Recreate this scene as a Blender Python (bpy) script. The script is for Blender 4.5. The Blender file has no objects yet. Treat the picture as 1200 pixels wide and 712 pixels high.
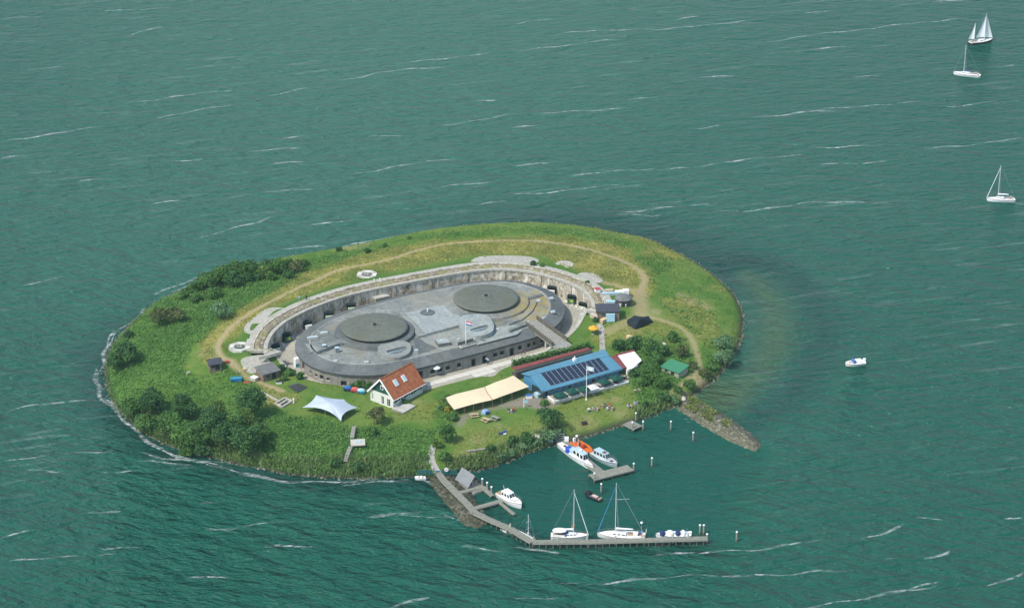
import bpy, bmesh, math, random
import numpy as np
from mathutils import Vector, Matrix

# ------------------------------------------------------------------ camera, sky, sun, exposure
SC = bpy.context.scene
COL = SC.collection
R = math.radians
random.seed(7); RNG = np.random.default_rng(11)
CAM_H, FPX, DEP = 246.0, 2599.0, R(24.2)
CAM_Y = -600.0 * math.cos(DEP)
cam = bpy.data.cameras.new('camera'); cam_o = bpy.data.objects.new('camera', cam); COL.objects.link(cam_o)
cam_o.location = (0, CAM_Y, CAM_H); cam_o.rotation_euler = (R(90) - DEP, 0, 0)
cam.sensor_width = 36; cam.lens = 36 * FPX / 1200; cam.clip_start = 1; cam.clip_end = 20000
SC.camera = cam_o
SUN_AZ, SUN_EL = (-0.76, -0.65), R(52)
w = bpy.data.worlds.new('World'); SC.world = w; w.use_nodes = True
nt = w.node_tree; nt.nodes.clear()
sky = nt.nodes.new('ShaderNodeTexSky'); sky.sky_type = 'NISHITA'; sky.sun_disc = False
sky.sun_elevation = SUN_EL; sky.sun_rotation = math.atan2(SUN_AZ[0], SUN_AZ[1]) % (2 * math.pi)
sky.air_density = 1.0; sky.dust_density = 1.2; sky.ozone_density = 1.0
bg = nt.nodes.new('ShaderNodeBackground'); bg.inputs[1].default_value = 0.135
wo = nt.nodes.new('ShaderNodeOutputWorld')
nt.links.new(sky.outputs[0], bg.inputs[0]); nt.links.new(bg.outputs[0], wo.inputs[0])
sl = bpy.data.lights.new('sun', 'SUN'); sl.energy = 2.45; sl.angle = R(1.5); sl.color = (1.0, 0.95, 0.86)
so = bpy.data.objects.new('sun', sl); COL.objects.link(so)
ld = Vector((SUN_AZ[0] * math.cos(SUN_EL), SUN_AZ[1] * math.cos(SUN_EL), math.sin(SUN_EL)))
so.rotation_euler = ld.to_track_quat('Z', 'Y').to_euler(); so.location = (-300, -200, 400)
SC.view_settings.view_transform = 'Standard'; SC.view_settings.look = 'None'
SC.view_settings.exposure = 0.8; SC.view_settings.gamma = 1.0
SC.cycles.max_bounces = 6; SC.cycles.transparent_max_bounces = 12

# ------------------------------------------------------------------ survey: photo point -> place on the island
cD, sD = math.cos(DEP), math.sin(DEP)
def P(px, py, z=0.0):
    u = (px - 600) / FPX; v = (356 - py) / FPX
    d = (u, cD + v * sD, -sD + v * cD)
    t = (z - CAM_H) / d[2]
    return Vector((d[0] * t, CAM_Y + d[1] * t, z))
def PP(pts, z=0.0): return [P(a, b, z) for a, b in pts]
def pix(x, y, z):
    dy = y - CAM_Y; dz = z - CAM_H
    f = dy * cD - dz * sD; v = dy * sD + dz * cD
    return 600 + FPX * x / f, 356 - FPX * v / f
def on_plane(px, py, p0, n):
    u = (px - 600) / FPX; v = (356 - py) / FPX
    d = Vector((u, cD + v * sD, -sD + v * cD)); o = Vector((0, CAM_Y, CAM_H))
    t = (Vector(p0) - o).dot(n) / d.dot(n)
    return o + d * t
def chaikin(pts, n=2, closed=True):
    p = [Vector(q) for q in pts]
    for _ in range(n):
        q = []
        m = len(p)
        for i in range(m if closed else m - 1):
            a, b = p[i], p[(i + 1) % m]
            q += [a * .75 + b * .25, a * .25 + b * .75]
        if not closed: q = [p[0]] + q + [p[-1]]
        p = q
    return p
def resample(pts, step, closed=True):
    p = list(pts) + ([pts[0]] if closed else [])
    L = [0]
    for a, b in zip(p, p[1:]): L.append(L[-1] + (b - a).length)
    n = max(3, int(round(L[-1] / step)))
    out = []; j = 0
    for i in range(n if closed else n + 1):
        s = L[-1] * i / n
        while j < len(L) - 2 and L[j + 1] < s: j += 1
        t = (s - L[j]) / max(1e-9, L[j + 1] - L[j])
        out.append(p[j].lerp(p[j + 1], min(1, t)))
    return out
def in_poly(x, y, poly):
    x = np.asarray(x, float); y = np.asarray(y, float); ins = np.zeros(x.shape, bool)
    n = len(poly)
    for i in range(n):
        x1, y1 = poly[i][0], poly[i][1]; x2, y2 = poly[(i + 1) % n][0], poly[(i + 1) % n][1]
        if y1 == y2: continue
        c = ((y1 > y) != (y2 > y)) & (x < (x2 - x1) * (y - y1) / (y2 - y1) + x1)
        ins ^= c
    return ins
def dist_line(x, y, pts, closed=False):
    x = np.asarray(x, float); y = np.asarray(y, float); D = np.full(x.shape, 1e9)
    n = len(pts)
    for i in range(n if closed else n - 1):
        ax, ay = pts[i][0], pts[i][1]; bx, by = pts[(i + 1) % n][0], pts[(i + 1) % n][1]
        dx, dy = bx - ax, by - ay; l2 = dx * dx + dy * dy + 1e-12
        t = np.clip(((x - ax) * dx + (y - ay) * dy) / l2, 0, 1)
        D = np.minimum(D, np.hypot(x - ax - t * dx, y - ay - t * dy))
    return D
def sdist(x, y, poly):
    d = dist_line(x, y, poly, True)
    return np.where(in_poly(x, y, poly), d, -d)
def sstep(a, b, x):
    t = np.clip((x - a) / (b - a), 0, 1); return t * t * (3 - 2 * t)

SHORE_PX = [(124,437),(125,422),(130,410),(144,390),(172,363),(195,348),(235,333),(262,320),(312,307),(350,300),(397,292),(431,285),
 (461,279),(500,271),(550,265),(600,262),(640,262),(690,267),(740,277),(759,280),(789,294),(818,310),(842,328),(858,343),(868,361),
 (871,376),(868,397),(862,413),(846,435),(828,452),(812,462),(804,468),(795,478),(785,477),(774,482),(752,491),(731,497),(700,508),(677,513),
 (656,518),(630,527),(618,530),(598,539),(574,548),(553,551),(531,554),(515,562),(497,559),(485,558),(438,560),(389,559),(340,556),(308,548),
 (267,541),(234,531),(205,524),(172,510),(155,493),(138,479),(128,462)]
SHORE = resample(chaikin(PP(SHORE_PX), 2), 2.0)
FORT_PX = [(345,405),(347,415),(357,425.5),(372,433),(392,438),(414,440),(438,440),(458,438),(482,433.6),(530,422),(562,413.5),(600,403),(628,395.3),
 (640,389.5),(650,383.5),(658,376),(662.5,366),(660.5,356),(656,348.5),(647,341.5),(628,334),(608,329.5),(584,328),(550,330.5),(530,333.5),(500,340),(471.6,345.5),(431,356),(397,366.5),
 (375.5,376),(358.7,386),(348.5,395)]
ROOF_Z, FLOOR_Z = 5.6, 2.05
FORT = resample(chaikin(PP(FORT_PX, ROOF_Z), 2), 1.5)
LIP_PX = [(313,414),(311.5,403),(319,390),(332,378),(348,369),(364,361),(402,347),(444,337.3),(482,330),(530,321),(567,315.5),(601,315.5),(628,319.6),(652,326),
 (677,335.6),(690,345.7),(695.5,356),(695,364)]
FRONT_PX = [(690,374),(680,387),(668,400),(652,411),(640,416),(602,427.5),(587,432),(579,442),(562,440),(530,448.5),(494,458),(470,461),(440,457),(414,453),
 (392,450.5),(372,447.5),(355,443),(343,437),(328,430),(316,424)]
LIPW = PP(LIP_PX, 7.0)
DITCH = resample(chaikin(LIPW + PP(FRONT_PX, 2.2), 2), 1.5)
FC = Vector((sum(p.x for p in FORT) / len(FORT), sum(p.y for p in FORT) / len(FORT), 0))
A_CTRL = [(318,440,2.4),(303,432,3.6),(300,414,6.3),(300,392,7),(340,362,7),(430,328,7),(560,304,7),(650,312,7),(692,340,7),(700,362,6.3),(697,380,4.8),
 (684,393,4.4),(668,408,4.2),(640,420,2.7),(600,434,2.3),(520,452,2.3),(440,462,2.3),(350,445,2.3)]
_an = sorted((math.atan2(P(a, b, z).y - FC.y, P(a, b, z).x - FC.x), z) for a, b, z in A_CTRL)
_ax = np.array([a for a, _ in _an]); _az = np.array([z for _, z in _an])
def A_of(x, y):
    th = np.arctan2(np.asarray(y, float) - FC.y, np.asarray(x, float) - FC.x)
    return np.interp(th, _ax, _az, period=2 * math.pi)
RING = 5.6
def height(x, y, ditch=True):
    x = np.atleast_1d(np.asarray(x, float)); y = np.atleast_1d(np.asarray(y, float))
    dS = sdist(x, y, SHORE); dW = -sdist(x, y, DITCH); A = A_of(x, y); wv = np.clip((A - 2.4) / 4.6, 0, 1)
    dp = np.maximum(dS, 0); dw2 = np.maximum(dW - RING * wv, 0); t = dp / (dp + dw2 + 1e-6)
    f = wv * t ** 0.75 + (1 - wv) * (1 - np.exp(-dp / 3.5))
    h = 0.55 + (A - 0.55) * f
    h = h + 0.12 * np.sin(x * .31 + 1.3) * np.sin(y * .27) * np.clip(dp / 6, 0, 1) * np.clip(dW / 6, 0, 1)
    h = np.minimum(h, 0.15 + dS * 0.7); h = np.maximum(h, -3)
    if ditch:
        d0 = 0.35 + 4.7 * sstep(.72, .92, wv); k = sstep(0, 1.4, d0 - dW)
        h = h * (1 - k) + 1.4 * k
    return h
def G(px, py):                       # a point on the ground
    z = 1.5
    for _ in range(14):
        p = P(px, py, z); z = 0.5 * z + 0.5 * float(height(p.x, p.y, False)[0])
    return P(px, py, z)
def mpp(p): return (Vector(p) - Vector((0, CAM_Y, CAM_H))).dot(Vector((0, cD, -sD))) / FPX   # metres per photo pixel there

# ------------------------------------------------------------------ object helpers
def tag(o, label=None, cat=None, group=None, kind=None):
    if label: o['label'] = label
    if cat: o['category'] = cat
    if group: o['group'] = group
    if kind: o['kind'] = kind
    return o
def thing(name, loc, label, cat, group=None, rz=0.0):
    o = bpy.data.objects.new(name, None); COL.objects.link(o); o.location = loc; o.rotation_euler.z = rz
    o.empty_display_size = .3
    return tag(o, label, cat, group)
def link(name, me, mat, parent=None):
    if mat is not None and not me.materials: me.materials.append(mat)
    o = bpy.data.objects.new(name, me); COL.objects.link(o)
    if parent is not None: o.parent = parent
    return o
def np_mesh(name, V, F, tint=None, smooth=False):
    me = bpy.data.meshes.new(name); V = np.asarray(V, np.float32); F = np.asarray(F, np.int32); k = F.shape[1]
    me.vertices.add(len(V)); me.vertices.foreach_set('co', V.ravel())
    me.loops.add(F.size); me.loops.foreach_set('vertex_index', F.ravel())
    me.polygons.add(len(F)); me.polygons.foreach_set('loop_start', np.arange(0, F.size, k, dtype=np.int32))
    me.polygons.foreach_set('loop_total', np.full(len(F), k, np.int32))
    if smooth: me.polygons.foreach_set('use_smooth', np.ones(len(F), bool))
    me.update(calc_edges=True)
    if tint is not None: add_attr(me, 'tint', tint)
    return me
def add_attr(me, name, val):
    a = me.attributes.new(name, 'FLOAT', 'POINT'); a.data.foreach_set('value', np.asarray(val, np.float32))
class MB:
    def __init__(self, off=(0, 0, 0)): self.v = []; self.f = []; self.off = Vector(off)
    def add(self, vs, fs):
        n = len(self.v); self.v += [Vector(v) - self.off for v in vs]; self.f += [tuple(i + n for i in f) for f in fs]; return self
    def box(self, c, s, rz=0, tilt=None):
        c = Vector(c); M = Matrix.Rotation(rz, 3, 'Z')
        if tilt: M = M @ Matrix.Rotation(tilt[0], 3, tilt[1])
        vs = [c + M @ Vector((sx * s[0] / 2, sy * s[1] / 2, sz * s[2] / 2)) for sz in (-1, 1) for sy in (-1, 1) for sx in (-1, 1)]
        return self.add(vs, [(0, 2, 3, 1), (4, 5, 7, 6), (0, 1, 5, 4), (2, 6, 7, 3), (0, 4, 6, 2), (1, 3, 7, 5)])
    def prism(self, poly, z0, z1, cap=True, bottom=True):
        n = len(poly); a = sum(poly[i][0] * poly[(i + 1) % n][1] - poly[(i + 1) % n][0] * poly[i][1] for i in range(n))
        poly = list(poly) if a > 0 else list(poly)[::-1]
        z0f = z0 if callable(z0) else (lambda p: z0); z1f = z1 if callable(z1) else (lambda p: z1)
        vs = [(p[0], p[1], z0f(p)) for p in poly] + [(p[0], p[1], z1f(p)) for p in poly]
        fs = [(i, (i + 1) % n, n + (i + 1) % n, n + i) for i in range(n)]
        if cap: fs.append(tuple(range(n, 2 * n)))
        if bottom: fs.append(tuple(range(n - 1, -1, -1)))
        return self.add(vs, fs)
    def tube(self, a, b, r, r2=None, n=6):
        a = Vector(a); b = Vector(b); d = (b - a).normalized(); r2 = r if r2 is None else r2
        u = d.orthogonal().normalized(); v = d.cross(u)
        vs = [a + (u * math.cos(2 * math.pi * i / n) + v * math.sin(2 * math.pi * i / n)) * r for i in range(n)]
        vs += [b + (u * math.cos(2 * math.pi * i / n) + v * math.sin(2 * math.pi * i / n)) * r2 for i in range(n)]
        fs = [(i, (i + 1) % n, n + (i + 1) % n, n + i) for i in range(n)] + [tuple(range(n - 1, -1, -1)), tuple(range(n, 2 * n))]
        return self.add(vs, fs)
    def lathe(self, c, prof, n=24, sx=1, sy=1, rz=0):
        c = Vector(c); vs = []; fs = []
        for r, z in prof:
            for i in range(n):
                t = 2 * math.pi * i / n; p = Matrix.Rotation(rz, 3, 'Z') @ Vector((r * sx * math.cos(t), r * sy * math.sin(t), z))
                vs.append(c + p)
        m = len(prof)
        for j in range(m - 1):
            for i in range(n):
                fs.append((j * n + i, j * n + (i + 1) % n, (j + 1) * n + (i + 1) % n, (j + 1) * n + i))
        fs.append(tuple(range(n - 1, -1, -1))); fs.append(tuple(range((m - 1) * n, m * n)))
        return self.add(vs, fs)
    def slab(self, top, th):           # a sheet with thickness from a list of 3-D points
        n = len(top); top = [Vector(p) for p in top]
        a = sum(top[i].x * top[(i + 1) % n].y - top[(i + 1) % n].x * top[i].y for i in range(n))
        if a < 0: top = top[::-1]
        vs = top + [p - Vector((0, 0, th)) for p in top]
        return self.add(vs, [tuple(range(n)), tuple(range(2 * n - 1, n - 1, -1))] + [(n + i, n + (i + 1) % n, (i + 1) % n, i) for i in range(n)])
    def strip(self, A, B, closed=False):
        n = len(A); vs = list(A) + list(B); m = n if closed else n - 1
        return self.add(vs, [(i, (i + 1) % n, n + (i + 1) % n, n + i) for i in range(m)])
    def build(self, name, mat, parent=None, smooth=False):
        me = bpy.data.meshes.new(name); me.from_pydata([tuple(v) for v in self.v], [], self.f)
        if smooth: me.polygons.foreach_set('use_smooth', [True] * len(me.polygons))
        me.update()
        return link(name, me, mat, parent)
def kids(o): return [c for c in bpy.data.objects if c.parent == o]
def clone(root, loc, rz=None, label=None):
    r = root.copy(); COL.objects.link(r); r.location = loc
    if rz is not None: r.rotation_euler.z = rz
    if label: r['label'] = label
    for c in root.children:
        d = c.copy(); COL.objects.link(d); d.parent = r
        for g in c.children:
            e = g.copy(); COL.objects.link(e); e.parent = d
    return r

# ------------------------------------------------------------------ materials
def lin(h):
    h = h.lstrip('#'); c = [int(h[i:i + 2], 16) / 255 for i in (0, 2, 4)]
    return tuple(x / 12.92 if x <= .04045 else ((x + .055) / 1.055) ** 2.4 for x in c)
class N:
    def __init__(self, name):
        self.m = bpy.data.materials.new(name); self.m.use_nodes = True; self.t = self.m.node_tree; self.t.nodes.clear()
        self.out = self.t.nodes.new('ShaderNodeOutputMaterial'); self.b = self.t.nodes.new('ShaderNodeBsdfPrincipled')
        self.t.links.new(self.b.outputs[0], self.out.inputs[0]); self.co = self.t.nodes.new('ShaderNodeTexCoord')
    def n(self, t, **k):
        x = self.t.nodes.new(t)
        for a, b in k.items(): setattr(x, a, b)
        return x
    def l(self, a, b): self.t.links.new(a, b)
    def noise(self, scale, detail=3, rough=.55, vec=None, dist=0):
        x = self.n('ShaderNodeTexNoise'); x.inputs['Scale'].default_value = scale; x.inputs['Detail'].default_value = detail
        x.inputs['Roughness'].default_value = rough; x.inputs['Distortion'].default_value = dist
        self.l(vec if vec is not None else self.co.outputs['Object'], x.inputs['Vector']); return x.outputs[0]
    def mapping(self, scale=(1, 1, 1), rz=0, loc=(0, 0, 0)):
        y = self.n('ShaderNodeMapping'); y.inputs['Rotation'].default_value = (0, 0, rz); self.l(self.co.outputs['Object'], y.inputs[0])
        x = self.n('ShaderNodeMapping'); x.inputs['Scale'].default_value = scale
        x.inputs['Location'].default_value = loc; self.l(y.outputs[0], x.inputs[0]); return x.outputs[0]
    def ramp(self, v, stops, interp='LINEAR'):
        x = self.n('ShaderNodeValToRGB'); x.color_ramp.interpolation = interp; e = x.color_ramp.elements
        while len(e) < len(stops): e.new(.5)
        for i, (p, c) in enumerate(stops):
            e[i].position = p; e[i].color = (*c, 1) if not isinstance(c, (int, float)) else (c, c, c, 1)
        self.l(v, x.inputs[0]); return x.outputs[0]
    def mix(self, f, a, b, mode='MIX'):
        x = self.n('ShaderNodeMix', data_type='RGBA', blend_type=mode)
        for s, i in ((f, 0), (a, 6), (b, 7)):
            if isinstance(s, (int, float)): x.inputs[i].default_value = s if i == 0 else (s, s, s, 1)
            elif isinstance(s, tuple): x.inputs[i].default_value = (*s, 1)
            else: self.l(s, x.inputs[i])
        return x.outputs[2]
    def math(self, op, a, b=0.0, clamp=False):
        x = self.n('ShaderNodeMath', operation=op, use_clamp=clamp)
        for i, s in enumerate((a, b)):
            if isinstance(s, (int, float)): x.inputs[i].default_value = s
            else: self.l(s, x.inputs[i])
        return x.outputs[0]
    def attr(self, name):
        x = self.n('ShaderNodeAttribute', attribute_name=name); return x.outputs['Fac']
    def bump(self, h, strength=.4, dist=.1):
        x = self.n('ShaderNodeBump'); x.inputs['Strength'].default_value = strength; x.inputs['Distance'].default_value = dist
        self.l(h, x.inputs['Height']); self.l(x.outputs[0], self.b.inputs['Normal'])
    def done(self, col, rough=.8, spec=.3, metal=0):
        if isinstance(col, tuple): self.b.inputs['Base Color'].default_value = (*col, 1)
        else: self.l(col, self.b.inputs['Base Color'])
        self.b.inputs['Roughness'].default_value = rough; self.b.inputs['Specular IOR Level'].default_value = spec
        self.b.inputs['Metallic'].default_value = metal; return self.m
_MC = {}
def M(name, c, rough=.7, var=.18, scale=1.2, spec=.3, metal=0, bump=0.0):
    """plain procedural paint/wood/cloth: colour c with worn variation"""
    if name in _MC: return _MC[name]
    c = lin(c) if isinstance(c, str) else c
    k = N(name); f = k.noise(scale, 4, .6)
    d = tuple(x * (1 - var) for x in c); e = tuple(min(1, x * (1 + var * .6)) for x in c)
    col = k.ramp(f, [(.3, d), (.7, e)])
    if bump: k.bump(k.noise(scale * 6, 2), bump, .05)
    _MC[name] = k.done(col, rough, spec, metal); return _MC[name]
def leafmat(name, dark, light, scale=.35):
    k = N(name); t = k.attr('tint'); n1 = k.noise(scale, 3, .6)
    f = k.math('ADD', k.math('MULTIPLY', t, .6), k.math('MULTIPLY', n1, .55))
    col = k.ramp(f, [(.25, dark), (.85, light)])
    k.done(col, .6, .25)
    tr = k.n('ShaderNodeBsdfTranslucent'); k.l(col, tr.inputs[0]); mx = k.n('ShaderNodeMixShader'); mx.inputs[0].default_value = .4
    k.l(k.b.outputs[0], mx.inputs[1]); k.l(tr.outputs[0], mx.inputs[2]); k.l(mx.outputs[0], k.out.inputs[0])
    return k.m
WHITE = M('white_paint', (.78, .78, .76), .45, .06, .8); GREYW = M('weathered_wood', (.27, .26, .22), .85, .35, 2.5, bump=.3)
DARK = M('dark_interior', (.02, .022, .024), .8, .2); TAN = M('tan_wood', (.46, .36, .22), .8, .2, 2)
CONC = M('pale_concrete', (.42, .41, .36), .9, .25, .35, bump=.2); STEEL = M('galvanised_steel', (.4, .42, .43), .45, .15, metal=.4)
GLASS = M('dark_glass', (.03, .045, .05), .12, .2, spec=.6); NAVY = M('navy_canvas', (.02, .035, .11), .8, .2)
RED = M('red_plastic', (.45, .05, .04), .5, .15); BLUE = M('blue_plastic', (.03, .14, .4), .5, .15); TEAL = M('teal_canvas', (.04, .24, .36), .6, .2)
ORANGE = M('orange_rubber', (.62, .14, .02), .5, .12); PALEBLUE = M('pale_blue_paint', (.38, .52, .58), .5, .12); CREAM = M('cream_gelcoat', (.7, .67, .55), .35, .05)
GREYB = M('grey_blue_paint', (.38, .45, .47), .45, .1); BLACK = M('black_canvas', (.012, .02, .025), .85, .3); YELLOW = M('yellow_canvas', (.66, .33, .03), .8, .12)
GREENC = M('green_canvas', (.006, .06, .042), .85, .2); SKIN = M('skin', (.45, .27, .19), .6, .08); HAIR = M('brown_hair', (.06, .04, .025), .7, .2)
# ------------------------------------------------------------------ water
def axis(a, b, fine, lo, hi, g=1.25):
    xs = list(np.arange(a, b + fine, fine)); s = fine
    while xs[-1] < hi: s *= g; xs.append(xs[-1] + s)
    s = fine
    while xs[0] > lo: s *= g; xs.insert(0, xs[0] - s)
    return np.array(xs)
def grid(xs, ys):
    X, Y = np.meshgrid(xs, ys); nx, ny = len(xs), len(ys)
    i = np.arange(nx * ny).reshape(ny, nx)
    F = np.stack([i[:-1, :-1], i[:-1, 1:], i[1:, 1:], i[1:, :-1]], -1).reshape(-1, 4)
    return X.ravel(), Y.ravel(), F
def wob(x, y, s=1.0, seed=0):
    r = np.random.default_rng(seed); o = 0
    for k in range(7):
        a = r.uniform(0, 6.28); f = s * (0.5 + 1.9 * k / 6) * r.uniform(.8, 1.2)
        o = o + np.sin((x * math.cos(a) + y * math.sin(a)) * f + r.uniform(0, 6.28)) / (1 + .5 * k)
    return o / 3.2
X, Y, F = grid(axis(-190, 190, 2.0, -6000, 6000), axis(-200, 330, 2.0, -1200, 9000))
wdS = -sdist(X, Y, SHORE)
SHOAL = PP([(840,436),(866,420),(874,395),(874,350),(862,320),(880,316),(905,328),(925,352),(934,380),(930,410),(914,436),(890,462),(862,482),(838,478),(808,462)])
sdo = sdist(X, Y, SHOAL); sh = np.clip(sdo / 6 + .35, 0, 1) * (.45 + .55 * sstep(2, 9, wdS)) * (0.9 + .15 * wob(X, Y, .2, 3)); ringd = np.clip(1 - np.abs(sdo + 7) / 8, 0, 1) * (wdS > 3)
LEE = PP([(600,262),(690,262),(790,280),(860,325),(880,380),(850,330),(780,290),(700,268)])
lee_and_shade = np.clip(1 - wdS / 26, 0, 1) * sstep(-40, 30, X + .2 * (Y - 20)) * sstep(-20, 40, Y)  # lee water behind the island; the painted shore shade joins it in the attribute
SHORE_SHADE_RIM = np.clip(1.25 - wdS / 9, 0, 1) * sstep(25, -5, X) * sstep(10, -25, Y) + .8 * ringd  # near left shore: tree shade and reflection painted dark; also the darker shoal rim
HARB = PP([(510,560),(575,548),(650,520),(740,497),(790,480),(830,500),(890,525),(840,640),(630,636),(565,606)])
calm = np.clip(sdist(X, Y, HARB) / 8 + .6, 0, 1)
wm = np_mesh('water', np.stack([X, Y, np.zeros_like(X)], 1), F, smooth=True)
SAND = np.clip(1 - np.hypot((X - P(838,462).x) / 10, (Y - P(838,462).y) / 17), 0, 1)
for nme, v in (('shoal', np.clip(sh, 0, 1)), ('silt', np.clip(np.exp(-(((X - P(430,90).x) / 130) ** 2 + ((Y - P(430,90).y) / 260) ** 2)) + .12 * wob(X, Y, .02, 51), 0, 1)), ('sand', np.clip(SAND * (wdS > -1), 0, 1)), ('lee_and_shade', np.clip(lee_and_shade + SHORE_SHADE_RIM * .8, 0, 1)), ('calm', calm)): add_attr(wm, nme, v)
k = N('lake_water')
n1 = k.noise(.006, 4, .6, dist=.6); n2 = k.noise(.03, 3, .6, k.mapping((1, 2.2, 1), R(-16)))
deep = k.mix(n1, (.003, .064, .043), (.010, .100, .067)); deep = k.mix(k.math('MULTIPLY', n2, .35), deep, (.0065, .056, .041))
deep = k.mix(k.math('MULTIPLY', k.attr('silt'), .7), deep, (.028, .120, .080))
deep = k.mix(k.math('MULTIPLY', k.attr('lee_and_shade'), .72), deep, (.003, .026, .026))  # dark lee water, shoal rim and the tree shade painted into the colour
col = k.mix(k.math('MULTIPLY', k.attr('shoal'), k.ramp(n2, [(.3, .75), (.6, .95)])), deep, (.046, .098, .046)); col = k.mix(k.math('MULTIPLY', k.attr('sand'), .7), col, (.075, .115, .052))
col = k.mix(k.math('MULTIPLY', k.attr('calm'), .5), col, (.006, .050, .037))
mp = k.mapping((.10, .85, 1), R(-17)); s1 = k.noise(.42, 5, .62, mp, .5)
gate = k.noise(.012, 3, .55, k.mapping((.5, 1, 1), R(-17), (40, 9, 0)))
streak = k.math('MULTIPLY', k.ramp(s1, [(.57, 0.0), (.70, 1.0)]), k.ramp(gate, [(.42, 0.0), (.62, 1.0)]))
streak = k.math('MULTIPLY', streak, k.math('SUBTRACT', 1.0, k.attr('calm'), True)); streak = k.math('MULTIPLY', streak, .16)
col = k.mix(streak, col, (.55, .62, .58))
w1 = k.noise(1.0, 4, .6, k.mapping((.12, .34, 1), R(22), (3, 1, 0)), .4); w2 = k.noise(1.0, 3, .6, k.mapping((.15, .40, 1), R(-12), (7, 2, 0)), .3); w3 = k.noise(1.0, 2, .5, k.mapping((.04, .12, 1), R(10)), .3)
wvv = k.math('ADD', k.math('ADD', w1, k.math('MULTIPLY', w2, .8)), k.math('MULTIPLY', w3, 1.2))
k.bump(k.math('MULTIPLY', wvv, k.math('SUBTRACT', 1.15, k.math('MULTIPLY', k.attr('calm'), .85))), 1.0, 2.9)
k.b.inputs['IOR'].default_value = 1.33
k.done(col, .15, .13)
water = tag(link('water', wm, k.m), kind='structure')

# foam: thin torn ribbons lying on the water
FOAM = []
def fo(sc, ox, oy, *ls):
    for s in ls: FOAM.append([(ox + a / sc, oy + b / sc) for a, b in s])
fo(2, 0, 0, [(10,328),(120,315),(240,297)], [(930,152),(1000,140),(1150,125)], [(575,358),(650,350),(720,342)], [(390,378),(475,372)], [(610,452),(735,440)], [(1020,438),(1160,428)],
   [(185,424),(250,417)], [(720,530),(840,515)], [(660,585),(770,574)], [(365,278),(460,256),(550,247)], [(300,240),(400,228),(545,211)], [(1030,292),(1120,284),(1200,268)], [(640,383),(720,378)],
   [(820,408),(960,385),(1070,372)], [(0,372),(45,366)], [(50,665),(150,650)], [(1120,480),(1190,472)], [(0,273),(45,268)], [(800,188),(900,168),(1055,155)], [(630,228),(720,205)], [(660,322),(720,316)],
   [(240,26),(410,18)], [(290,85),(385,62)], [(0,45),(90,38)], [(470,560),(640,505)], [(350,478),(430,470)], [(360,690),(450,650),(480,648)], [(60,165),(150,152)], [(860,320),(950,315)], [(1110,235),(1165,233)])
fo(2, 600, 0, [(50,270),(150,260),(280,252)], [(130,415),(230,402),(340,393)], [(340,400),(500,380),(690,360)], [(0,455),(120,447),(255,433)], [(470,495),(600,490),(740,470),(900,475)],
   [(250,497),(370,485),(480,480)], [(270,235),(340,225)], [(800,182),(860,176)], [(560,275),(700,262),(840,245),(960,240)], [(1010,250),(1080,245),(1140,237)], [(700,345),(920,340)],
   [(720,385),(880,378)], [(700,118),(790,105)], [(580,100),(760,75),(900,60),(1090,38)], [(100,80),(200,72),(340,65)], [(300,70),(450,62),(580,43)], [(0,123),(120,105),(250,93)], [(380,48),(440,38)],
   [(430,300),(490,295)], [(960,350),(1200,325)], [(0,55),(100,45)], [(980,5),(1090,0)], [(1140,157),(1180,153)], [(0,300),(60,295)], [(640,340),(710,338)], [(230,500),(330,508),(350,505)], [(0,390),(90,380)],
   [(440,182),(520,177)], [(690,32),(760,25)], [(690,260),(760,258)])
fo(2, 600, 356, [(320,590),(450,585),(540,577),(640,562),(735,550)], [(100,655),(320,645),(450,638),(550,632),(790,628)], [(0,690),(110,682)], [(640,712),(830,695),(920,670),(1000,655)],
   [(815,550),(870,530),(920,517)], [(1110,660),(1150,640),(1200,628)], [(960,595),(1025,575)], [(945,500),(1010,503)], [(1150,497),(1200,497)], [(0,570),(120,585)], [(270,644),(350,642)], [(870,596),(910,594)], [(860,690),(1000,650)])
fo(2, 0, 356, [(0,255),(60,242),(110,235),(230,225)], [(0,370),(115,348)], [(240,397),(310,392)], [(320,370),(380,372),(450,380)], [(205,490),(285,487)], [(470,470),(510,468)], [(480,525),(580,520),(680,508)],
   [(860,500),(960,492),(1100,497)], [(870,492),(930,496),(990,490)], [(240,575),(340,565)], [(20,605),(190,590)], [(620,570),(740,570)], [(910,712),(1010,690)], [(1080,570),(1180,582)], [(0,545),(70,535)],
   [(330,345),(420,365),(520,372)], [(230,588),(270,582)], [(440,640),(540,640)], [(60,390),(170,400)], [(150,350),(270,340)])
FOAM += [[(1190,236),(1196,238.5),(1204,239)], [(706,586),(718,585.5),(738,585)]]
SURF = []
def su(*ls):
    for s in ls: SURF.append([(a / 2, 356 + b / 2) for a, b in s])
su([(345,12),(285,60),(242,110),(233,140),(230,180),(240,215),(262,245),(280,270),(330,310),(400,352),(470,372),(560,395),(650,410),(760,418),(880,418),(970,412)],
   [(238,215),(270,255)], [(242,222),(262,248),(282,262)], [(228,150),(236,200)], [(450,368),(530,388)], [(560,398),(640,411),(720,417)], [(800,420),(900,419),(960,414)], [(1050,490),(1095,516)], [(240,105),(275,62)], [(330,300),(380,340)], [(400,356),(470,374)], [(990,412),(1012,428)])
SURF += [[(200,343),(235,331),(262,322),(310,308)], [(395,290),(430,284),(460,279),(505,270)], [(140,393),(172,361)], [(330,302),(380,293)]]
fv, ff, ft = [], [], []
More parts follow.
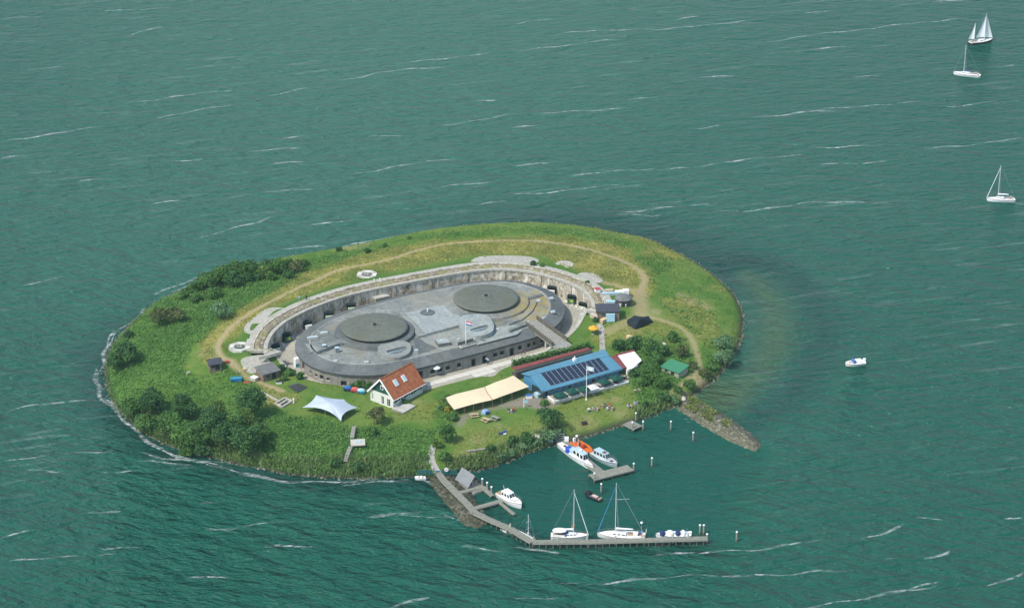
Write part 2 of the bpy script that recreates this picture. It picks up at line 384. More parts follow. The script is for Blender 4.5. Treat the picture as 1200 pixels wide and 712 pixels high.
for gi, (L, wid, al) in enumerate([(l, .40 if l[0][1] < 400 else .30, .55 if l[0][1] < 400 else .5) for l in FOAM] + [(l, .36, .78) for l in SURF]):
    pts = resample(chaikin(PP(L, .035), 2, False), 1.3, False); n = len(pts)
    ph = random.uniform(0, 50)
    for i, p in enumerate(pts):
        d = (pts[min(n - 1, i + 1)] - pts[max(0, i - 1)]).normalized(); q = Vector((-d.y, d.x, 0))
        t = i / max(1, n - 1); e = min(1, 5 * t, 5 * (1 - t)); j = .7 * math.sin(i * .23 + ph) + .4 * math.sin(i * .61 + ph * 2)
        ww = wid * (1.3 + .55 * math.sin(i * .37 + ph * 3)); c = p + q * j
        fv += [c - q * ww, c, c + q * ww]; ft += [0, e * al, 0]
        if i:
            b = len(fv) - 6
            ff += [(b, b + 1, b + 4, b + 3), (b + 1, b + 2, b + 5, b + 4)]
fm = np_mesh('sea_foam', [tuple(v) for v in fv], ff, ft)
k = N('foam'); a = k.noise(.9, 5, .72, k.mapping((.4, 1.3, 1), R(-14)), 1.0); g2 = k.noise(.11, 3, .6)
al = k.math('MULTIPLY', k.math('POWER', k.attr('tint'), .6), k.ramp(a, [(.42, 0.0), (.62, 1.0)])); al = k.math('MULTIPLY', al, k.ramp(g2, [(.34, .25), (.54, .9)]))
k.done((.72, .76, .74), .9, .1); k.l(al, k.b.inputs['Alpha'])
tag(link('sea_foam', fm, k.m), kind='stuff')

# ------------------------------------------------------------------ island ground
HERB = [[(118,445),(130,405),(180,355),(250,335),(345,306),(352,322),(300,350),(262,374),(240,388),(222,405),(216,430),(232,452),(285,452),(310,478),(345,488),(420,500),(470,500),(508,505),(503,530),(500,562),(430,568),(300,560),(200,535),(140,495)],
        [(768,296),(800,303),(850,340),(856,372),(840,392),(812,392),(788,368),(768,350),(757,322),(745,300)],
        [(715,402),(760,390),(800,398),(812,430),(796,452),(782,480),(748,482),(740,442),(722,420)], [(830,390),(868,390),(862,420),(830,450),(812,440)],
        [(345,306),(400,295),(500,275),(600,266),(690,270),(735,282),(735,292),(690,278),(600,271),(500,282),(430,297),(345,325)],
        [(240,440),(275,428),(300,450),(310,478),(285,480),(235,460)], [(508,505),(530,497),(536,480),(520,470),(505,490)]]
HERBW = [1, .45, .8, .5, .4, .6, .7]
DRY = [[(232,400),(262,368),(300,348),(350,322),(430,297),(520,281),(640,276),(735,290),(765,318),(765,345),(735,352),(690,322),(640,300),(560,297),(440,320),(350,350),(290,385),(262,410),(262,425),(240,425)],
       [(775,350),(812,348),(830,362),(845,388),(838,410),(815,396),(790,374)], [(640,466),(740,450),(770,470),(740,488),(660,512),(640,508)], [(545,500),(600,500),(640,480),(620,515),(560,540),(528,545)],
       [(300,450),(345,460),(350,472),(310,478)], [(690,395),(735,372),(760,372),(770,388),(750,396),(700,405)], [(450,490),(505,470),(525,470),(505,490)], [(815,440),(830,446),(824,456),(808,456)]]
DRYW = [1, .75, .2, .3, .5, .5, .4, .9]
PATHS = [([(331,458),(302,447),(290.7,442.7),(275,428),(261,420),(255,411),(255,404),(263,392),(280,375),(300,362.5),(320,352),(341,341),(364,331),(386,320.4),(402,315),(431,309.3),(465,302),(482,295),(505,289),(534,284.5),(584,281.7),(635,282.5),(660,286),(700,294.5),(731,306),(749,316),(756,325.5),(754,334.6),(750,343)], .75, 1),
         ([(750,343),(749,349),(752,360),(751,369)], 2.0, .75), ([(750,343),(727,335),(708,331)], 1.1, .7), ([(751,369),(781,376),(799.5,384),(810,395),(816,411),(820,424),(819,436),(797,452),(785,462)], .7, .75),
         ([(751,369),(735,378),(712,388)], 1.4, .6), ([(716,392),(706,412)], .1, 0)]
GRAVEL = [[(532,500),(538,486),(560,481),(600,470),(625,462),(648,462),(655,472),(636,481),(618,476),(590,477),(560,483),(545,490),(538,500)]]
xs = np.arange(-125, 82, .6); ys = np.arange(-105, 112, .6)
X, Y, F = grid(xs, ys); dS = sdist(X, Y, SHORE)
keep = dS > -4; fk = keep[F].all(1); idx = -np.ones(len(X), int); used = np.unique(F[fk]); idx[used] = np.arange(len(used))
X, Y, dS = X[used], Y[used], dS[used]; F = idx[F[fk]]
Z = height(X, Y); dW = -sdist(X, Y, DITCH); AA = A_of(X, Y)
def zones(x, y, z, ds, dw, soft=1.6):
    u, v = pix(x, y, z); ju = u + 5 * wob(x, y, .35, 5); jv = v + 2.4 * wob(x, y, .4, 9)
    def reg(polys, ws):
        o = np.zeros(len(x))
        for pg, wt in zip(polys, ws):
            # feather the edge by about 2 m
            acc = 0
            for ox, oy in ((0, 0), (5, 0), (-5, 0), (0, 2.3), (0, -2.3), (3, 1.5), (-3, -1.5)): acc = acc + in_poly(ju + ox, jv + oy, pg)
            o = np.maximum(o, acc / 7 * wt)
        return o
    H_, D_ = reg(HERB, HERBW), reg(DRY, DRYW)
    pat = wob(x, y, .16, 41); rt = sstep(18, 34, x) * sstep(-45, -25, y)          # the right bank is a patchwork of rough and dry grass
    H_ = H_ * (1 - rt * sstep(.05, -.25, pat) * .8); D_ = np.maximum(D_, rt * (ds > 2) * (dw > 8) * sstep(.0, .45, wob(x, y, .19, 43)) * .75)
    lf = sstep(0, -20, x) * sstep(60, 45, x * 0 + ds * 2); H_ = H_ * (1 - lf * sstep(.25, .6, wob(x, y, .14, 47)) * .55)
    return u, v, H_, D_, reg(GRAVEL, [1])
U, Vv, hb, dr, gv = zones(X, Y, Z, dS, dW)
pt = np.zeros(len(X))
for L, wd, st in PATHS[:5]:
    pl = chaikin([G(*q) for q in L], 2, False); d = dist_line(X, Y, pl) + .35 * wob(X, Y, 1.1, 4)
    pt = np.maximum(pt, st * np.clip(1.5 - d / wd * .9, 0, 1))
for a_, b_, r_, st in ((820,448,2.6,.95),(803,466,2.0,.8),(808,353,2.4,.6),(826,358,1.8,.55),(798,346,1.5,.5),(735,382,3.0,.5),(742,388,2.0,.45),(768,365,1.5,.5),(690,492,2.2,.35),(727,483,2.0,.35),(676,497,1.8,.35),(560,515,2.0,.3),(585,497,1.5,.3),(470,476,1.6,.5),(488,470,1.4,.4),(640,505,2.0,.4),(233,372,1.2,.3),(722,468,1.6,.4),(700,470,2.2,.35),(412,290,3,.55),(425,287,2.5,.5),(545,535,2.0,.4),(318,465,2.0,.45),(250,418,1.2,.5),(240,413,1.5,.35)):
    g_ = G(a_, b_); pt = np.maximum(pt, st * np.clip(1.4 - np.hypot(X - g_.x, (Y - g_.y) * .8) / r_ + .45 * wob(X, Y, .9, 6), 0, 1))
WALK_PX = [(706,413),(706,402),(706,390),(702,379)]
wvA = np.clip((AA - 2.4) / 4.6, 0, 1)
lush = np.clip(1 - (dW - RING * wvA) / 4.0, 0, 1) * wvA * (1 - pt)
GPITS = [(430,322.3),(281,407),(661.5,310)]
for q in GPITS[:2]:
    g = G(*q); lush = np.maximum(lush, np.clip(1.4 - np.hypot(X - g.x, Y - g.y) / 6.0, 0, 1))
dr = dr * (1 - .85 * np.clip(lush, 0, 1)); hb = hb * (1 - lush)
Z = Z + hb * .35 * wob(X, Y, .5, 21) * sstep(1, 3, dS)
gm = np_mesh('island_ground', np.stack([X, Y, Z], 1), F, smooth=True)
for nme, v in (('herb', hb), ('dry', dr), ('path', np.maximum(pt, gv * .0)), ('gravel', gv), ('lush', lush), ('wet', np.clip(1 - dS / 1.5, 0, 1))): add_attr(gm, nme, v)
k = N('island_soil_and_turf')
a = k.noise(.13, 4, .6); b = k.noise(.9, 4, .65); c = k.noise(4.0, 3, .6)
lawn = k.mix(k.ramp(a, [(.36, 0.0), (.64, 1.0)]), (.070, .162, .025), (.150, .212, .045)); lawn = k.mix(k.ramp(b, [(.58, 0.0), (.78, .4)]), lawn, (.24, .19, .085))
herb = k.mix(k.ramp(b, [(.35, 0.0), (.7, 1.0)]), (.052, .14, .027), (.12, .22, .042))
dry = k.mix(k.ramp(b, [(.3, 0.0), (.62, 1.0)]), (.170, .215, .038), (.37, .325, .095)); dry = k.mix(k.ramp(a, [(.42, 0.0), (.58, .75)]), dry, (.110, .150, .036))
g = k.mix(k.attr('dry'), lawn, dry); g = k.mix(k.attr('herb'), g, herb); g = k.mix(k.attr('lush'), g, k.mix(c, (.050, .125, .020), (.090, .165, .032)))
g = k.mix(k.math('MULTIPLY', k.attr('path'), k.ramp(b, [(.2, .75), (.6, 1.0)])), g, k.mix(c, (.31, .25, .13), (.42, .34, .19)))
g = k.mix(k.attr('gravel'), g, k.mix(c, (.19, .165, .13), (.30, .26, .21))); g = k.mix(k.attr('wet'), g, (.05, .048, .035))
g = k.mix(k.math('MULTIPLY', k.ramp(c, [(.3, 1.0), (.55, 0.0)]), .35), g, 0.6, 'MULTIPLY')
k.bump(k.math('ADD', b, k.math('MULTIPLY', c, .6)), .7, .5); k.done(g, .95, .1)
ground = tag(link('island_ground', gm, k.m), kind='structure')

# ------------------------------------------------------------------ low vegetation: nobody could count it
def scatter(n, box, seed):
    r = np.random.default_rng(seed); return r.uniform(box[0], box[1], n), r.uniform(box[2], box[3], n), r
def leaf_quads(x, y, z, size, r, upright=0.0, aspect=1.0):
    n = len(x); nz = r.uniform(.42, 1, n) if upright == 0 else r.uniform(.15, .8, n); th = r.uniform(0, 6.283, n); s = np.sqrt(1 - np.clip(nz, -1, 1) ** 2)
    Nn = np.stack([s * np.cos(th), s * np.sin(th), nz], 1)
    if upright: T = np.cross(Nn, np.array([0, 0, 1.0])); T /= np.linalg.norm(T, axis=1)[:, None] + 1e-9; B = np.cross(T, Nn)
    else:
        rnd = r.normal(size=(n, 3)); T = np.cross(Nn, rnd); T /= np.linalg.norm(T, axis=1)[:, None] + 1e-9; B = np.cross(Nn, T)
    C = np.stack([x, y, z], 1); a = (size * .5)[:, None]; b = a * aspect
    V = np.stack([C - T * a, C - B * b * .8 + T * a * .3, C + T * a, C + B * b], 1).reshape(-1, 3)
    return V, np.arange(4 * n).reshape(-1, 4)
BX = (-118, 76, -100, 108)
def ground_at(x, y): return height(x, y)
x, y, r = scatter(150000, BX, 1)
ds = sdist(x, y, SHORE); m = ds > .2; x, y, ds = x[m], y[m], ds[m]; z = height(x, y); dw = -sdist(x, y, DITCH)
u, v, hb_, dr_, gv_ = zones(x, y, z, ds, dw)
wva = np.clip((A_of(x, y) - 2.4) / 4.6, 0, 1); clear = dw > RING * wva + 2.5 * wva + .3
pd = np.full(len(x), 1e9)
for L, wd, st in PATHS[:5]: pd = np.minimum(pd, dist_line(x, y, [G(*q) for q in L]) - wd)
HL = ((pd > .3) & clear)
m = (r.uniform(size=len(x)) < hb_ * .95) & HL
hh = .5 + .3 * wob(x, y, .5, 21) + .15 * wob(x, y, 1.6, 8)
xx, yy, zz, hx = x[m], y[m], z[m], hh[m]
rep = 4; xx = np.repeat(xx, rep) + r.normal(0, .45, len(xx) * rep); yy = np.repeat(yy, rep) + r.normal(0, .45, len(yy) * rep); zz = np.repeat(zz, rep); hx = np.repeat(np.clip(hx, .1, 1.6), rep)
V, Fq = leaf_quads(xx, yy, zz + hx * r.uniform(.2, 1.1, len(xx)), r.uniform(.26, .52, len(xx)), r)
LEAF_HERB = leafmat('nettle_leaves', (.058, .155, .032), (.170, .315, .070), .12)
tag(link('herb_cover', np_mesh('herb_cover', V, Fq, np.repeat(np.clip(.5 + .35 * wob(xx, yy, .8, 31) + r.normal(0, .22, len(xx)), 0, 1), 4)), LEAF_HERB), kind='stuff')
m = (r.uniform(size=len(x)) < np.clip(dr_ + .25, 0, .9) * (1 - hb_)) & HL & (gv_ < .1) & ((dr_ > .15) | (r.uniform(size=len(x)) < .35))
xx, yy, zz = x[m], y[m], z[m]; rep = 2; xx = np.repeat(xx, rep) + r.normal(0, .3, len(xx) * rep); yy = np.repeat(yy, rep) + r.normal(0, .3, len(yy) * rep); zz = np.repeat(zz, rep)
V, Fq = leaf_quads(xx, yy, zz + .12, r.uniform(.22, .5, len(xx)), r, 1.0, .8)
LEAF_DRY = leafmat('dry_grass_blades', (.16, .21, .04), (.43, .38, .12), .22)
tag(link('meadow_grass', np_mesh('meadow_grass', V, Fq, np.repeat(np.clip(.5 + .4 * wob(xx, yy, .5, 33) + r.normal(0, .14, len(xx)), 0, 1), 4)), LEAF_DRY), kind='stuff')
# reeds in a band along the water
x, y, r = scatter(420000, BX, 2)
u, v = pix(x, y, 0); m = (in_poly(u, v, [(120,470),(300,530),(500,535),(600,515),(664,500),(740,478),(800,466),(810,488),(660,528),(530,570),(300,580),(110,530)])); x, y = x[m], y[m]
ds = sdist(x, y, SHORE); m = (ds > -.3) & (ds < 6.5); x, y, ds = x[m], y[m], ds[m]; u, v = pix(x, y, 0)
REED = [[(150,480),(235,520),(330,545),(500,545),(506,570),(300,570),(130,520)], [(545,535),(600,520),(660,505),(664,522),(600,545),(525,560),(520,545)], [(740,484),(790,472),(800,484),(750,498)]]
msk = np.zeros(len(x), bool)
for i, pg in enumerate(REED): msk |= in_poly(u, v, pg) & (ds < (6.5, 4.0, 2.6)[i] + wob(x, y, .4, 12))
m = msk & (r.uniform(size=len(x)) < .75); x, y, ds = x[m], y[m], ds[m]; z = height(x, y)
tall = (1.25 + .45 * wob(x, y, .35, 17)) * r.uniform(.7, 1.15, len(x)); n = len(x); th = r.uniform(0, 6.283, n); wd = r.uniform(.10, .22, n); ln = r.normal(0, .55, (n, 2))
b0 = np.stack([x - np.cos(th) * wd, y - np.sin(th) * wd, z], 1); b1 = np.stack([x + np.cos(th) * wd, y + np.sin(th) * wd, z], 1)
t1 = np.stack([x + ln[:, 0] + np.cos(th) * wd * .5, y + ln[:, 1] + np.sin(th) * wd * .5, z + tall], 1); t0 = np.stack([x + ln[:, 0] - np.cos(th) * wd * .5, y + ln[:, 1] - np.sin(th) * wd * .5, z + tall * .95], 1)
V = np.stack([b0, b1, t1, t0], 1).reshape(-1, 3); tv = np.clip(np.stack([0 * tall, 0 * tall, tall * 0 + .1, tall * 0 + .1], 1) + r.normal(.5, .2, (n, 1)), 0, 1).ravel()
REEDM = leafmat('reed_blades', (.085, .165, .045), (.24, .32, .12), .2)
tag(link('reed_bed', np_mesh('reed_bed', V, np.arange(4 * n).reshape(-1, 4), tv), REEDM), kind='stuff')
# rough shore edge stones
r = np.random.default_rng(3); sp = resample(SHORE, .45); x = np.repeat([p.x for p in sp], 2) + r.normal(0, .45, 2 * len(sp)); y = np.repeat([p.y for p in sp], 2) + r.normal(0, .45, 2 * len(sp))
def stones(name, x, y, z, s, r, mat, parent=None):
    n = len(x); base = np.array([(-1, -1, -.6), (1, -1, -.6), (1, 1, -.6), (-1, 1, -.6), (-.7, -.7, .6), (.7, -.7, .6), (.7, .7, .6), (-.7, .7, .6)], float)
    fq = np.array([(0, 1, 5, 4), (1, 2, 6, 5), (2, 3, 7, 6), (3, 0, 4, 7), (4, 5, 6, 7)])
    a = r.uniform(0, 6.28, n); ca, sa = np.cos(a), np.sin(a); V = base[None] * (1 + r.normal(0, .22, (n, 8, 3))); V = V * (s[:, None] * .5)[:, :, None] * r.uniform(.7, 1.2, (n, 1, 3))
    V = np.stack([V[..., 0] * ca[:, None] - V[..., 1] * sa[:, None] + x[:, None], V[..., 0] * sa[:, None] + V[..., 1] * ca[:, None] + y[:, None], V[..., 2] + z[:, None] + .12 * s[:, None] * V[..., 0]], -1)
    Fq = (np.arange(n) * 8)[:, None, None] + fq[None]
    return link(name, np_mesh(name, V.reshape(-1, 3), Fq.reshape(-1, 4), np.repeat(r.uniform(0, 1, n), 8)), mat, parent)
k = N('basalt_and_granite'); col = k.ramp(k.attr('tint'), [(0, (.06, .055, .045)), (.7, (.15, .135, .105)), (1, (.32, .30, .25))]); k.done(k.mix(k.noise(2, 3), col, (.10, .11, .06)), .9, .2); STONE = k.m
k = N('dark_wet_rock'); col = k.ramp(k.attr('tint'), [(0, (.02, .02, .018)), (.7, (.075, .068, .055)), (1, (.24, .22, .18))]); k.done(k.mix(k.noise(1.2, 3), col, (.06, .065, .03)), .8, .3); WETROCK = k.m
tag(stones('shore_stones', x, y, np.full(len(x), .05), r.uniform(.3, .6, len(x)), r, STONE), kind='stuff')
# ------------------------------------------------------------------ ditch floor, terrace and outer wall
k = N('ditch_concrete'); a = k.noise(.25, 4, .65); b = k.noise(1.6, 4, .7); col = k.ramp(a, [(.3, (.32, .30, .245)), (.7, (.47, .445, .37))])
col = k.mix(k.ramp(b, [(.30, .6), (.5, 0.0)]), col, (.19, .18, .15)); ln = k.n('ShaderNodeTexBrick'); k.l(k.mapping((1, 1, 1), R(10)), ln.inputs['Vector'])
ln.inputs['Scale'].default_value = .22; ln.inputs['Mortar Size'].default_value = .012; ln.inputs['Color1'].default_value = ln.inputs['Color2'].default_value = (1, 1, 1, 1); ln.inputs['Mortar'].default_value = (.6, .58, .5, 1)
col = k.mix(1.0, col, ln.outputs[0], 'MULTIPLY'); k.bump(b, .3, .1); k.done(col, .95, .15); DITCHM = k.m
def offset(pts, d):
    n = len(pts); out = []
    for i in range(n):
        t = (pts[(i + 1) % n] - pts[i - 1]).normalized(); out.append(pts[i] + Vector((t.y, -t.x, 0)) * d)
    return out
def ccw(pts):
    a = sum(pts[i].x * pts[(i + 1) % len(pts)].y - pts[(i + 1) % len(pts)].x * pts[i].y for i in range(len(pts)))
    return pts if a > 0 else pts[::-1]
DITCHC = ccw(DITCH); FORTC = ccw(FORT)
fl = MB(); fl.prism([(p.x, p.y) for p in offset(DITCHC, .35)], FLOOR_Z - .9, FLOOR_Z, bottom=False)
ditch_floor = tag(fl.build('ditch_floor', DITCHM), kind='structure')
SLAB = M('pale_paving', (.56, .54, .47), .9, .14, .5, bump=.2)
sme = None; fa, fb = P(500, 452, FLOOR_Z), P(655, 409.5, FLOOR_Z); fd = (fb - fa).normalized(); fn = Vector((fd.y, -fd.x, 0)); an = math.atan2(fd.y, fd.x)
for i in range(22):
    for j in range(2):
        c = fa + fd * (1.1 + 2.1 * i) - fn * (.6 - 2.0 * j) + Vector((0, 0, .03))
        if 10 <= i <= 12 and j == 1: continue
        if sdist(c.x, c.y, DITCH) < 1.3 or sdist(c.x, c.y, FORT) > -1.2: continue
        if sme is None: s = MB(); s.box((0, 0, 0), (2.0, 1.9, .1)); so_ = s.build('paving_slab', SLAB, ditch_floor); sme = so_.data
        else: so_ = link('paving_slab', sme, None, ditch_floor)
        so_.location = c + Vector((0, 0, random.uniform(-.015, .02))); so_.rotation_euler.z = an + random.uniform(-.02, .02)
# outer wall
k = N('old_brick_and_plaster'); gx = k.mapping((1, 1, .35)); a = k.noise(.55, 5, .7, gx, .4); b = k.noise(1.0, 5, .72); st = k.noise(.7, 5, .75, k.mapping((1, 1, .3)), .8)
col = k.ramp(a, [(.30, (.13, .105, .07)), (.42, (.27, .23, .16)), (.52, (.40, .36, .27)), (.60, (.68, .66, .58))])
col = k.mix(k.ramp(st, [(.38, .5), (.48, 0.0)]), col, (.13, .12, .09)); col = k.mix(k.ramp(b, [(.50, 0.0), (.60, .85)]), col, (.58, .55, .47)); k.bump(b, .6, .2); k.done(col, .95, .15); OWALL = k.m
k = N('brown_earth_bank'); b = k.noise(1.1, 5, .7); a = k.noise(.3, 3); col = k.ramp(b, [(.3, (.10, .085, .055)), (.48, (.21, .175, .115)), (.66, (.42, .385, .31))]); col = k.mix(k.ramp(a, [(.5, 0.0), (.64, .6)]), col, (.20, .22, .06)); k.bump(b, .8, .3); k.done(col, .95, .1); EARTH = k.m
k = N('worn_concrete_path'); b = k.noise(1.4, 5, .7); a = k.noise(.2, 3); col = k.ramp(b, [(.28, (.24, .225, .185)), (.55, (.40, .385, .325)), (.75, (.54, .52, .45))]); col = k.mix(k.ramp(a, [(.52, 0.0), (.66, .4)]), col, (.25, .25, .15)); k.bump(b, .5, .1); k.done(col, .95, .15); PATHM = k.m
nD = len(DITCHC); wgt = np.clip((A_of([p.x for p in DITCHC], [p.y for p in DITCHC]) - 2.4) / 4.6, 0, 1)
ok = [i for i in range(nD) if wgt[i] > .12]
st0 = [i for i in ok if wgt[i - 1] <= .12][0]; run = []
i = st0
while wgt[i % nD] > .12 and len(run) < nD: run.append(i % nD); i += 1
def lip(d, dz):
    o = offset(DITCHC, d); out = []
    for i in run:
        zz = float(A_of(DITCHC[i].x, DITCHC[i].y)[()]) if False else 2.4 + 4.6 * wgt[i]
        out.append(Vector((o[i].x, o[i].y, zz + dz)))
    return out
runW = run; runT = [i for i in run if wgt[i] > .84]
ow = thing('ditch_wall', (FC.x, FC.y, 0), 'weathered brick and plaster ditch wall curving behind the grey fort roof', 'wall')
def WB(): return MB((FC.x, FC.y, 0))
b0 = [Vector((p.x, p.y, FLOOR_Z - .3)) for p in lip(0, 0)]
# the wall face has shallow panels between piers
f = WB(); f.strip(b0, [p for p in lip(.0, -.35)]); f.build('wall_face', OWALL, ow)
c = WB(); a1, a2, a3, a4 = lip(-.25, -.35), lip(-.25, .12), lip(.75, .12), lip(.75, -.5); c.strip(a1, a2); c.strip(a2, a3); c.strip(a3, a4); c.strip(lip(.0, -.34), a1); c.build('coping', PATHM, ow)
run = runT
e = WB(); L = [lip(.74, -.05), lip(1.1, .3), lip(2.0, .5), lip(2.9, .3), lip(3.3, .12)]
for q in L[1:-1]:
    for p in q: p.z += random.uniform(-.12, .12)
for p_, q_ in zip(L, L[1:]): e.strip(p_, q_)
e.build('earth_bank', EARTH, ow, True)
p_ = WB(); pa, pb, pc, pd_ = lip(3.2, .13), lip(3.25, .17), lip(5.5, .10), lip(5.7, -.6); p_.strip(pa, pb); p_.strip(pb, pc); p_.strip(pc, pd_); p_.build('terrace_path', PATHM, ow)
kb = WB(); k1, k2, k3 = lip(3.15, .42), lip(3.45, .42), lip(3.45, .1); kb.strip(lip(3.15, .0), k1); kb.strip(k1, k2); kb.strip(k2, k3); kb.build('kerb_wall', OWALL, ow)
run = runW
pier_me = None
for j in range(4, len(run) - 3, 7):
    i = run[j]; p = DITCHC[i]; t = (DITCHC[(i + 1) % nD] - DITCHC[i - 1]).normalized(); hh = 2.4 + 4.6 * wgt[i] - FLOOR_Z - .4
    if wgt[i] < .9: continue
    if pier_me is None:
        s = MB(); s.box((0, 0, 2.25), (.9, .5, 4.5)); o = s.build('pier', OWALL, ow); pier_me = o.data
    else: o = link('pier', pier_me, None, ow)
    o.location = Vector((p.x, p.y, FLOOR_Z)) - Vector((FC.x, FC.y, 0)); o.rotation_euler.z = math.atan2(t.y, t.x)
# rubble at the wall foot
rx, ry, rz, rs = [], [], [], []
for j in range(3, len(run) - 2):
    if random.random() < .75:
        i = run[j]; p = DITCHC[i]; t = (DITCHC[(i + 1) % nD] - DITCHC[i - 1]).normalized(); nn = Vector((-t.y, t.x, 0))
        for q in range(random.choice((2, 5, 10))):
            c = p + nn * random.uniform(.3, 1.6) + t * random.uniform(-.9, .9); rx.append(c.x - FC.x); ry.append(c.y - FC.y); rz.append(FLOOR_Z + .15); rs.append(random.uniform(.25, 1.0))
o = stones('rubble', np.array(rx), np.array(ry), np.array(rz), np.array(rs), RNG, M('white_rubble', (.55, .53, .47), .9, .4), ow); o['kind'] = 'stuff'

# concrete pads on the glacis
def pad(pts, label, z=7.0, th=.5, name='concrete_pad', mat=PATHM, dz=.14, grp=None):
    top = []
    for a, b in pts:
        g = G(a, b); top.append(Vector((g.x, g.y, float(height(g.x, g.y, False)[0]) + dz)))
    top = chaikin(top, 2); m = MB(tuple(top[0])); m.slab(top, th); o = m.build(name, mat); o.location = top[0]
    return tag(o, label, 'pad', grp)
pad([(285,389),(287,381),(300,370),(312,361.5),(322,360),(337,362),(330,370),(318,378),(308,391),(296,393)], 'pale concrete battery pad on the upper left of the ditch terrace')
pad([(281,423),(286,419),(300,416.5),(311,416),(318,426),(321,428.5),(308,434),(297,438),(291,437),(285,431)], 'pale fan shaped concrete pad beside the long dark shed roof', dz=.16)
pad([(550,307.5),(556,302.5),(566,300.3),(600,299.6),(622,301),(631,304),(632,308),(615,308.8),(590,306.5),(565,306.5)], 'long pale concrete battery pad behind the far right dome')
pad([(674,322),(684,319),(698,321),(709,329.5),(700,332.5),(688,331)], 'pale square concrete pad at the right end of the ditch terrace')
o = None
g = G(661.5, 310); m = MB((0, 0, 0)); m.lathe((0, 0, 0), [(2.6, -.5), (2.55, .12), (2.2, .16), (1.0, .08)], 20); o = m.build('round_slab', PATHM); o.location = g; tag(o, 'faint round concrete disc sunk in the dry grass behind the fort', 'pad')
for (a, b), lab, dark in (((430,322.3), 'small octagonal stone gun pit on the far grass slope', (.16, .15, .14)), ((281,407), 'octagonal stone gun pit on the mown lawn left of the ditch', (.10, .115, .09))):
    g = G(a, b); t = thing('gun_pit', g, lab, 'gun pit'); rr = 2.85
    oct_ = [(rr * math.cos(i * math.pi / 4 + .3), rr * math.sin(i * math.pi / 4 + .3)) for i in range(8)]
    for i in range(8):
        q, r_ = oct_[i], oct_[(i + 1) % 8]; s = MB(); s.slab([(q[0], q[1], .34), (r_[0], r_[1], .34), (r_[0] * .55, r_[1] * .55, .28), (q[0] * .55, q[1] * .55, .28)], .8); s.build('kerb_stone', SLAB if i % 2 else CONC, t)
    s = MB(); s.lathe((0, 0, 0), [(1.62, -.3), (1.6, .22), (1.0, .2), (.95, .30), (.3, .30)], 20); s.build('pit_floor', M('pit_floor' + lab[:5], dark, .9, .4, 2), t)
    for i in range(5): 
        an = i * 1.25; s = MB(); s.box((.5 * math.cos(an), .5 * math.sin(an), .42), (.35, .3, .26), an); s.build('pit_block', CONC, t)

# ------------------------------------------------------------------ the fort
k = N('fort_stone'); a = k.noise(.4, 4, .65); b = k.noise(1.7, 4, .7); br = k.n('ShaderNodeTexBrick'); st = k.noise(.8, 4, .7, k.mapping((1, 1, .08)))
col = k.ramp(a, [(.3, (.20, .18, .155)), (.55, (.31, .285, .245)), (.75, (.43, .40, .345))]); col = k.mix(k.ramp(st, [(.42, .35), (.56, 0.0)]), col, (.14, .13, .115)); col = k.mix(k.ramp(b, [(.58, 0.0), (.7, .5)]), col, (.42, .39, .34))
wvz = k.n('ShaderNodeTexWave', bands_direction='Z'); wvz.inputs['Scale'].default_value = 1.05; k.l(k.co.outputs['Object'], wvz.inputs[0]); col = k.mix(.3, col, wvz.outputs[0], 'MULTIPLY'); k.bump(b, .6, .15); k.done(col, .92, .2); FSTONE = k.m
def roofmat(name, c0, c1, streak=0, moss=False):
    k = N(name); a = k.noise(.14, 5, .68, dist=.8); b = k.noise(1.0, 5, .7); col = k.ramp(a, [(.30, c0), (.66, c1)]); col = k.mix(k.ramp(b, [(.34, .55), (.52, 0.0)]), col, tuple(x * .62 for x in c0))
    col = k.mix(k.ramp(k.noise(.42, 4, .7), [(.60, 0.0), (.70, .55)]), col, tuple(min(1, x * 1.35) for x in c1))
    col = k.mix(k.ramp(k.noise(.09, 5, .7, dist=1.2), [(.50, 0.0), (.66, .5)]), col, (c1[0] * .92, c1[1] * .80, c1[2] * .62))
    if moss:
        d = k.n('ShaderNodeVectorMath', operation='DISTANCE'); k.l(k.co.outputs['Object'], d.inputs[0]); q = P(641, 358, 7.1); d.inputs[1].default_value = (q.x - FC.x, q.y - FC.y, 8.3)
        f = k.math('SUBTRACT', 1.35, k.math('DIVIDE', d.outputs['Value'], 12.0)); f = k.math('MULTIPLY', k.ramp(f, [(.22, 0.0), (.7, 1.0)]), k.ramp(k.noise(.33, 4, .65), [(.36, 0.1), (.6, .9)])); col = k.mix(f, col, k.mix(b, (.20, .16, .055), (.40, .30, .09)))
    k.bump(b, .35, .08); k.done(col, .88, .25); return k.m
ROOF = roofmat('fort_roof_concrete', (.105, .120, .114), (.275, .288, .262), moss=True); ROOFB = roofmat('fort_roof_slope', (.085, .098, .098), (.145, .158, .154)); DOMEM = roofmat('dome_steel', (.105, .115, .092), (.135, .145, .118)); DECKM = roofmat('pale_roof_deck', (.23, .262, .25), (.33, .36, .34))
ROOFL = roofmat('light_roof_concrete', (.19, .205, .19), (.29, .30, .27))
LOW = 1.2
def Pf(a, b, z): return P(a, b, z - LOW) + Vector((0, 0, LOW))
def PPf(pts, z): return [Pf(a, b, z) for a, b in pts]
fort = thing('fort', (FC.x, FC.y, -LOW), 'huge low oval stone fort with grey roof and two round domes inside its ditch', 'fort')
def FB(): return MB((FC.x, FC.y, 0))
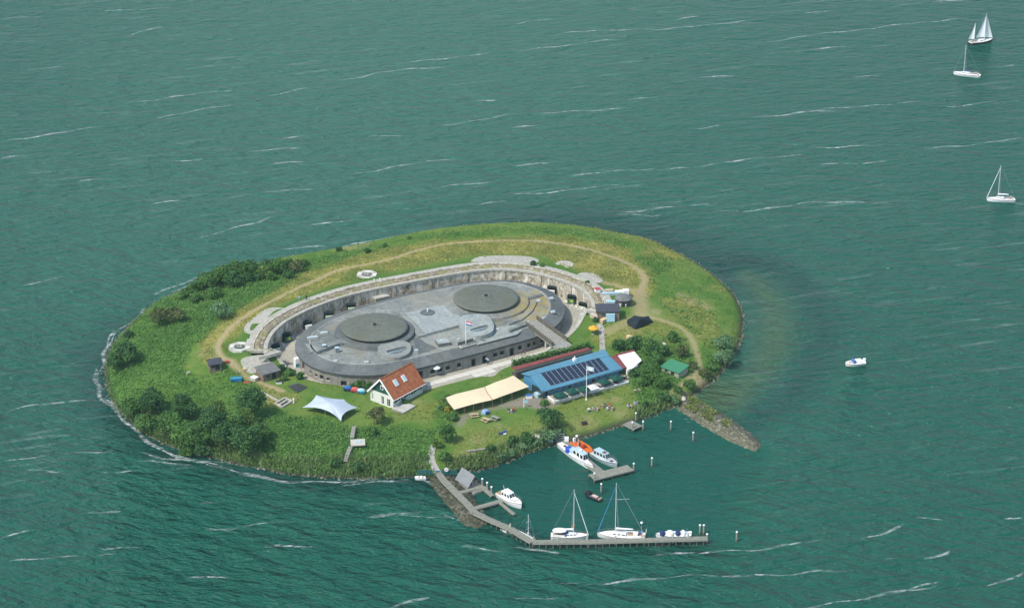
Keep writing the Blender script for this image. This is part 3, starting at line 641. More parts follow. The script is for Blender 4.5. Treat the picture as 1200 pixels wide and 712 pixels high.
# facade with real openings
wall = offset(FORTC, -.45); L = [0]
for i in range(len(wall)): L.append(L[-1] + (wall[(i + 1) % len(wall)] - wall[i]).length)
def at_s(s):
    s %= L[-1]; i = max(j for j in range(len(wall)) if L[j] <= s + 1e-9); return wall[i].lerp(wall[(i + 1) % len(wall)], (s - L[i]) / (L[i + 1] - L[i]))
def s_of(px, py, z):
    q = P(px, py, z); best = (1e9, 0)
    for j in range(int(L[-1] / .25)):
        d = (at_s(j * .25) - Vector((q.x, q.y, wall[0].z))).length
        best = min(best, (d, j * .25))
    return best[1]
OPEN = [(s_of(x, y, 3.2), w_, z0 + LOW, z1 + LOW - .15, kd) for x, y, w_, z0, z1, kd in [
    (549.5,420,1.3,2.1,4.3,'doorway'),(569,421.5,1.3,2.1,4.4,'doorway'),(581.5,418,1.3,3.1,4.3,'window'),(589.6,415.6,1.3,3.1,4.3,'window'),(602,413.4,1.4,2.1,4.4,'doorway'),(610.7,410.3,1.2,3.1,4.4,'window'),
    (622,407,1.2,3.1,4.3,'window'),(628,405,1.0,3.1,4.3,'window'),(640,401.5,1.3,3.1,4.6,'window'),(525.6,433,1.2,3.0,4.2,'window'),(516,435.2,1.4,3.0,4.3,'window'),(508,437,1.3,3.0,4.3,'window'),(494.4,441.5,1.3,2.1,4.6,'doorway'),
    (537,428,1.2,3.0,4.2,'window'),(402.5,449,1.5,2.3,3.8,'window'),(385.6,444.5,.9,3.1,4.0,'window'),(379,442,1.2,2.9,4.2,'window'),(372,440,.9,3.1,4.0,'window'),(356,431,1.5,2.8,5.2,'doorway'),(420,449,.9,3.2,4.1,'window'),(468,447,1.1,3.0,4.1,'window'),(365,437,.8,3.3,4.0,'window')]]
OPEN.sort(); m = FB(); s = 0.0; zb, zt = FLOOR_Z - .4 + LOW, ROOF_Z - .12 + LOW
def seg(s0, s1, z0, z1, depth=0):
    k_ = max(1, int((s1 - s0) / 1.2)); pts = [at_s(s0 + (s1 - s0) * i / k_) for i in range(k_ + 1)]
    m.strip([Vector((p.x, p.y, z0)) for p in pts], [Vector((p.x, p.y, z1)) for p in pts])
for (c, w_, z0, z1, kd) in OPEN:
    a_, b_ = c - w_ / 2, c + w_ / 2
    if a_ < s: continue
    seg(s, a_, zb, zt); seg(a_, b_, zb, z0); seg(a_, b_, z1, zt); s = b_
    A_, B_ = at_s(a_), at_s(b_); t = (B_ - A_).normalized(); inn = Vector((-t.y, t.x, 0)) * .6
    q = [Vector((A_.x, A_.y, z0)), Vector((B_.x, B_.y, z0)), Vector((B_.x, B_.y, z1)), Vector((A_.x, A_.y, z1))]; r_ = [p + inn for p in q]
    m.add(q + r_, [(0, 1, 5, 4), (1, 2, 6, 5), (2, 3, 7, 6), (3, 0, 4, 7)])
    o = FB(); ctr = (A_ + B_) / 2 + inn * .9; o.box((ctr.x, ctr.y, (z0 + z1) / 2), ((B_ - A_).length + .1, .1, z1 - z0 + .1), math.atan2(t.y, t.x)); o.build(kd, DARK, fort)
    fr = FB(); ctr = (A_ + B_) / 2 - inn * .06; fr.box((ctr.x, ctr.y, z0 - .09), ((B_ - A_).length + .3, .22, .16), math.atan2(t.y, t.x)); fr.build('sill', CONC, fort)
seg(s, L[-1], zb, zt); m.build('wall', FSTONE, fort)
# roof: rim, sloping apron, flat top
Z3 = lambda pts, z: [Vector((p.x, p.y, z)) for p in pts]
rim = FB(); o0 = FORTC; rim.strip(Z3(offset(o0, -.5), 6.5), Z3(o0, 6.5), True); rim.strip(Z3(o0, 6.5), Z3(o0, 6.9), True); rim.build('roof_rim', M('dark_rim', (.06, .066, .066), .8, .2), fort)
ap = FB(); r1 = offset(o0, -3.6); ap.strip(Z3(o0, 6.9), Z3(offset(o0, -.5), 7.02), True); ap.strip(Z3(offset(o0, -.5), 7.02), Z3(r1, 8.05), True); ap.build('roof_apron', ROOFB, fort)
lp = FB(); lp.strip(Z3(r1, 8.05), Z3(offset(o0, -3.75), 8.13), True); lp.strip(Z3(offset(o0, -3.75), 8.13), Z3(offset(o0, -4.1), 8.13), True); lp.strip(Z3(offset(o0, -4.1), 8.13), Z3(offset(o0, -4.2), 8.0), True); lp.build('roof_edge_strip', ROOFL, fort)
bm = bmesh.new(); vs = [bm.verts.new((p.x - FC.x, p.y - FC.y, 8.02)) for p in offset(o0, -4.1)]; fc = bm.faces.new(vs); bmesh.ops.triangulate(bm, faces=[fc]); me = bpy.data.meshes.new('roof_top'); bm.to_mesh(me); bm.free(); link('roof_top', me, ROOF, fort)
# apron seams: raised joints every few metres on the front
sm = FB()
for j in range(0, len(o0), 4):
    a_, b_ = Vector((*offset(o0, -.55)[j].xy, 7.05)), Vector((*r1[j].xy, 8.07)); sm.tube(a_, b_, .07, n=4)
o = sm.build('apron_joints', ROOFB, fort); o['kind'] = 'stuff'
# domes
for (cx, cy, half, ring) in ((439, 382.5, 39, 46.5), (569.5, 348.5, 38.4, 50)):
    c =  Pf(cx, cy, 10.0); rr = half * mpp(c); r2 = ring * mpp(c)
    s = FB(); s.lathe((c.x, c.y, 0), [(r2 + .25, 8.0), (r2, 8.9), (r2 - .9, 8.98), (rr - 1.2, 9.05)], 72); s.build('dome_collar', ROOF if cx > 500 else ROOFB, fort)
    s = FB(); s.lathe((c.x, c.y, 0), [(rr - .9, 9.1), (rr - .9, 9.75)], 72); s.build('dome_gap_ring', DARK, fort)
    s = FB(); s.lathe((c.x, c.y, 0), [(rr - .35, 9.66), (rr, 9.74), (rr, 9.92), (rr * .94, 10.03), (rr * .8, 10.19), (rr * .6, 10.33), (rr * .35, 10.43), (rr * .1, 10.47), (.01, 10.48)], 72)
    dm = s.build('dome', DOMEM, fort, True)
    for pl in dm.data.polygons: pl.use_smooth = abs(pl.normal.z) > .5
    hq = FB(); hq.box((c.x, c.y + .3, 10.52), (1.9, 1.9, .14), .5); hatch = hq.build('dome_hatch', M('hatch_grey', (.15, .15, .135), .8, .2), dm)
    hq = FB(); hq.lathe((c.x, c.y, 10.57), [(.5, 0), (.5, .28), (.2, .34)], 12); hq.build('hatch_lid', DARK, dm)
    # a shallow dark shoulder round the collar front
# pale raised deck between the domes
def rslab(pts, z0, z1, name, mat, parent=fort, sm=0):
    pl = PPf(pts, z1)
    if sm: pl = chaikin(pl, sm)
    s = FB(); s.prism([(p.x, p.y) for p in pl], z0, z1, bottom=False); return s.build(name, mat, parent)
rslab([(475,366.5),(497,361.5),(520,357),(535,357),(539,369),(538.5,380.5),(499,391),(487,378)], 7.9, 8.85, 'pale_deck', DECKM)
rslab([(468,365.5),(474,365),(499,392),(490,394)], 7.9, 8.6, 'deck_ramp', ROOFL)
rslab([(489,394),(538,381),(543,381.6),(560,398),(551,402.5),(520,409.5),(500,402)], 7.9, 8.1, 'lower_deck', ROOFL)
rslab([(484,397),(498,393.5),(512,408),(490,414)], 7.9, 8.07, 'dark_roof_patch', ROOFB)
rslab([(579,384),(590,382),(620,379.5),(606,391.5),(560,403.5),(553,401)], 7.9, 8.09, 'side_deck', DECKM)
c =  Pf(501, 366, 8.9); s = FB(); s.lathe((c.x, c.y, 8.8), [(1.95, 0), (1.9, .22), (.4, .3)], 20); disc = s.build('vent_disc', ROOFB, fort); s = FB(); s.tube((c.x, c.y, 9), (c.x, c.y, 10.0), .16); s.build('vent_post', WHITE, disc)
c =  Pf(519, 399.5, 9.0); s = FB(); s.box((c.x, c.y, 8.5), (3.3, 2.8, 1.0), .38); hb_ = s.build('hatch_box', ROOFB, fort); s = FB(); s.box((c.x, c.y, 9.05), (3.0, 2.5, .12), .38); s.build('hatch_top', DECKM, hb_); s = FB(); s.box((c.x - .3, c.y + .1, 9.2), (.9, .7, .2), .38); s.build('skylight', PALEBLUE, hb_)
# two observation turrets with a sunken half-moon of windows
def turret(outer, inner, z1, name):
    O = resample(ccw(chaikin(PPf(outer, z1), 2)), .9); I = resample(ccw(chaikin(PPf(inner, z1), 1)), .45)
    ci = sum(I, Vector()) / len(I); n = 48
    def ray(poly, an):
        d = Vector((math.cos(an), math.sin(an), 0)); best = None
        for a, b in zip(poly, poly[1:] + poly[:1]):
            e = b - a; det = d.x * -e.y + d.y * e.x
            if abs(det) < 1e-9: continue
            q = a - ci; tt = (q.x * -e.y + q.y * e.x) / det; uu = (d.x * q.y - d.y * q.x) / det
            if tt > 0 and -1e-6 <= uu <= 1 + 1e-6: best = tt if best is None else max(best, tt)
        return ci + d * (best or .1)
    OO = [ray(O, 2 * math.pi * i / n) for i in range(n)]; II = [ray(I, 2 * math.pi * i / n) for i in range(n)]
    s = FB(); s.strip(Z3(OO, 7.9), Z3(OO, z1), True); s.strip(Z3(OO, z1), Z3(II, z1), True); s.strip(Z3(II, z1), Z3(II, z1 - .55), True); tb = s.build(name, DECKM if outer[0][0] > 500 else ROOFL, fort)
    s = FB(); s.add(Z3(II, z1 - .52), [tuple(range(n))]); s.build('sunken_floor', M('dark_slate', (.15, .165, .16), .8, .2), tb)
    return tb, II, z1
tb, II, z1 = turret([(537,371),(548,368.5),(563,367),(571,369),(576,374),(579.5,381),(578,387.5),(570,392),(558,394),(547,391.5),(541,386),(537,378)], [(550,386),(561,382.5),(572,379.2),(573.2,381.5),(571.5,384.5),(566,387.3),(558,388.3),(553,387.8)], 9.3, 'observation_turret')
for i in range(4):
    a_ =  Pf(555 + 4 * i, 387.3 - .75 * i - .0 * i, z1 - .3); s = FB(); s.box((a_.x, a_.y, z1 - .28), (.75, .12, .34), .25 + .12 * i); s.build('pane', PALEBLUE, tb)
for (x_, y_, w2) in ((553.5, 374.5, .8), (561, 371.5, .35), (545.5,371, 1.8)):
    a_ =  Pf(x_, y_, z1); s = FB(); s.box((a_.x, a_.y, z1 + .08), (w2, .5, .3), .3); s.build('vent_box', GREYB, tb)
tb, II, z1 = turret([(441.5,408),(445,403.5),(455,400),(468,398.2),(478,400),(482.5,405),(481,412),(474,417),(464,419.3),(453,418.5),(445,414)], [(451.5,411.2),(464,407.6),(476.5,404.4),(477.6,407),(475,410.5),(469,413.3),(461,414.6),(455,413.5)], 9.0, 'observation_turret')
for i in range(4):
    a_ =  Pf(457 + 4 * i, 413.2 - .7 * i, z1 - .3); s = FB(); s.box((a_.x, a_.y, z1 - .28), (.75, .12, .34), .25 + .12 * i); s.build('pane', PALEBLUE, tb)
# curved step in front of the left dome and the small ramps
rslab([(371,412),(378,403.5),(396,397),(420,395),(440,396),(441,403.5),(430,404.5),(415,402.8),(405,400.8),(398,401.5),(384,407)], 7.9, 8.95, 'raised_terrace', ROOF)
rslab([(357,402),(368,404),(380,409.5),(381.5,412.5),(374,414.5),(364,410.5)], 7.9, 8.13, 'pale_roof_panel', ROOFL)
rslab([(385,411),(396,405.5),(411,411.2),(424,412.5),(403,413.5),(386,415.5)], 7.9, 8.14, 'pale_roof_panel', ROOFL)
rslab([(586,373),(600,372),(614,366),(622,352.5),(630,352),(624,364),(612,374),(597,379.5)], 7.9, 8.4, 'stepped_collar', ROOF)
rslab([(596,385),(616,377.5),(618.5,379),(598,387)], 7.9, 8.8, 'parapet_wall', ROOF)
rslab([(616,348.5),(634,343.5),(637,345.5),(619,350.5)], 7.9, 8.3, 'roof_kerb', ROOFB)
for x_, y_, w_, d_, h_, ro in ((366.5,395.3,2.7,.9,.35,.32),(380,389.6,1.9,.8,.3,.32),(393,422.7,1.0,.7,.3,.2),(429.5,424,1.1,.75,.3,.2),(631,352.3,1.0,.9,.3,.3),(646,349.3,1.2,.9,.3,.3),(648,365,1.1,.9,.3,.3),(636.5,372.6,.6,.5,.25,.3),(619,377.2,.6,.5,.25,.3),(488,410.3,.9,.7,.3,.3),(449,418.4,.6,.5,.25,.2),(537.5,397,.8,.6,.25,.3),(583,385.3,1.0,.7,.25,.3),(482.5,392,.5,.5,.3,.3),(433,367.7,.9,.5,.2,.2),(524,347.2,.5,.5,.25,.2),(600,338.5,.6,.5,.25,.2)):
    c =  Pf(x_, y_, 8.3); s = FB(); s.box((c.x, c.y, 8.0 + h_ * .7), (w_, d_, h_ * 1.3), ro); sk = s.build('skylight_kerb', CONC, fort); s = FB(); s.box((c.x, c.y, 8.0 + h_ * 1.35 + .06), (w_ * .9, d_ * .86, .12), ro); s.build('skylight', M('frosted_skylight', (.42, .52, .54), .35, .08), sk)
for x_, y_ in ((380,409.3),(395,412.5)):
    c =  Pf(x_, y_, 8.2); s = FB(); s.box((c.x, c.y, 8.7), (.8, .8, 1.5), .3); ch = s.build('vent_shaft', M('shaft_grey', (.17, .18, .18), .8, .2), fort); s = FB(); s.box((c.x, c.y, 9.5), (.98, .98, .12), .3); s.build('vent_cap', PALEBLUE, ch)
# flag balcony
c0, c1 =  Pf(538.5, 408.5, 7.6),  Pf(556, 403.6, 7.6); d = (c1 - c0).normalized(); an = math.atan2(d.y, d.x); cc = (c0 + c1) / 2
s = FB(); s.box((cc.x, cc.y, 8.05), ((c1 - c0).length, 1.8, .25), an); bal = s.build('balcony', CONC, fort)
s = FB(); nn = Vector((d.y, -d.x, 0))
for q in np.linspace(-.5, .5, 9):
    b_ = cc + d * (c1 - c0).length * q + nn * .85; s.tube((b_.x, b_.y, 8.2), (b_.x, b_.y, 9.2), .05, n=4)
for hz in (8.7, 9.2): a_, b_ = c0 + nn * .85, c1 + nn * .85; s.tube((a_.x, a_.y, hz), (b_.x, b_.y, hz), .08, n=4)
s.build('railing', M('dark_railing', (.08, .1, .1), .6), bal)
s = FB(); a_, b_ = c0 - nn * .7, c1 - nn * .7; s.box(((a_.x + b_.x) / 2, (a_.y + b_.y) / 2, 8.6), ((c1 - c0).length, .3, 1.0), an); s.build('balcony_wall', ROOFB, bal)

def flagpole(base, H, flag, label, fl=1.9, fh=1.2, dirv=(1, 0), pole_r=.09, cat='flagpole'):
    t = thing('flagpole', base, label, cat); s = MB(); s.tube((0, 0, 0), (0, 0, H), pole_r * 1.2, pole_r * .8, 8); s.lathe((0, 0, H), [(pole_r, 0), (pole_r * 1.5, .1), (.02, .2)], 8); s.lathe((0, 0, 0), [(.25, -.1), (.22, .25), (.12, .3)], 8); s.build('pole', WHITE, t)
    f = None
    for j, mt in enumerate(flag):
        s = MB(); n_ = 9; A_, B_ = [], []
        for i in range(n_):
            u_ = i / (n_ - 1); sag = -.35 * u_ * fl * .5; off = .13 * math.sin(u_ * 7) * u_
            x_, y_ = dirv[0] * u_ * fl - dirv[1] * off, dirv[1] * u_ * fl + dirv[0] * off
            top = H - .05 - fh * j / len(flag) + sag; bot = H - .05 - fh * (j + 1) / len(flag) + sag; A_.append((x_ + .1 * dirv[0], y_, bot)); B_.append((x_ + .1 * dirv[0], y_, top))
        s.strip(A_, B_)
        if j == 0: f = s.build('flag' if len(flag) == 1 else 'flag_stripe', mt, t, True)
        else: s.build('flag_stripe', mt, t, True)
    return t
FR, FW, FBL = M('flag_red', (.6, .035, .04), .7, .05), M('flag_white', (.85, .85, .85), .7, .04), M('flag_blue', (.02, .06, .3), .7, .05)
p0 = P(546, 406.5, 6.5); flagpole(p0, 7.3, (FR, FW, FBL), 'white flagpole with red white and blue flag on the fort roof edge', 1.6, 1.0, (.98, -.2))

# bridge from the roof to the bank
bz0, bz1 = 7.05, 4.9
qa, qb, qc, qd = P(615.5,380,bz0), P(630,374.5,bz0), P(675,407,bz1), P(651,415.5,bz1 - .5)
qc, qd = P(674,406.2,bz1), P(656.5,411.5,bz1)
bt = thing('footbridge', (qa + qc) / 2, 'grey concrete footbridge with low parapets crossing the ditch from the fort roof', 'bridge'); OF = tuple((qa + qc) / 2)
s = MB(OF); s.slab([qa, qb, qc, qd], .55); s.build('bridge_deck', M('bridge_concrete', (.27, .265, .225), .9, .3, 1.2, bump=.3), bt)
def rail(a, b, h, wd, name, mat, of, parent):
    s = MB(of); d = (b - a); d.z = 0; d.normalize(); nn = Vector((-d.y, d.x, 0)) * wd / 2
    vs = [a + nn, a - nn, b - nn, b + nn]; s.add([v + Vector((0, 0, h)) for v in vs] + [v + Vector((0, 0, .003)) for v in vs], [(0, 1, 2, 3), (4, 7, 6, 5), (0, 4, 5, 1), (1, 5, 6, 2), (2, 6, 7, 3), (3, 7, 4, 0)]); return s.build(name, mat, parent)
PARA = M('mossy_parapet', (.11, .10, .075), .95, .35, 1.0)
ed = (qd - qa) ; eb = (qc - qb)
rail(qa + ed * .02, qa + ed * .80, 1.0, .4, 'parapet', PARA, OF, bt); rail(qb - ed * .02, qb + eb * .80, 1.0, .4, 'parapet', PARA, OF, bt)
for f_ in (.28, .55, .8):
    a_ = qa.lerp(qd, f_); b_ = qb.lerp(qc, f_)
    for q in (a_.lerp(b_, .15), a_.lerp(b_, .85)):
        s = MB(OF); s.box((q.x, q.y, (q.z - .5 + 1.2) / 2), (.6, .6, q.z - .5 - 1.2), .6); s.build('pier', CONC, bt)
s = MB(OF); a_, b_ = P(638,412.5,FLOOR_Z+.6), P(660,404.5,FLOOR_Z+3.1); s.add([a_ + Vector((.5, -.7, 0)), a_ - Vector((.5, -.7, 0)), b_ - Vector((.5, -.7, 0)), b_ + Vector((.5, -.7, 0))], [(0, 1, 2, 3)])
stp = thing('stair_ramp', a_, 'pale blue stair ramp leading from the ditch up to the footbridge', 'ramp'); ww = (b_ - a_).normalized(); nn = Vector((-ww.y, ww.x, 0)).normalized() * .75; s = MB(tuple(a_)); s.slab([a_ + nn, a_ - nn, b_ - nn, b_ + nn], .2); s.build('ramp_deck', PALEBLUE, stp)
for sg in (1, -1): rail(a_ + nn * sg, b_ + nn * sg, .3, .1, 'ramp_kerb', PALEBLUE, tuple(a_), stp)
for q in (b_ + nn * .7, b_ - nn * .7): s = MB(tuple(a_)); s.tube((q.x, q.y, 1.8), (q.x, q.y, q.z - .2), .1); s.build('ramp_leg', STEEL, stp)
# stair dropping into the ditch from the terrace
a_, b_, c_ = P(441.5,328,7.3), P(448,345,5.0), P(437,353,4.0)
t = thing('ditch_stair', b_, 'steep concrete stair from the terrace down into the ditch behind the left dome', 'stair'); s = MB(tuple(b_)); n_ = 14
dd = b_ - a_; nn = Vector((-dd.y, dd.x, 0)).normalized() * .8
for i in range(n_):
    q = a_.lerp(b_, (i + .5) / n_); s.box((q.x, q.y, q.z - .3), (1.6, dd.xy.length / n_ + .02, .6), math.atan2(dd.y, dd.x) - math.pi / 2)
o = s.build('steps', CONC, t); o['kind'] = 'stuff'
for sg in (1, -1): rail(a_ + nn * sg, b_ + nn * sg, .6, .2, 'stair_wall', CONC, tuple(b_), t)
s = MB(tuple(b_)); s.box((b_.x - .4, b_.y - .6, b_.z - .2), (4.2, 2.4, .4), .5); s.build('landing', CONC, t)
s = MB(tuple(b_)); s.box((b_.x - .4, b_.y - .6, (b_.z - .4 + FLOOR_Z) / 2), (3.6, 1.9, b_.z - .4 - FLOOR_Z), .5); s.build('landing_base', EARTH, t)
# dark framed booths against the ditch wall
BO = [(350,381.5,'third booth from the left, white front with black surround, at foot of ditch wall',0),(377,370.5,'fourth booth from the left, pale green front with black surround at ditch wall',1),(406,361,'fifth booth from the left, yellow green front in a black surround at ditch wall',1),(329,396,'dark green booth with yellow panel, second from the left at ditch wall',2),(318.5,411,'leftmost booth, pale green with white top, beside the white rubble in ditch',1),
      (653.5,340.5,'cream fronted booth in black surround behind the right dome',0),(673.8,351,'green fronted dark booth at the right bend of ditch wall',2),(685,363.5,'white and green booth near the right end of the ditch',1)]
for x_, y_, lab, kd in BO:
    c = P(x_, y_ + 1.5, FLOOR_Z); i = min(range(nD), key=lambda j: (DITCHC[j].xy - c.xy).length); t_ = (DITCHC[(i + 1) % nD] - DITCHC[i - 1]).normalized(); an = math.atan2(t_.y, t_.x)
    nn = Vector((-t_.y, t_.x, 0)); c = DITCHC[i] + nn * 1.0; zz_ = FLOOR_Z
    while pix(c.x, c.y, zz_)[1] > y_ + 4.5 and zz_ < 5.0: zz_ += .05
    c = Vector((c.x, c.y, zz_))
    fd_ = nn + Vector((0, -1.5, 0)); t = thing('display_booth', c, lab, 'booth', 'booths against the ditch wall', math.atan2(fd_.y, fd_.x) + math.pi / 2)
    s = MB(); s.box((0, .75, 1.1), (2.3, .2, 2.2)); s.build('back_panel', BLACK, t); s = MB(); s.box((0, .1, (FLOOR_Z - zz_) / 2 - .15), (2.3, 1.3, zz_ - FLOOR_Z + .3)); s.build('base', CONC, t)
    for sg in (-1, 1): s = MB(); s.box((sg * 1.08, .3, 1.05), (.14, .8, 2.1)); s.build('side_panel', BLACK, t)
    s = MB(); s.box((0, .25, 2.15), (2.4, 1.1, .14), 0, (.1, 'X')); s.build('booth_roof', BLACK, t)
    s = MB(); s.box((0, -.45, .75), (1.85, .5, 1.4)); s.build('front_panel', [WHITE, M('pale_green', (.45, .55, .38), .6), M('dark_green', (.05, .13, .07), .7)][kd], t)
    s = MB(); s.box((.25, -.73, 1.0), (.9, .06, .6)); s.build('sign_panel', [M('pale_green', (.45, .55, .38)), WHITE, M('lime_panel', (.42, .46, .07), .6)][kd], t)
for (x_, y_, lab, s3, mt) in ((482,341,'larger white block of rubble lying in the ditch behind the domes',(2.2,1.4,.9),WHITE),(490,341,'smaller white block next to a dark one in the ditch behind the domes',(1.9,1.1,.8),WHITE),(520,335.5,'long white block in the ditch left of the far dome',(2.0,1.0,.7),WHITE),(625,332.5,'white board leaning in the ditch right of the far dome',(1.8,.6,1.3),WHITE),(684.5,375,'small pale blue hut near the right end of the ditch',(1.6,1.5,1.8),PALEBLUE),(348,429,'white and blue portable toilet at the left corner of fort wall',(1.2,1.2,2.3),WHITE),(553,334,'white slab lying in ditch behind the far dome',(1.9,.8,.5),WHITE)):
    c = P(x_, y_, FLOOR_Z); t = thing({'s': 'rubble_block'}.get('s') if 'block' in lab or 'slab' in lab or 'board' in lab else ('hut' if 'hut' in lab else 'portable_toilet'), c, lab, 'block' if 'block' in lab or 'slab' in lab or 'board' in lab else ('hut' if 'hut' in lab else 'toilet'), rz=.5)
    s = MB(); s.box((0, 0, s3[2] / 2), s3); s.build('body', mt, t); s = MB(); s.box((.1, 0, s3[2] + .06), (s3[0] * .85, s3[1] * .8, .14), .1); s.build('top', WHITE, t)
    if 'toilet' in lab: s = MB(); s.box((0, -.63, .55), (1.22, .08, .9)); s.build('blue_skirt', TEAL, t)
# ------------------------------------------------------------------ house
HL_ = P(435.3, 471, 2.2); HR = P(461, 478.8, 2.2); 
wv_ = HR - HL_; wlen = 7.4; th = math.atan2(wv_.y, wv_.x); th = (th + (math.atan2((P(492.7,464.4,2.2) - HR).y, (P(492.7,464.4,2.2) - HR).x) - math.pi / 2)) / 2
HZ = 2.25; hc = Vector((HR.x, HR.y, HZ))
ht = thing('house', hc, 'small white house with steep red tiled roof and dark green gable near the fort wall', 'house', rz=th)
# local frame: x across the gable (0 = right front corner, -W = left), y along the house
W_, LN, EH, RH = 7.4, 11.0, 3.1, 7.0
HW = M('house_plaster', (.62, .63, .55), .8, .08, .7); 
k = N('red_roof_tiles'); b_ = k.noise(1.3, 4, .7); wv = k.n('ShaderNodeTexWave', bands_direction='Y'); wv.inputs['Scale'].default_value = 1.6; k.l(k.co.outputs['Object'], wv.inputs[0])
col = k.ramp(b_, [(.3, (.22, .072, .034)), (.55, (.36, .12, .052)), (.75, (.46, .21, .10))]); k.bump(wv.outputs[0], .5, .08); k.done(col, .85, .2); TILE = k.m
s = MB(); hw = [(-W_, 0), (0, 0), (0, LN), (-W_, LN)]
# walls as four sheets with openings
def wall_open(mb, a, b, z0, z1, ops, depth=.15):
    a = Vector(a); b = Vector(b); d = (b - a).normalized(); L_ = (b - a).length; inn = Vector((-d.y, d.x, 0)) * depth; res = []
    q = lambda u, z: Vector((a.x + d.x * u, a.y + d.y * u, z)); u = 0
    F_ = lambda u0, u1, z0, z1: mb.add([q(u0, z0), q(u1, z0), q(u1, z1), q(u0, z1)], [(0, 1, 2, 3)])
    for (u0, u1, c0, c1) in ops:
        F_(u, u0, z0, z1); F_(u0, u1, z0, c0); F_(u0, u1, c1, z1); u = u1
        o = [q(u0, c0), q(u1, c0), q(u1, c1), q(u0, c1)]; i_ = [p + inn for p in o]; mb.add(o + i_, [(0, 1, 5, 4), (1, 2, 6, 5), (2, 3, 7, 6), (3, 0, 4, 7)]); res.append((i_, d, inn))
    F_(u, L_, z0, z1); return res
o1 = wall_open(s, (-W_, 0, 0), (0, 0, 0), -.4, EH, [(.35, 1.0, .5, 2.3), (3.5, 4.5, .1, 2.4), (5.3, 6.5, .1, 2.2)]); o2 = wall_open(s, (0, 0, 0), (0, LN, 0), -.4, EH, [(1.0, 2.9, 1.2, 2.6), (4.6, 6.6, 1.2, 2.6), (8.0, 10.0, 1.2, 2.6)])
s.add([(0, LN, -.4), (-W_, LN, -.4), (-W_, LN, EH), (-W_ / 2, LN, RH - .15), (0, LN, EH)], [(0, 1, 2, 3, 4)]); s.add([(-W_, LN, -.4), (-W_, 0, -.4), (-W_, 0, EH), (-W_, LN, EH)], [(0, 1, 2, 3)]); s.build('wall', HW, ht)
for i_, (pts, d, inn) in enumerate(o1 + o2):
    g_ = MB(); g_.add(pts, [(0, 1, 2, 3)]); nm = 'window' if i_ not in (1, 2) else 'door'; wn = g_.build(nm, GLASS, ht)
    f_ = MB(); c_ = sum(pts, Vector()) / 4 - inn * .5; w2 = (pts[1] - pts[0]).length; h2 = pts[2].z - pts[1].z; an = math.atan2(d.y, d.x)
    f_.box(c_ + Vector((0, 0, h2 / 2 - .05)), (w2, .1, .1), an); f_.box(c_ - Vector((0, 0, h2 / 2 - .05)), (w2, .1, .1), an); f_.box(c_, (.08, .1, h2), an)
    for sg in (-1, 1): f_.box(c_ + d * sg * (w2 / 2 - .05), (.1, .1, h2 - .2), an)
    f_.build('frame', WHITE, wn)
    if i_ >= 3:
        for sg in (-1, 1): sh_ = MB(); sh_.box(c_ + d * sg * (w2 / 2 + .28) - inn * .9, (.5, .06, h2), an); sh_.build('shutter', M('dark_shutter', (.03, .05, .05), .6), wn)
s = MB(); s.add([(-W_, .02, EH), (0, .02, EH), (-W_ / 2, .02, RH - .15)], [(0, 1, 2)])
k = N('dark_green_boards'); wv = k.n('ShaderNodeTexWave', bands_direction='X'); wv.inputs['Scale'].default_value = 2.5; k.l(k.co.outputs['Object'], wv.inputs[0]); k.bump(wv.outputs[0], .4, .05); k.done(k.mix(k.noise(1, 3), (.012, .06, .045), (.02, .085, .06)), .6, .3)
s.build('gable', k.m, ht)
s = MB(); s.box((-W_ / 2 + .15, -.02, 4.6), (.9, .12, 1.1)); gw = s.build('gable_window', WHITE, ht); s = MB(); s.box((-W_ / 2 + .15, -.09, 4.6), (.6, .05, .8)); s.build('pane', GLASS, gw)
sl_ = (RH - EH) / (W_ / 2); ov = .55; s = MB()
for sg in (1, -1):
    e = (-W_ / 2 + sg * (W_ / 2 + ov), EH - ov * sl_); t_ = [(-W_ / 2, -.45, RH), (e[0], -.45, e[1]), (e[0], LN + .45, e[1]), (-W_ / 2, LN + .45, RH)]
    s.slab([Vector(q) + Vector((0, 0, .003 * sg)) for q in t_], .22)
rf = s.build('roof', TILE, ht)
s = MB(); s.tube((-W_ / 2, -.5, RH), (-W_ / 2, LN + .5, RH), .16, n=8); s.build('ridge_tiles', TILE, rf)
for sg in (1, -1):
    s = MB(); a_ = Vector((-W_ / 2, -.5, RH - .1)); b_ = Vector((-W_ / 2 + sg * (W_ / 2 + ov), -.5, EH - ov * sl_ - .1)); d_ = (b_ - a_).normalized(); up = Vector((-d_.z * sg, 0, d_.x * sg)) * .2
    pv = [a_ - up, b_ - up, b_ + up, a_ + up]; s.add(pv + [p + Vector((0, -.09, 0)) for p in pv], [(0, 1, 2, 3), (7, 6, 5, 4), (0, 4, 5, 1), (1, 5, 6, 2), (2, 6, 7, 3), (3, 7, 4, 0)]); s.build('bargeboard', WHITE, rf)
s = MB(); s.box((ov + .06, LN / 2, EH - ov * sl_ - .1), (.14, LN + .9, .14)); s.build('gutter', WHITE, rf)
for y_, dn in ((3.2, .5), (6.3, .5)):
    c_ = Vector((-W_ / 2 + (W_ / 2) * dn, y_, RH - (RH - EH) * dn + .18)); an = math.atan(sl_); s = MB(); s.box(c_, (1.7, 1.2, .14), 0, (an, 'Y')); sk = s.build('roof_window', WHITE, ht); s = MB(); s.box(c_ + Vector((.03, 0, .08)), (1.4, .95, .08), 0, (an, 'Y')); s.build('pane', M('sky_glass', (.45, .55, .6), .15, .1, spec=.6), sk)
s = MB(); s.box((2.1, 1.5, .05), (3.6, 4.6, .9)); s.build('porch_slab', CONC, ht)
s = MB(); s.box((2.1, -.9, -.02), (3.5, .25, 1.0)); s.build('porch_wall', M('grey_brick', (.24, .22, .19), .9, .3), ht)
bh = HW

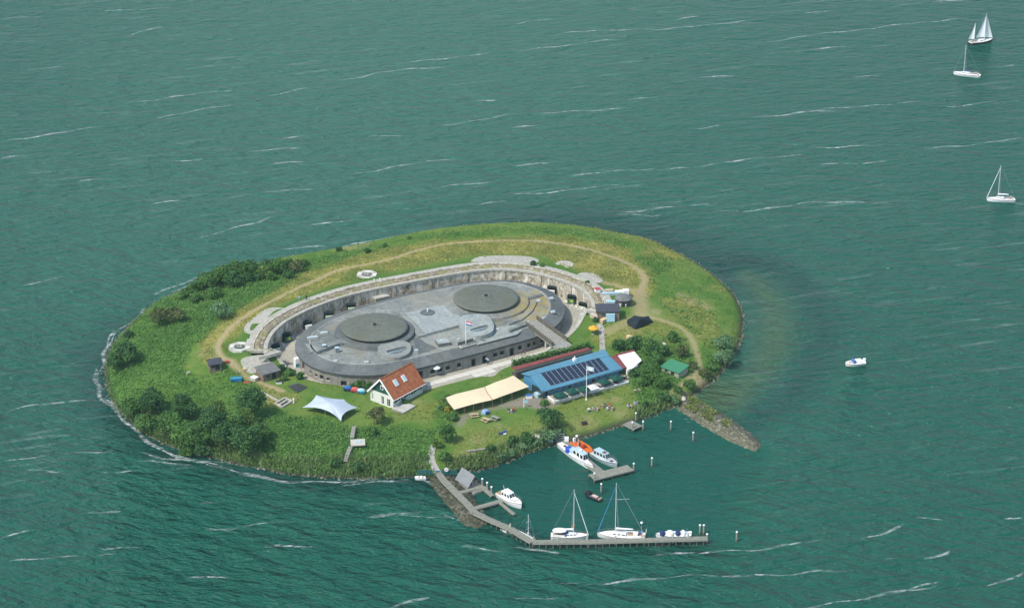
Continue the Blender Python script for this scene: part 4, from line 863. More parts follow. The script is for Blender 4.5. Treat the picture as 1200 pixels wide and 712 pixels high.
# ------------------------------------------------------------------ restaurant with blue roof and solar panels
BLROOF = M('blue_sheet_roof', (.085, .225, .31), .55, .12, .5); BLWALL = M('blue_boards', (.06, .21, .36), .7, .2, 1.5); REDR = M('dark_red_roof', (.20, .055, .05), .75, .2, .8); WROOF = M('white_membrane', (.86, .86, .84), .6, .03)
ra, rb = P(611, 437.2, 5.9), P(709, 409, 5.9); fa_, fb_ = P(636, 459, 4.3), P(729.5, 431.3, 4.3); ka, kb_ = P(621, 439.5, 6.7), P(714, 416.5, 6.7)
_n = (kb_ - ka).cross(fa_ - ka).normalized(); fb_ = on_plane(729.5, 431.3, ka, _n)
u_ = ((rb - ra).normalized() + (fb_ - fa_).normalized() + (kb_ - ka).normalized()); u_.z = 0; u_.normalize(); v_ = Vector((u_.y, -u_.x, 0))
O_ = (ra + rb + fa_ + fb_) / 4; RZ = 2.15
def loc(p): d = p - O_; return d.dot(u_), d.dot(v_)
l = [loc(p) for p in (ra, rb, fa_, fb_, ka, kb_)]
U0, U1 = (l[0][0] + l[2][0]) / 2, (l[1][0] + l[3][0]) / 2; VR, VF, VK = (l[0][1] + l[1][1]) / 2, (l[2][1] + l[3][1]) / 2, (l[4][1] + l[5][1]) / 2
ran = math.atan2(u_.y, u_.x); rt = thing('restaurant', (O_.x, O_.y, RZ), 'long low restaurant with bright blue roof covered in solar panels beside the beige canopy', 'restaurant', rz=ran)
def RL(u, v, z): return (u, -v, z - RZ)       # local: x along, y to the back
s = MB(); eo = .0
def LC(p): u__, v__ = loc(p); return RL(u__, v__, p.z)
RF = [LC(fa_), LC(fb_), LC(kb_), LC(ka)]; RB = [LC(ka), LC(kb_), LC(rb), LC(ra)]
def LW(p, du, dv, z): u__, v__ = loc(p); return RL(u__ + du, v__ + dv, z)
s.slab(RF, .22); s.build('front_roof', BLROOF, rt); s = MB(); s.slab([Vector(p) + Vector((0, 0, .004)) for p in RB], .22); br_ = s.build('rear_roof', BLROOF, rt)
s = MB(); s.box(RL((U0 + U1) / 2 + 2, VR + 2.0, 6.55), (.8, .8, .9)); s.tube(RL((U0 + U1) / 2 + 2, VR + 2.0, 6.9), RL((U0 + U1) / 2 + 2, VR + 2.0, 7.5), .2); s.build('chimney', WHITE, br_)
s = MB(); s.tube(LC(ka), LC(kb_), .12, n=6); s.build('ridge_cap', BLROOF, rt)
s = MB(); a_, b_ = Vector(LC(fa_)), Vector(LC(fb_)); dq = b_ - a_; s.box((a_ + b_) / 2 + Vector((0, -.06, -.17)), (dq.length, .1, .26), math.atan2(dq.y, dq.x)); s.build('fascia', BLROOF, rt)
s = MB(); VW = VF - .9; wz = 4.3
ops = []; x_ = .5; wA, wB = LW(fa_, .5, -.9, RZ), LW(fb_, -.5, -.9, RZ); LWL = (Vector(wB) - Vector(wA)).length; 
while x_ + 1.5 < LWL: ops.append((x_, x_ + 1.35, RZ - RZ + (.9 if len(ops) % 4 else .1), 2.0)); x_ += 1.72
op = wall_open(s, wA, wB, -.4, wz - RZ, ops, .15)
for pr_, pf_, pk_, du, sg in ((ra, fa_, ka, .5, 1), (rb, fb_, kb_, -.5, -1)):
    q = [LW(pr_, du, .3, RZ - .4), LW(pf_, du, -.9, RZ - .4), LW(pf_, du, -.9, wz), LW(pk_, du, 0, 6.45), LW(pr_, du, .3, 5.65)]; s.add(q, [(0, 1, 2, 3, 4) if sg > 0 else (4, 3, 2, 1, 0)])
s.add([LW(rb, -.5, .3, RZ - .4), LW(ra, .5, .3, RZ - .4), LW(ra, .5, .3, 5.65), LW(rb, -.5, .3, 5.65)], [(0, 1, 2, 3)]); s.build('wall', BLWALL, rt)
for i_, (pts, d, inn) in enumerate(op):
    g_ = MB(); g_.add(pts, [(0, 1, 2, 3)]); wn = g_.build('window' if i_ % 4 else 'door', GLASS, rt); f_ = MB(); c_ = sum(pts, Vector()) / 4 - inn * .4; w2 = (pts[1] - pts[0]).length; h2 = pts[2].z - pts[1].z
    for sg in (-1, 1): f_.box(c_ + d * sg * (w2 / 2 - .06), (.12, .1, h2), math.atan2(d.y, d.x)); f_.box(c_ + Vector((0, 0, sg * (h2 / 2 - .06))), (w2 - .24, .1, .12), math.atan2(d.y, d.x))
    f_.build('frame', PALEBLUE, wn)
# gable end windows and steps at the left end
s = MB(); q = Vector(LW(ka, .40, 3.0, 3.6)); s.box(q, (.12, 4.6, 1.9), math.atan2((Vector(LC(fa_)) - Vector(LC(ra))).y, (Vector(LC(fa_)) - Vector(LC(ra))).x) + math.pi / 2); s.build('window', GLASS, rt); s = MB(); s.box(LW(fa_, -.3, -1.8, 2.7), (1.2, 1.6, 1.3)); s.build('side_porch', PALEBLUE, rt)
# solar panels on the front slope
RM = Matrix.Translation((O_.x, O_.y, RZ)) @ Matrix.Rotation(ran, 4, 'Z'); pA = [RM @ Vector(p) for p in RF]; nrm = (pA[1] - pA[0]).cross(pA[3] - pA[0]).normalized()
if nrm.z < 0: nrm = -nrm
cor = [RM.inverted() @ on_plane(a, b, pA[0], nrm) for a, b in ((633.2, 437.6), (702, 419.3), (714, 433), (645, 452))]
k = N('solar_cells'); br = k.n('ShaderNodeTexBrick'); br.offset = 0; br.inputs['Scale'].default_value = 3.0; br.inputs['Mortar Size'].default_value = .012; br.inputs['Color1'].default_value = (.012, .02, .045, 1); br.inputs['Color2'].default_value = (.016, .027, .055, 1); br.inputs['Mortar'].default_value = (.05, .065, .09, 1); k.l(k.co.outputs['Object'], br.inputs[0]); k.done(br.outputs[0], .25, .5); SOLAR = k.m
ex = ((cor[1] - cor[0]) + (cor[2] - cor[3])) / 2; ey = ((cor[3] - cor[0]) + (cor[2] - cor[1])) / 2; c00 = sum(cor, Vector()) / 4 - ex / 2 - ey / 2; nl = ex.cross(ey).normalized(); nl = nl if nl.z > 0 else -nl
NC, NR = 12, 5; pm = None; fmx = None
for i in range(NC):
    for j in range(NR):
        c_ = c00 + ex * (i + .5) / NC + ey * (j + .5) / NR + nl * .10
        if pm is None:
            a_, b_ = ex / NC * .455, ey / NR * .485; q = [-a_ - b_, a_ - b_, a_ + b_, -a_ + b_]; s = MB(); s.add([p + nl * .03 for p in q] + [p - nl * .03 for p in q], [(0, 3, 2, 1), (4, 5, 6, 7), (0, 1, 5, 4), (1, 2, 6, 5), (2, 3, 7, 6), (3, 0, 4, 7)]); o = s.build('solar_panel', SOLAR, rt); pm = o.data
            q = [p * 1.045 for p in q]; s = MB(); s.add([p + nl * .004 for p in q] + [p - nl * .03 for p in q], [(0, 3, 2, 1), (4, 5, 6, 7), (0, 1, 5, 4), (1, 2, 6, 5), (2, 3, 7, 6), (3, 0, 4, 7)]); fo_ = s.build('panel_frame', M('aluminium', (.5, .53, .55), .4, .05), o); fmx = fo_.data
        else: o = link('solar_panel', pm, None, rt); link('panel_frame', fmx, None, o)
        o.location = c_
# annex: dark red strip and white membrane roof
an_t = thing('annex', P(733, 425, 2.1), 'white roofed annex with dark red roof strip at the right end of the restaurant', 'annex'); OF = tuple(P(733, 425, 2.1))
zA, zB = 5.2, 4.3
q1, q2, q3, q4 = P(714.8,417,zA), P(723.3,415.6,zA), P(734.3,430.2,zB), P(726.3,433,zB); s = MB(OF); s.slab([q1, q2, q3, q4], .2); s.build('red_roof', REDR, an_t)
w1, w2_, w3, w4 = P(723.6,415.5,zA-.05), P(743,411,zA-.05), P(752,421.8,zB), P(737.6,434.2,zB-.3); s = MB(OF); s.slab([w1, w2_, w3, w4], .2); s.build('white_roof', WROOF, an_t)
s = MB(OF); s.slab([P(721.3,414.8,zA+.3), P(742.4,409.2,zA+.3), P(743.2,411,zA+.05), P(723.4,415.9,zA+.05)], .25); s.build('red_ridge', REDR, an_t)
s = MB(OF); s.prism([(p.x, p.y) for p in (P(722,419,zA), P(742,415,zA), P(748,427,zB), P(737,432.5,zB))], 1.8, 4.0); s.build('annex_wall', M('grey_boards', (.3, .3, .27), .8, .2), an_t)
s = MB(OF); p_ = P(735.5, 433.5, 3.9); s.box((p_.x, p_.y, 3.0), (.5, .5, 2.4), .5); s.build('white_post', WHITE, an_t)
# long shed behind with dark red roof
t = thing('long_shed', P(645, 425, 2.3), 'long narrow shed with dark red roof running behind the blue restaurant roof', 'shed'); OF = tuple(P(645, 425, 2.3))
a_, b_, c_, d_ = P(599,430.3,5.5), P(689,406.8,5.5), P(693,409,5.1), P(605,433.3,5.1); s = MB(OF); s.slab([a_, b_, c_, d_], .15); s.build('roof', REDR, t)
s = MB(OF); e_, f_ = P(693.2,409.3,5.0), P(605.2,433.6,5.0); dz = Vector((0, 0, .7)); s.add([f_, e_, e_ - dz, f_ - dz], [(0, 1, 2, 3)]); dd_ = Vector((.2, .3, 0)); s.add([f_ + dd_, e_ + dd_, e_ + dd_ - dz, f_ + dd_ - dz], [(3, 2, 1, 0)]); s.build('fascia', M('grey_boards', (.3, .3, .27)), t)
s = MB(OF); s.prism([(p.x, p.y) for p in (a_.lerp(d_, .2), b_.lerp(c_, .2), c_, d_)], 1.9, 4.4); s.build('shed_wall', M('dark_boards', (.09, .08, .07), .85, .3), t)

# terrace in front of the restaurant
DK = M('pale_deck_boards', (.36, .34, .29), .85, .2, 2); tz = 2.65
T0, T1, T2, T3 = P(642,466.2,tz), P(649.5,472.2,tz), P(736.8,449,tz), P(729,443.2,tz)
t = thing('terrace', (T0 + T2) / 2, 'raised wooden cafe terrace with white rail in front of the restaurant', 'terrace'); OF = tuple((T0 + T2) / 2)
s = MB(OF); s.slab([P(640,458,tz), T0, T1, T2, P(737,441,tz), P(727,436,tz)], .5); s.build('deck', DK, t)
for a_, b_ in ((T1, P(685,462.7,tz)), (P(690.6,461,tz), T2), (T0, T1)):
    d_ = (b_ - a_).normalized(); n_ = max(1, round((b_ - a_).length / 1.9))
    for i in range(n_):
        q = a_.lerp(b_, (i + .5) / n_); s = MB(OF); s.box((q.x, q.y, q.z + .55), ((b_ - a_).length / n_ - .05, .4, .12), math.atan2(d_.y, d_.x)); r_ = s.build('rail_top', WHITE, t); s = MB(OF); s.box((q.x, q.y, q.z + .2), ((b_ - a_).length / n_ - .12, .12, .6), math.atan2(d_.y, d_.x)); s.build('rail_board', CREAM, r_)
flagpole(G(687, 468.5), 9.2, (M('pale_banner', (.72, .82, .84), .7, .05),), 'white flagpole with a pale banner standing on the lawn before the terrace', 1.7, 1.1, (1, .02))
def parasol(loc, sz, H, mat, label, sq=True, rz=.6, name='parasol', grp=None):
    t = thing(name, loc, label, 'parasol', grp, rz); s = MB(); s.tube((0, 0, 0), (0, 0, H), .05); s.build('pole', STEEL, t); s = MB(); n = 4 if sq else 8; h = sz / 2 * (1.3 if sq else 1.05)
    ring = [(h * math.cos((i + .5) * 2 * math.pi / n), h * math.sin((i + .5) * 2 * math.pi / n), H - .75) for i in range(n)]
    s.add([(0, 0, H)] + ring + [(p[0], p[1], p[2] - .22) for p in ring], [(0, i + 1, (i + 1) % n + 1) for i in range(n)] + [(i + 1, n + i + 1, n + (i + 1) % n + 1, (i + 1) % n + 1) for i in range(n)]); s.build('canopy', mat, t)
    s = MB(); s.box((0, 0, .06), (.7, .7, .12)); s.build('foot', CONC, t); return t
NTH = ('leftmost', 'second from left', 'middle', 'second from right', 'rightmost')
for i, (a, b) in enumerate(((656.5,463.5),(670,459),(684.7,456.5),(708,448),(722,443.5))):
    parasol(P(a, b + 6.5, tz), 3.0, 2.6, GREENC, f'dark green parasol, {NTH[i]} of the five on the restaurant terrace', True, ran + .05, grp='green parasols on the terrace')
parasol(P(695, 462, tz), 2.6, 2.8, WHITE, 'white parasol beside the flagpole on the restaurant terrace', True, ran)
parasol(G(695.5, 391.5), 2.6, 2.6, YELLOW, 'yellow orange round parasol on the lawn by the ditch end', False)
parasol(P(511.5, 440.5, FLOOR_Z), 2.0, 3.2, M('white_cloth', (.74, .74, .72), .8, .05), 'white half folded parasol at the foot of the fort wall', False)

# beige canopy and the stretch tents
def sheet(name, grid_pts, mat, parent, off, sag=.0, th=.05, sub=2):
    g_ = [[Vector(p) for p in r_] for r_ in grid_pts]
    for _ in range(sub):
        def mid(r_): 
            o = []
            for a, b in zip(r_, r_[1:]): o += [a, (a + b) / 2]
            return o + [r_[-1]]
        g_ = [mid(r_) for r_ in g_]; cols = [mid(list(c)) for c in zip(*g_)]; g_ = [list(r_) for r_ in zip(*cols)]
    nr, nc = len(g_), len(g_[0])
    for _ in range(3):
        h = [[p.copy() for p in r_] for r_ in g_]
        for i in range(1, nr - 1):
            for j in range(1, nc - 1): h[i][j].z = (g_[i][j].z * 2 + g_[i - 1][j].z + g_[i + 1][j].z + g_[i][j - 1].z + g_[i][j + 1].z) / 6
        g_ = h
    s = MB(off); vs = [p for r_ in g_ for p in r_]; fs = [(i * nc + j, i * nc + j + 1, (i + 1) * nc + j + 1, (i + 1) * nc + j) for i in range(nr - 1) for j in range(nc - 1)]
    s.add(vs, fs); o = s.build(name, mat, parent, True); return o
BEIGE = M('beige_canvas', (.66, .55, .36), .85, .05, .5)
base = P(575, 470, 2.2); t = thing('canopy_tent', base, 'long beige fabric canopy on thin poles between the house and the restaurant', 'canopy'); OF = tuple(base)
front = [(532.3,479.6,4.2),(544,476.2,4.3),(555,473.2,4.35),(566,470.6,4.4),(577,468.3,4.45),(588,464,4.5),(600,459.8,4.55),(620,452.6,4.5)]
mid_ = [(525.5,471.5,5.1),(538,467.5,5.25),(550,464.4,5.3),(560,461.8,5.3),(571,460.2,4.9),(582,454.5,5.3),(594,450.5,5.4),(611,446.5,5.0)]
back = [(522.5,465.5,4.6),(535,461,5.0),(548,458,5.1),(558,455.5,5.0),(567.5,453.2,4.8),(581,447.3,5.1),(592,443.6,5.1),(601.7,439.6,4.9)]
for i, (sl_, nm) in enumerate(((slice(0, 5), 'left_sheet'), (slice(4, 8), 'right_sheet'))):
    sheet('canvas', [[P(*q) for q in r_[sl_]] for r_ in (front, mid_, back)], BEIGE, t, OF)
s = MB(OF); A_ = [P(*front[4]), P(*mid_[4]), P(*back[4])]
for a_, b_ in zip(A_, A_[1:]): s.tube(a_ + Vector((0, 0, .05)), b_ + Vector((0, 0, .05)), .09)
s.build('seam', M('brown_strap', (.35, .22, .13), .8), t)
for q in front + back:
    p_ = P(*q); s = MB(OF); s.tube((p_.x, p_.y, 1.6), (p_.x, p_.y, p_.z - .02), .07); s.build('pole', M('rust_pole', (.22, .12, .09), .7), t)
for i in range(6):
    p_ = P(543 + 12.5 * i, 471.5 - 4.1 * i, 2.95); tt = thing('table', (p_.x, p_.y, 2.2), 'dark long table in shade, %s along the beige canopy from its left end' % ('first', 'second', 'third', 'fourth', 'fifth', 'sixth')[i], 'table', 'tables under the canopy', ran)
    s = MB(); s.box((0, 0, .72), (1.9, .8, .08)); s.build('table_top', GREYW, tt)
    for sx in (-.8, .8): s = MB(); s.box((sx, 0, .34), (.08, .6, .68)); s.build('leg', GREYW, tt)
    for sy in (-.75, .75): s = MB(); s.box((0, sy, .42), (1.9, .3, .06)); s.box((-.7, sy, .2), (.08, .25, .4)); s.box((.7, sy, .2), (.08, .25, .4)); s.build('bench', GREYW, tt)
def stretch(base, cor, mids, peak, mat, label, polemat):
    """corners (pulled points) with sagging edges between them; peak = high middle points"""
    t = thing('stretch_tent', base, label, 'tent'); n = len(cor); ed = []; K = 8
    C_ = [P(*q) for q in cor]; c_ = P(*peak)
    for i in range(n):
        a, b = C_[i], C_[(i + 1) % n]; m_ = P(*mids[i]) if mids[i] else (a + b) / 2
        for j in range(K): 
            u = j / K; ed.append(a * (1 - u) ** 2 + (m_ * 2 - (a + b) / 2) * 2 * u * (1 - u) + b * u * u)
    N_ = len(ed); rings = 7; vs = []; fs = []
    for r_ in range(rings + 1):
        u = r_ / rings
        for p in ed: q = c_.lerp(p, u); q.z = c_.z + (p.z - c_.z) * (u ** 1.35 if p.z < c_.z else u); vs.append(q)
    for r_ in range(rings):
        for i in range(N_): fs.append((r_ * N_ + i, r_ * N_ + (i + 1) % N_, (r_ + 1) * N_ + (i + 1) % N_, (r_ + 1) * N_ + i))
    s = MB(tuple(base)); s.add(vs, fs); o = s.build('canopy', mat, t, True)
    bm = bmesh.new(); bm.from_mesh(o.data); bmesh.ops.remove_doubles(bm, verts=bm.verts, dist=.001); bmesh.ops.recalc_face_normals(bm, faces=bm.faces); bm.to_mesh(o.data); bm.free()
    gz = base[2]
    for i, p in enumerate(C_):
        if p.z > gz + 1.2: s = MB(tuple(base)); s.tube((p.x, p.y, gz - .4), p, .07); s.build('pole', polemat, t)
    for i in range(n):
        p = ed[i * K + K // 2]; 
        if p.z > gz + 1.2: s = MB(tuple(base)); s.tube((p.x, p.y, gz - .4), p, .06); s.build('pole', polemat, t)
    return t
gb = G(386, 488)
stretch(gb, [(353.8,477.2,3.3),(370.5,462.6,4.9),(403,467.6,4.9),(419.6,477.3,3.4),(400,494,2.5)], [(364,471,4.2),(387,466.3,4.7),(409,473,4.4),(404,483.5,4.0),(381,480,4.6)], (386,471.5,5.8), M('grey_stretch_fabric', (.42, .48, .54), .6, .05, .4), 'pale grey stretch tent with pulled corners on the lawn left of the house', STEEL)
gb = G(748, 386)
stretch(gb, [(731.2,381.6,3.6),(735.5,373.9,5.2),(743.8,369.2,5.9),(760,369.8,5.8),(766.8,377.3,4.3),(746.5,391,3.0)], [(734,378,4.6),(740,371.8,5.6),(752,370.8,5.9),(763,374,5.1),(757,380.5,4.6),(741,383,4.8)], (750,374,6.6), BLACK, 'black stretch tent with pulled corners on the grass beside the dirt path', TAN)

# ------------------------------------------------------------------ sheds and small things about the island
def shed(c, rz, wx, wy, eh, rh, wall, roof, label, name='shed', cat='shed', mono=False, door=True):
    t = thing(name, c, label, cat, rz=rz); s = MB(); s.prism([(-wx / 2, -wy / 2), (wx / 2, -wy / 2), (wx / 2, wy / 2), (-wx / 2, wy / 2)], -.6, eh, bottom=False)
    if not mono: s.add([(-wx / 2, -wy / 2, eh), (-wx / 2, wy / 2, eh), (-wx / 2, 0, rh - .1)], [(0, 2, 1)]); s.add([(wx / 2, -wy / 2, eh), (wx / 2, wy / 2, eh), (wx / 2, 0, rh - .1)], [(0, 1, 2)])
    s.build('wall', wall, t); o = .3; s = MB()
    if mono: s.slab([(-wx / 2 - o, -wy / 2 - o, eh + .05), (wx / 2 + o, -wy / 2 - o, eh + .05), (wx / 2 + o, wy / 2 + o, rh), (-wx / 2 - o, wy / 2 + o, rh)], .14)
    else:
        k_ = (rh - eh) / (wy / 2); s.slab([(-wx / 2 - o, 0, rh), (-wx / 2 - o, -wy / 2 - o, eh - o * k_), (wx / 2 + o, -wy / 2 - o, eh - o * k_), (wx / 2 + o, 0, rh)], .13); s.slab([(-wx / 2 - o, 0, rh + .003), (wx / 2 + o, 0, rh + .003), (wx / 2 + o, wy / 2 + o, eh - o * k_), (-wx / 2 - o, wy / 2 + o, eh - o * k_)], .13)
    s.build('roof', roof, t)
    if door: s = MB(); s.box((wx * .15, -wy / 2 - .03, min(eh, 2) / 2), (1.0, .08, min(eh, 2.0) - .15)); s.build('door', DARK, t)
    s = MB(); s.box((-wx * .22, -wy / 2 - .03, eh * .6), (.9, .08, .7)); s.build('window', GLASS, t); return t
DSL = M('dark_felt_roof', (.055, .06, .075), .85, .25); BRN = M('brown_boards', (.20, .15, .11), .85, .3, 2); GRY = M('grey_felt_roof', (.15, .155, .15), .85, .3)
shed(G(251.5, 431), .35, 3.0, 2.6, 1.9, 2.7, BRN, DSL, 'small dark hut on the grass slope far left of the fort')
shed(G(314, 441.5), .62, 4.6, 3.6, 2.0, 2.7, BRN, GRY, 'long shed with grey roof beside the fan shaped pad', mono=True)
shed(G(712, 371), .06, 5.8, 3.0, 2.2, 3.0, BRN, DSL, 'shed with black roof and pale eave near the end of ditch', mono=True)
s_t = G(790.5, 435.5); t = shed(s_t, -.72, 5.4, 3.8, 1.3, 2.0, M('pale_boards', (.33, .34, .25), .85, .25), M('green_sheet_roof', (.045, .20, .10), .6, .12), 'open shelter with bright green roof among the shrubs at the right', 'shelter', 'shelter', mono=True)
t = thing('garden_hut', G(730.5, 355.5), 'dark round garden hut with grey domed roof behind the black roofed shed', 'hut'); s = MB(); s.lathe((0, 0, 0), [(2.0, -.4), (2.0, 1.7)], 16); s.build('wall', M('dark_boards', (.09, .08, .07)), t); s = MB(); s.lathe((0, 0, 1.7), [(2.35, -.15), (2.3, .1), (1.6, .55), (.6, .85), (.05, .9)], 16); s.build('roof', GRY, t); s = MB(); s.box((0, -2.0, .8), (.9, .12, 1.5)); s.build('door', DARK, t)
def crate(c, sz, rz, mat, lidm, label, name, cat, legs=False):
    t = thing(name, c, label, cat, rz=rz); s = MB(); s.box((0, 0, sz[2] / 2), sz); s.build('body', mat, t); s = MB(); s.box((0, 0, sz[2] + .05), (sz[0] + .12, sz[1] + .12, .1)); s.build('lid', lidm, t); return t
LB = M('light_blue_sheet', (.36, .58, .68), .6, .1); STONEW = M('bleached_stone', (.48, .45, .38), .9, .15, 2); STONET = M('sandy_stone', (.55, .44, .29), .9, .2, 2); SLATE = M('dark_slate_blue', (.09, .11, .16), .8, .3)
crate(G(715, 375.5), (2.2, 1.6, 2.0), .1, LB, LB, 'light blue storage box in front of the black roofed shed', 'storage_box', 'box')
crate(G(733.2, 347.5), (1.5, 1.3, 1.9), .1, WHITE, WHITE, 'tall white cabinet beyond the round garden hut', 'cabinet', 'cabinet')
crate(G(726, 344), (2.4, 1.3, .7), .1, M('pale_yellow_box', (.72, .70, .48), .6), WHITE, 'low pale yellow box left of the white cabinet', 'storage_box', 'box')
crate(G(713.8, 343), (2.0, 1.1, .9), .1, STONEW, TAN, 'sand coloured crate behind the row of grey blue planters', 'crate', 'crate')
crate(G(716, 345.5), (5.0, .8, .6), .1, GREYB, PALEBLUE, 'long row of grey blue planters on the garden lawn', 'planter', 'planter')
crate(G(700, 343), (1.3, 1.2, 1.2), .4, WHITE, RED, 'white box with red lid at the right end of the ditch terrace', 'storage_box', 'box')
crate(G(697, 372.5), (2.4, 1.2, .9), -.6, TAN, STONEW, 'tan and white box left of the black roofed shed', 'storage_box', 'box')
crate(G(708, 377), (2.2, 1.0, .9), .8, TAN, M('straw_yellow', (.62, .48, .24), .8), 'straw coloured bench in front of the light blue storage box', 'bench', 'bench')
crate(G(729.5, 358.4), (2.0, .9, .7), -.15, WHITE, WHITE, 'white low counter in front of the round garden hut', 'counter', 'counter')
crate(G(715.5, 356), (2.2, 1.0, .8), .0, GREYB, LB, 'blue grey table between garden hut and black roofed shed', 'table', 'table')
crate(G(737.6, 397.5), (1.5, 1.0, .9), -.8, STONET, M('straw_yellow', (.62, .48, .24)), 'pale straw coloured box on grass below the black tent', 'storage_box', 'box')
crate(G(576 * 0 + 276.8, 445.8), (2.7, 1.3, .7), .2, BLUE, TEAL, 'bright blue covered trailer in the weeds on the left', 'trailer', 'trailer')
crate(G(298.2, 445.5), (1.6, 1.3, .9), -.6, STONEW, WHITE, 'white stacked sacks at the left end of the long shed', 'sack_pile', 'sacks')
crate(G(289.5, 449), (1.4, .9, .3), .3, STONET, RED, 'pinkish pallet on the dirt track below the sheds', 'pallet', 'pallet')
crate(G(327, 449), (1.3, .8, .6), .3, WHITE, DARK, 'white crate with dark lid on grass near the garden plot', 'crate', 'crate')
crate(G(286.5, 434), (.7, .6, .5), .3, STONET, M('straw_yellow', (.62, .48, .24)), 'sandy box near red cushion on the upper left track', 'box', 'box')
crate(G(266, 424.8), (.9, .7, .4), .3, RED, RED, 'small red cushion on the track beside the dark hut', 'cushion', 'cushion')
crate(G(220.5, 438), (.8, .5, .4), .8, STONEW, STONEW, 'small white block alone in the green herbs on the left', 'block', 'block')
crate(G(620, 466), (1.5, .8, .8), .2, WHITE, BLUE, 'white table with blue top on gravel by the restaurant corner', 'table', 'table')
crate(G(344, 472), (.3, .3, 1.1), 0, WHITE, WHITE, 'slim white post on lawn beside the ruined frame', 'post', 'post')
crate(G(560, 528), (5.2, .5, .3), .28, GREYW, GREYW, 'long grey log lying on the front lawn', 'log', 'log')
crate(G(746.8, 457.8), (1.7, .4, .3), .2, STONET, TAN, 'short tan bench on the lawn right of the terrace', 'bench', 'bench')
crate(G(684.5, 497), (1.2, .9, .5), .4, M('dark_red_brown', (.15, .06, .05), .8, .3), DARK, 'dark red brown fire bowl on the harbour lawn', 'fire_bowl', 'fire bowl')
crate(G(738, 396.0), (.01, .01, .01), 0, STONET, STONET, 'x', 'tmp', 'tmp') if False else None
# little covered vehicles by the fort wall
for x_, y_, mt, tp, lab, nm, ct in ((408, 457.5, NAVY, BLUE, 'small dark blue covered quad trailer by the fort wall', 'covered_trailer', 'trailer'), (416.5, 459, RED, M('faded_red', (.55, .12, .1), .6), 'small red covered cart between two blue ones', 'covered_cart', 'cart'), (423.5, 460.5, TEAL, LB, 'small turquoise covered cart nearest the white house', 'covered_cart', 'cart')):
    t = thing(nm, G(x_, y_), lab, ct, rz=-.15); s = MB(); s.prism([(-1, -.6), (1, -.6), (1.1, 0), (1, .6), (-1, .6), (-1.1, 0)], .25, .8); s.build('body', mt, t); s = MB(); s.lathe((0, 0, .8), [(1.0, 0), (.85, .35), (.3, .5)], 8, 1, .6); s.build('cover', tp, t)
    for sx in (-.6, .6):
        for sy in (-.55, .55): s = MB(); s.tube((sx, sy - .06, .25), (sx, sy + .06, .25), .25, n=10); s.build('wheel', DARK, t)
# dome tent, picnic tables, sign, blanket
t = thing('dome_tent', G(569, 484), 'small blue grey dome tent on the lawn beneath the beige canopy', 'tent', rz=.3); s = MB(); s.lathe((0, 0, 0), [(1.15, 0), (1.05, .5), (.7, .95), (.05, 1.2)], 12, 1, .8); s.build('fly', M('tent_blue', (.22, .34, .5), .7), t); s = MB(); s.box((.2, -.85, .4), (.8, .25, .75)); s.build('tent_door', NAVY, t)
def picnic(c, rz, mat, label):
    t = thing('picnic_table', c, label, 'picnic table', 'picnic tables on the lawn', rz)
    for y_ in (-.27, 0, .27): s = MB(); s.box((0, y_, .75), (2.2, .24, .06)); s.build('top_board', mat, t)
    for y_ in (-.8, .8): s = MB(); s.box((0, y_, .45), (2.2, .32, .06)); s.build('bench_board', mat, t)
    for x_ in (-.75, .75):
        s = MB(); s.box((x_, 0, .42), (.1, 1.7, .08)); s.tube((x_, -.25, .72), (x_, -.75, 0), .05, n=4); s.tube((x_, .25, .72), (x_, .75, 0), .05, n=4); s.build('leg_frame', mat, t)
picnic(G(555.5, 488), .28, TAN, 'tan picnic table nearest the canopy, set along it'); picnic(G(569.5, 493.5), -.75, TAN, 'tan picnic table in the middle, turned towards the harbour'); picnic(G(580, 491.5), -.75, GREYW, 'grey picnic table right of the two tan ones')
t = thing('notice_board', G(614, 477), 'slim white post with pale blue board on the gravel path', 'sign'); s = MB(); s.tube((0, 0, 0), (0, 0, 2.4), .09); s.build('post', WHITE, t); s = MB(); s.box((.55, 0, 1.5), (.9, .08, .7), .2); s.build('board', LB, t)
t = thing('blanket', G(589, 507.5), 'navy blanket with blue bag and white towel on the front lawn', 'blanket', rz=.3); s = MB(); s.slab([(-1.1, -.6, .06), (.8, -.6, .06), (.8, .6, .06), (-1.1, .6, .06)], .05); s.build('cloth', NAVY, t); s = MB(); s.box((.6, .3, .3), (.6, .5, .5), .3); s.build('bag', BLUE, t); s = MB(); s.box((.4, -.6, .1), (.7, .4, .12), .2); s.build('towel', WHITE, t)
# ruined frame, garden plot, jetty walk in the herbs
t = thing('ruin_frame', G(327, 470), 'low pale ruined wall frame sunk in the lawn left of the grey tent', 'ruin'); OF = tuple(t.location); gz = OF[2]
for a, b in (((305,459),(327,471)),((327,471),(334,467)),((334,467),(342,470.5)),((331,477.5),(342,470.5)),((322,473.5),(327,471)),((331,477.5),(322,473.5)),((327,475.3),(335.5,470))):
    p_, q_ = P(*a, gz), P(*b, gz); d_ = q_ - p_; s = MB(OF); c_ = (p_ + q_) / 2; s.box((c_.x, c_.y, gz + .1), (d_.length, .42, .55 + random.uniform(0, .1)), math.atan2(d_.y, d_.x)); s.build('low_wall', M('pale_ruin', (.42, .40, .34), .95, .25), t)
s = MB(OF); s.slab([P(324,473.8,gz + .06), P(331,477,gz + .06), P(340,470.8,gz + .06), P(333,468.5,gz + .06)], .3); s.build('pit_floor', M('dark_soil', (.045, .045, .04), .95), t)
t = thing('garden_plot', G(347, 454), 'dark soil garden plot with rows beside the fort wall', 'garden plot'); OF = tuple(t.location); gz = OF[2]; s = MB(OF); s.slab([P(337,452,gz + .1), P(349,448.5,gz + .1), P(361,453,gz + .1), P(349,460,gz + .1)], .3); s.build('soil', M('dark_soil', (.045, .045, .04)), t)
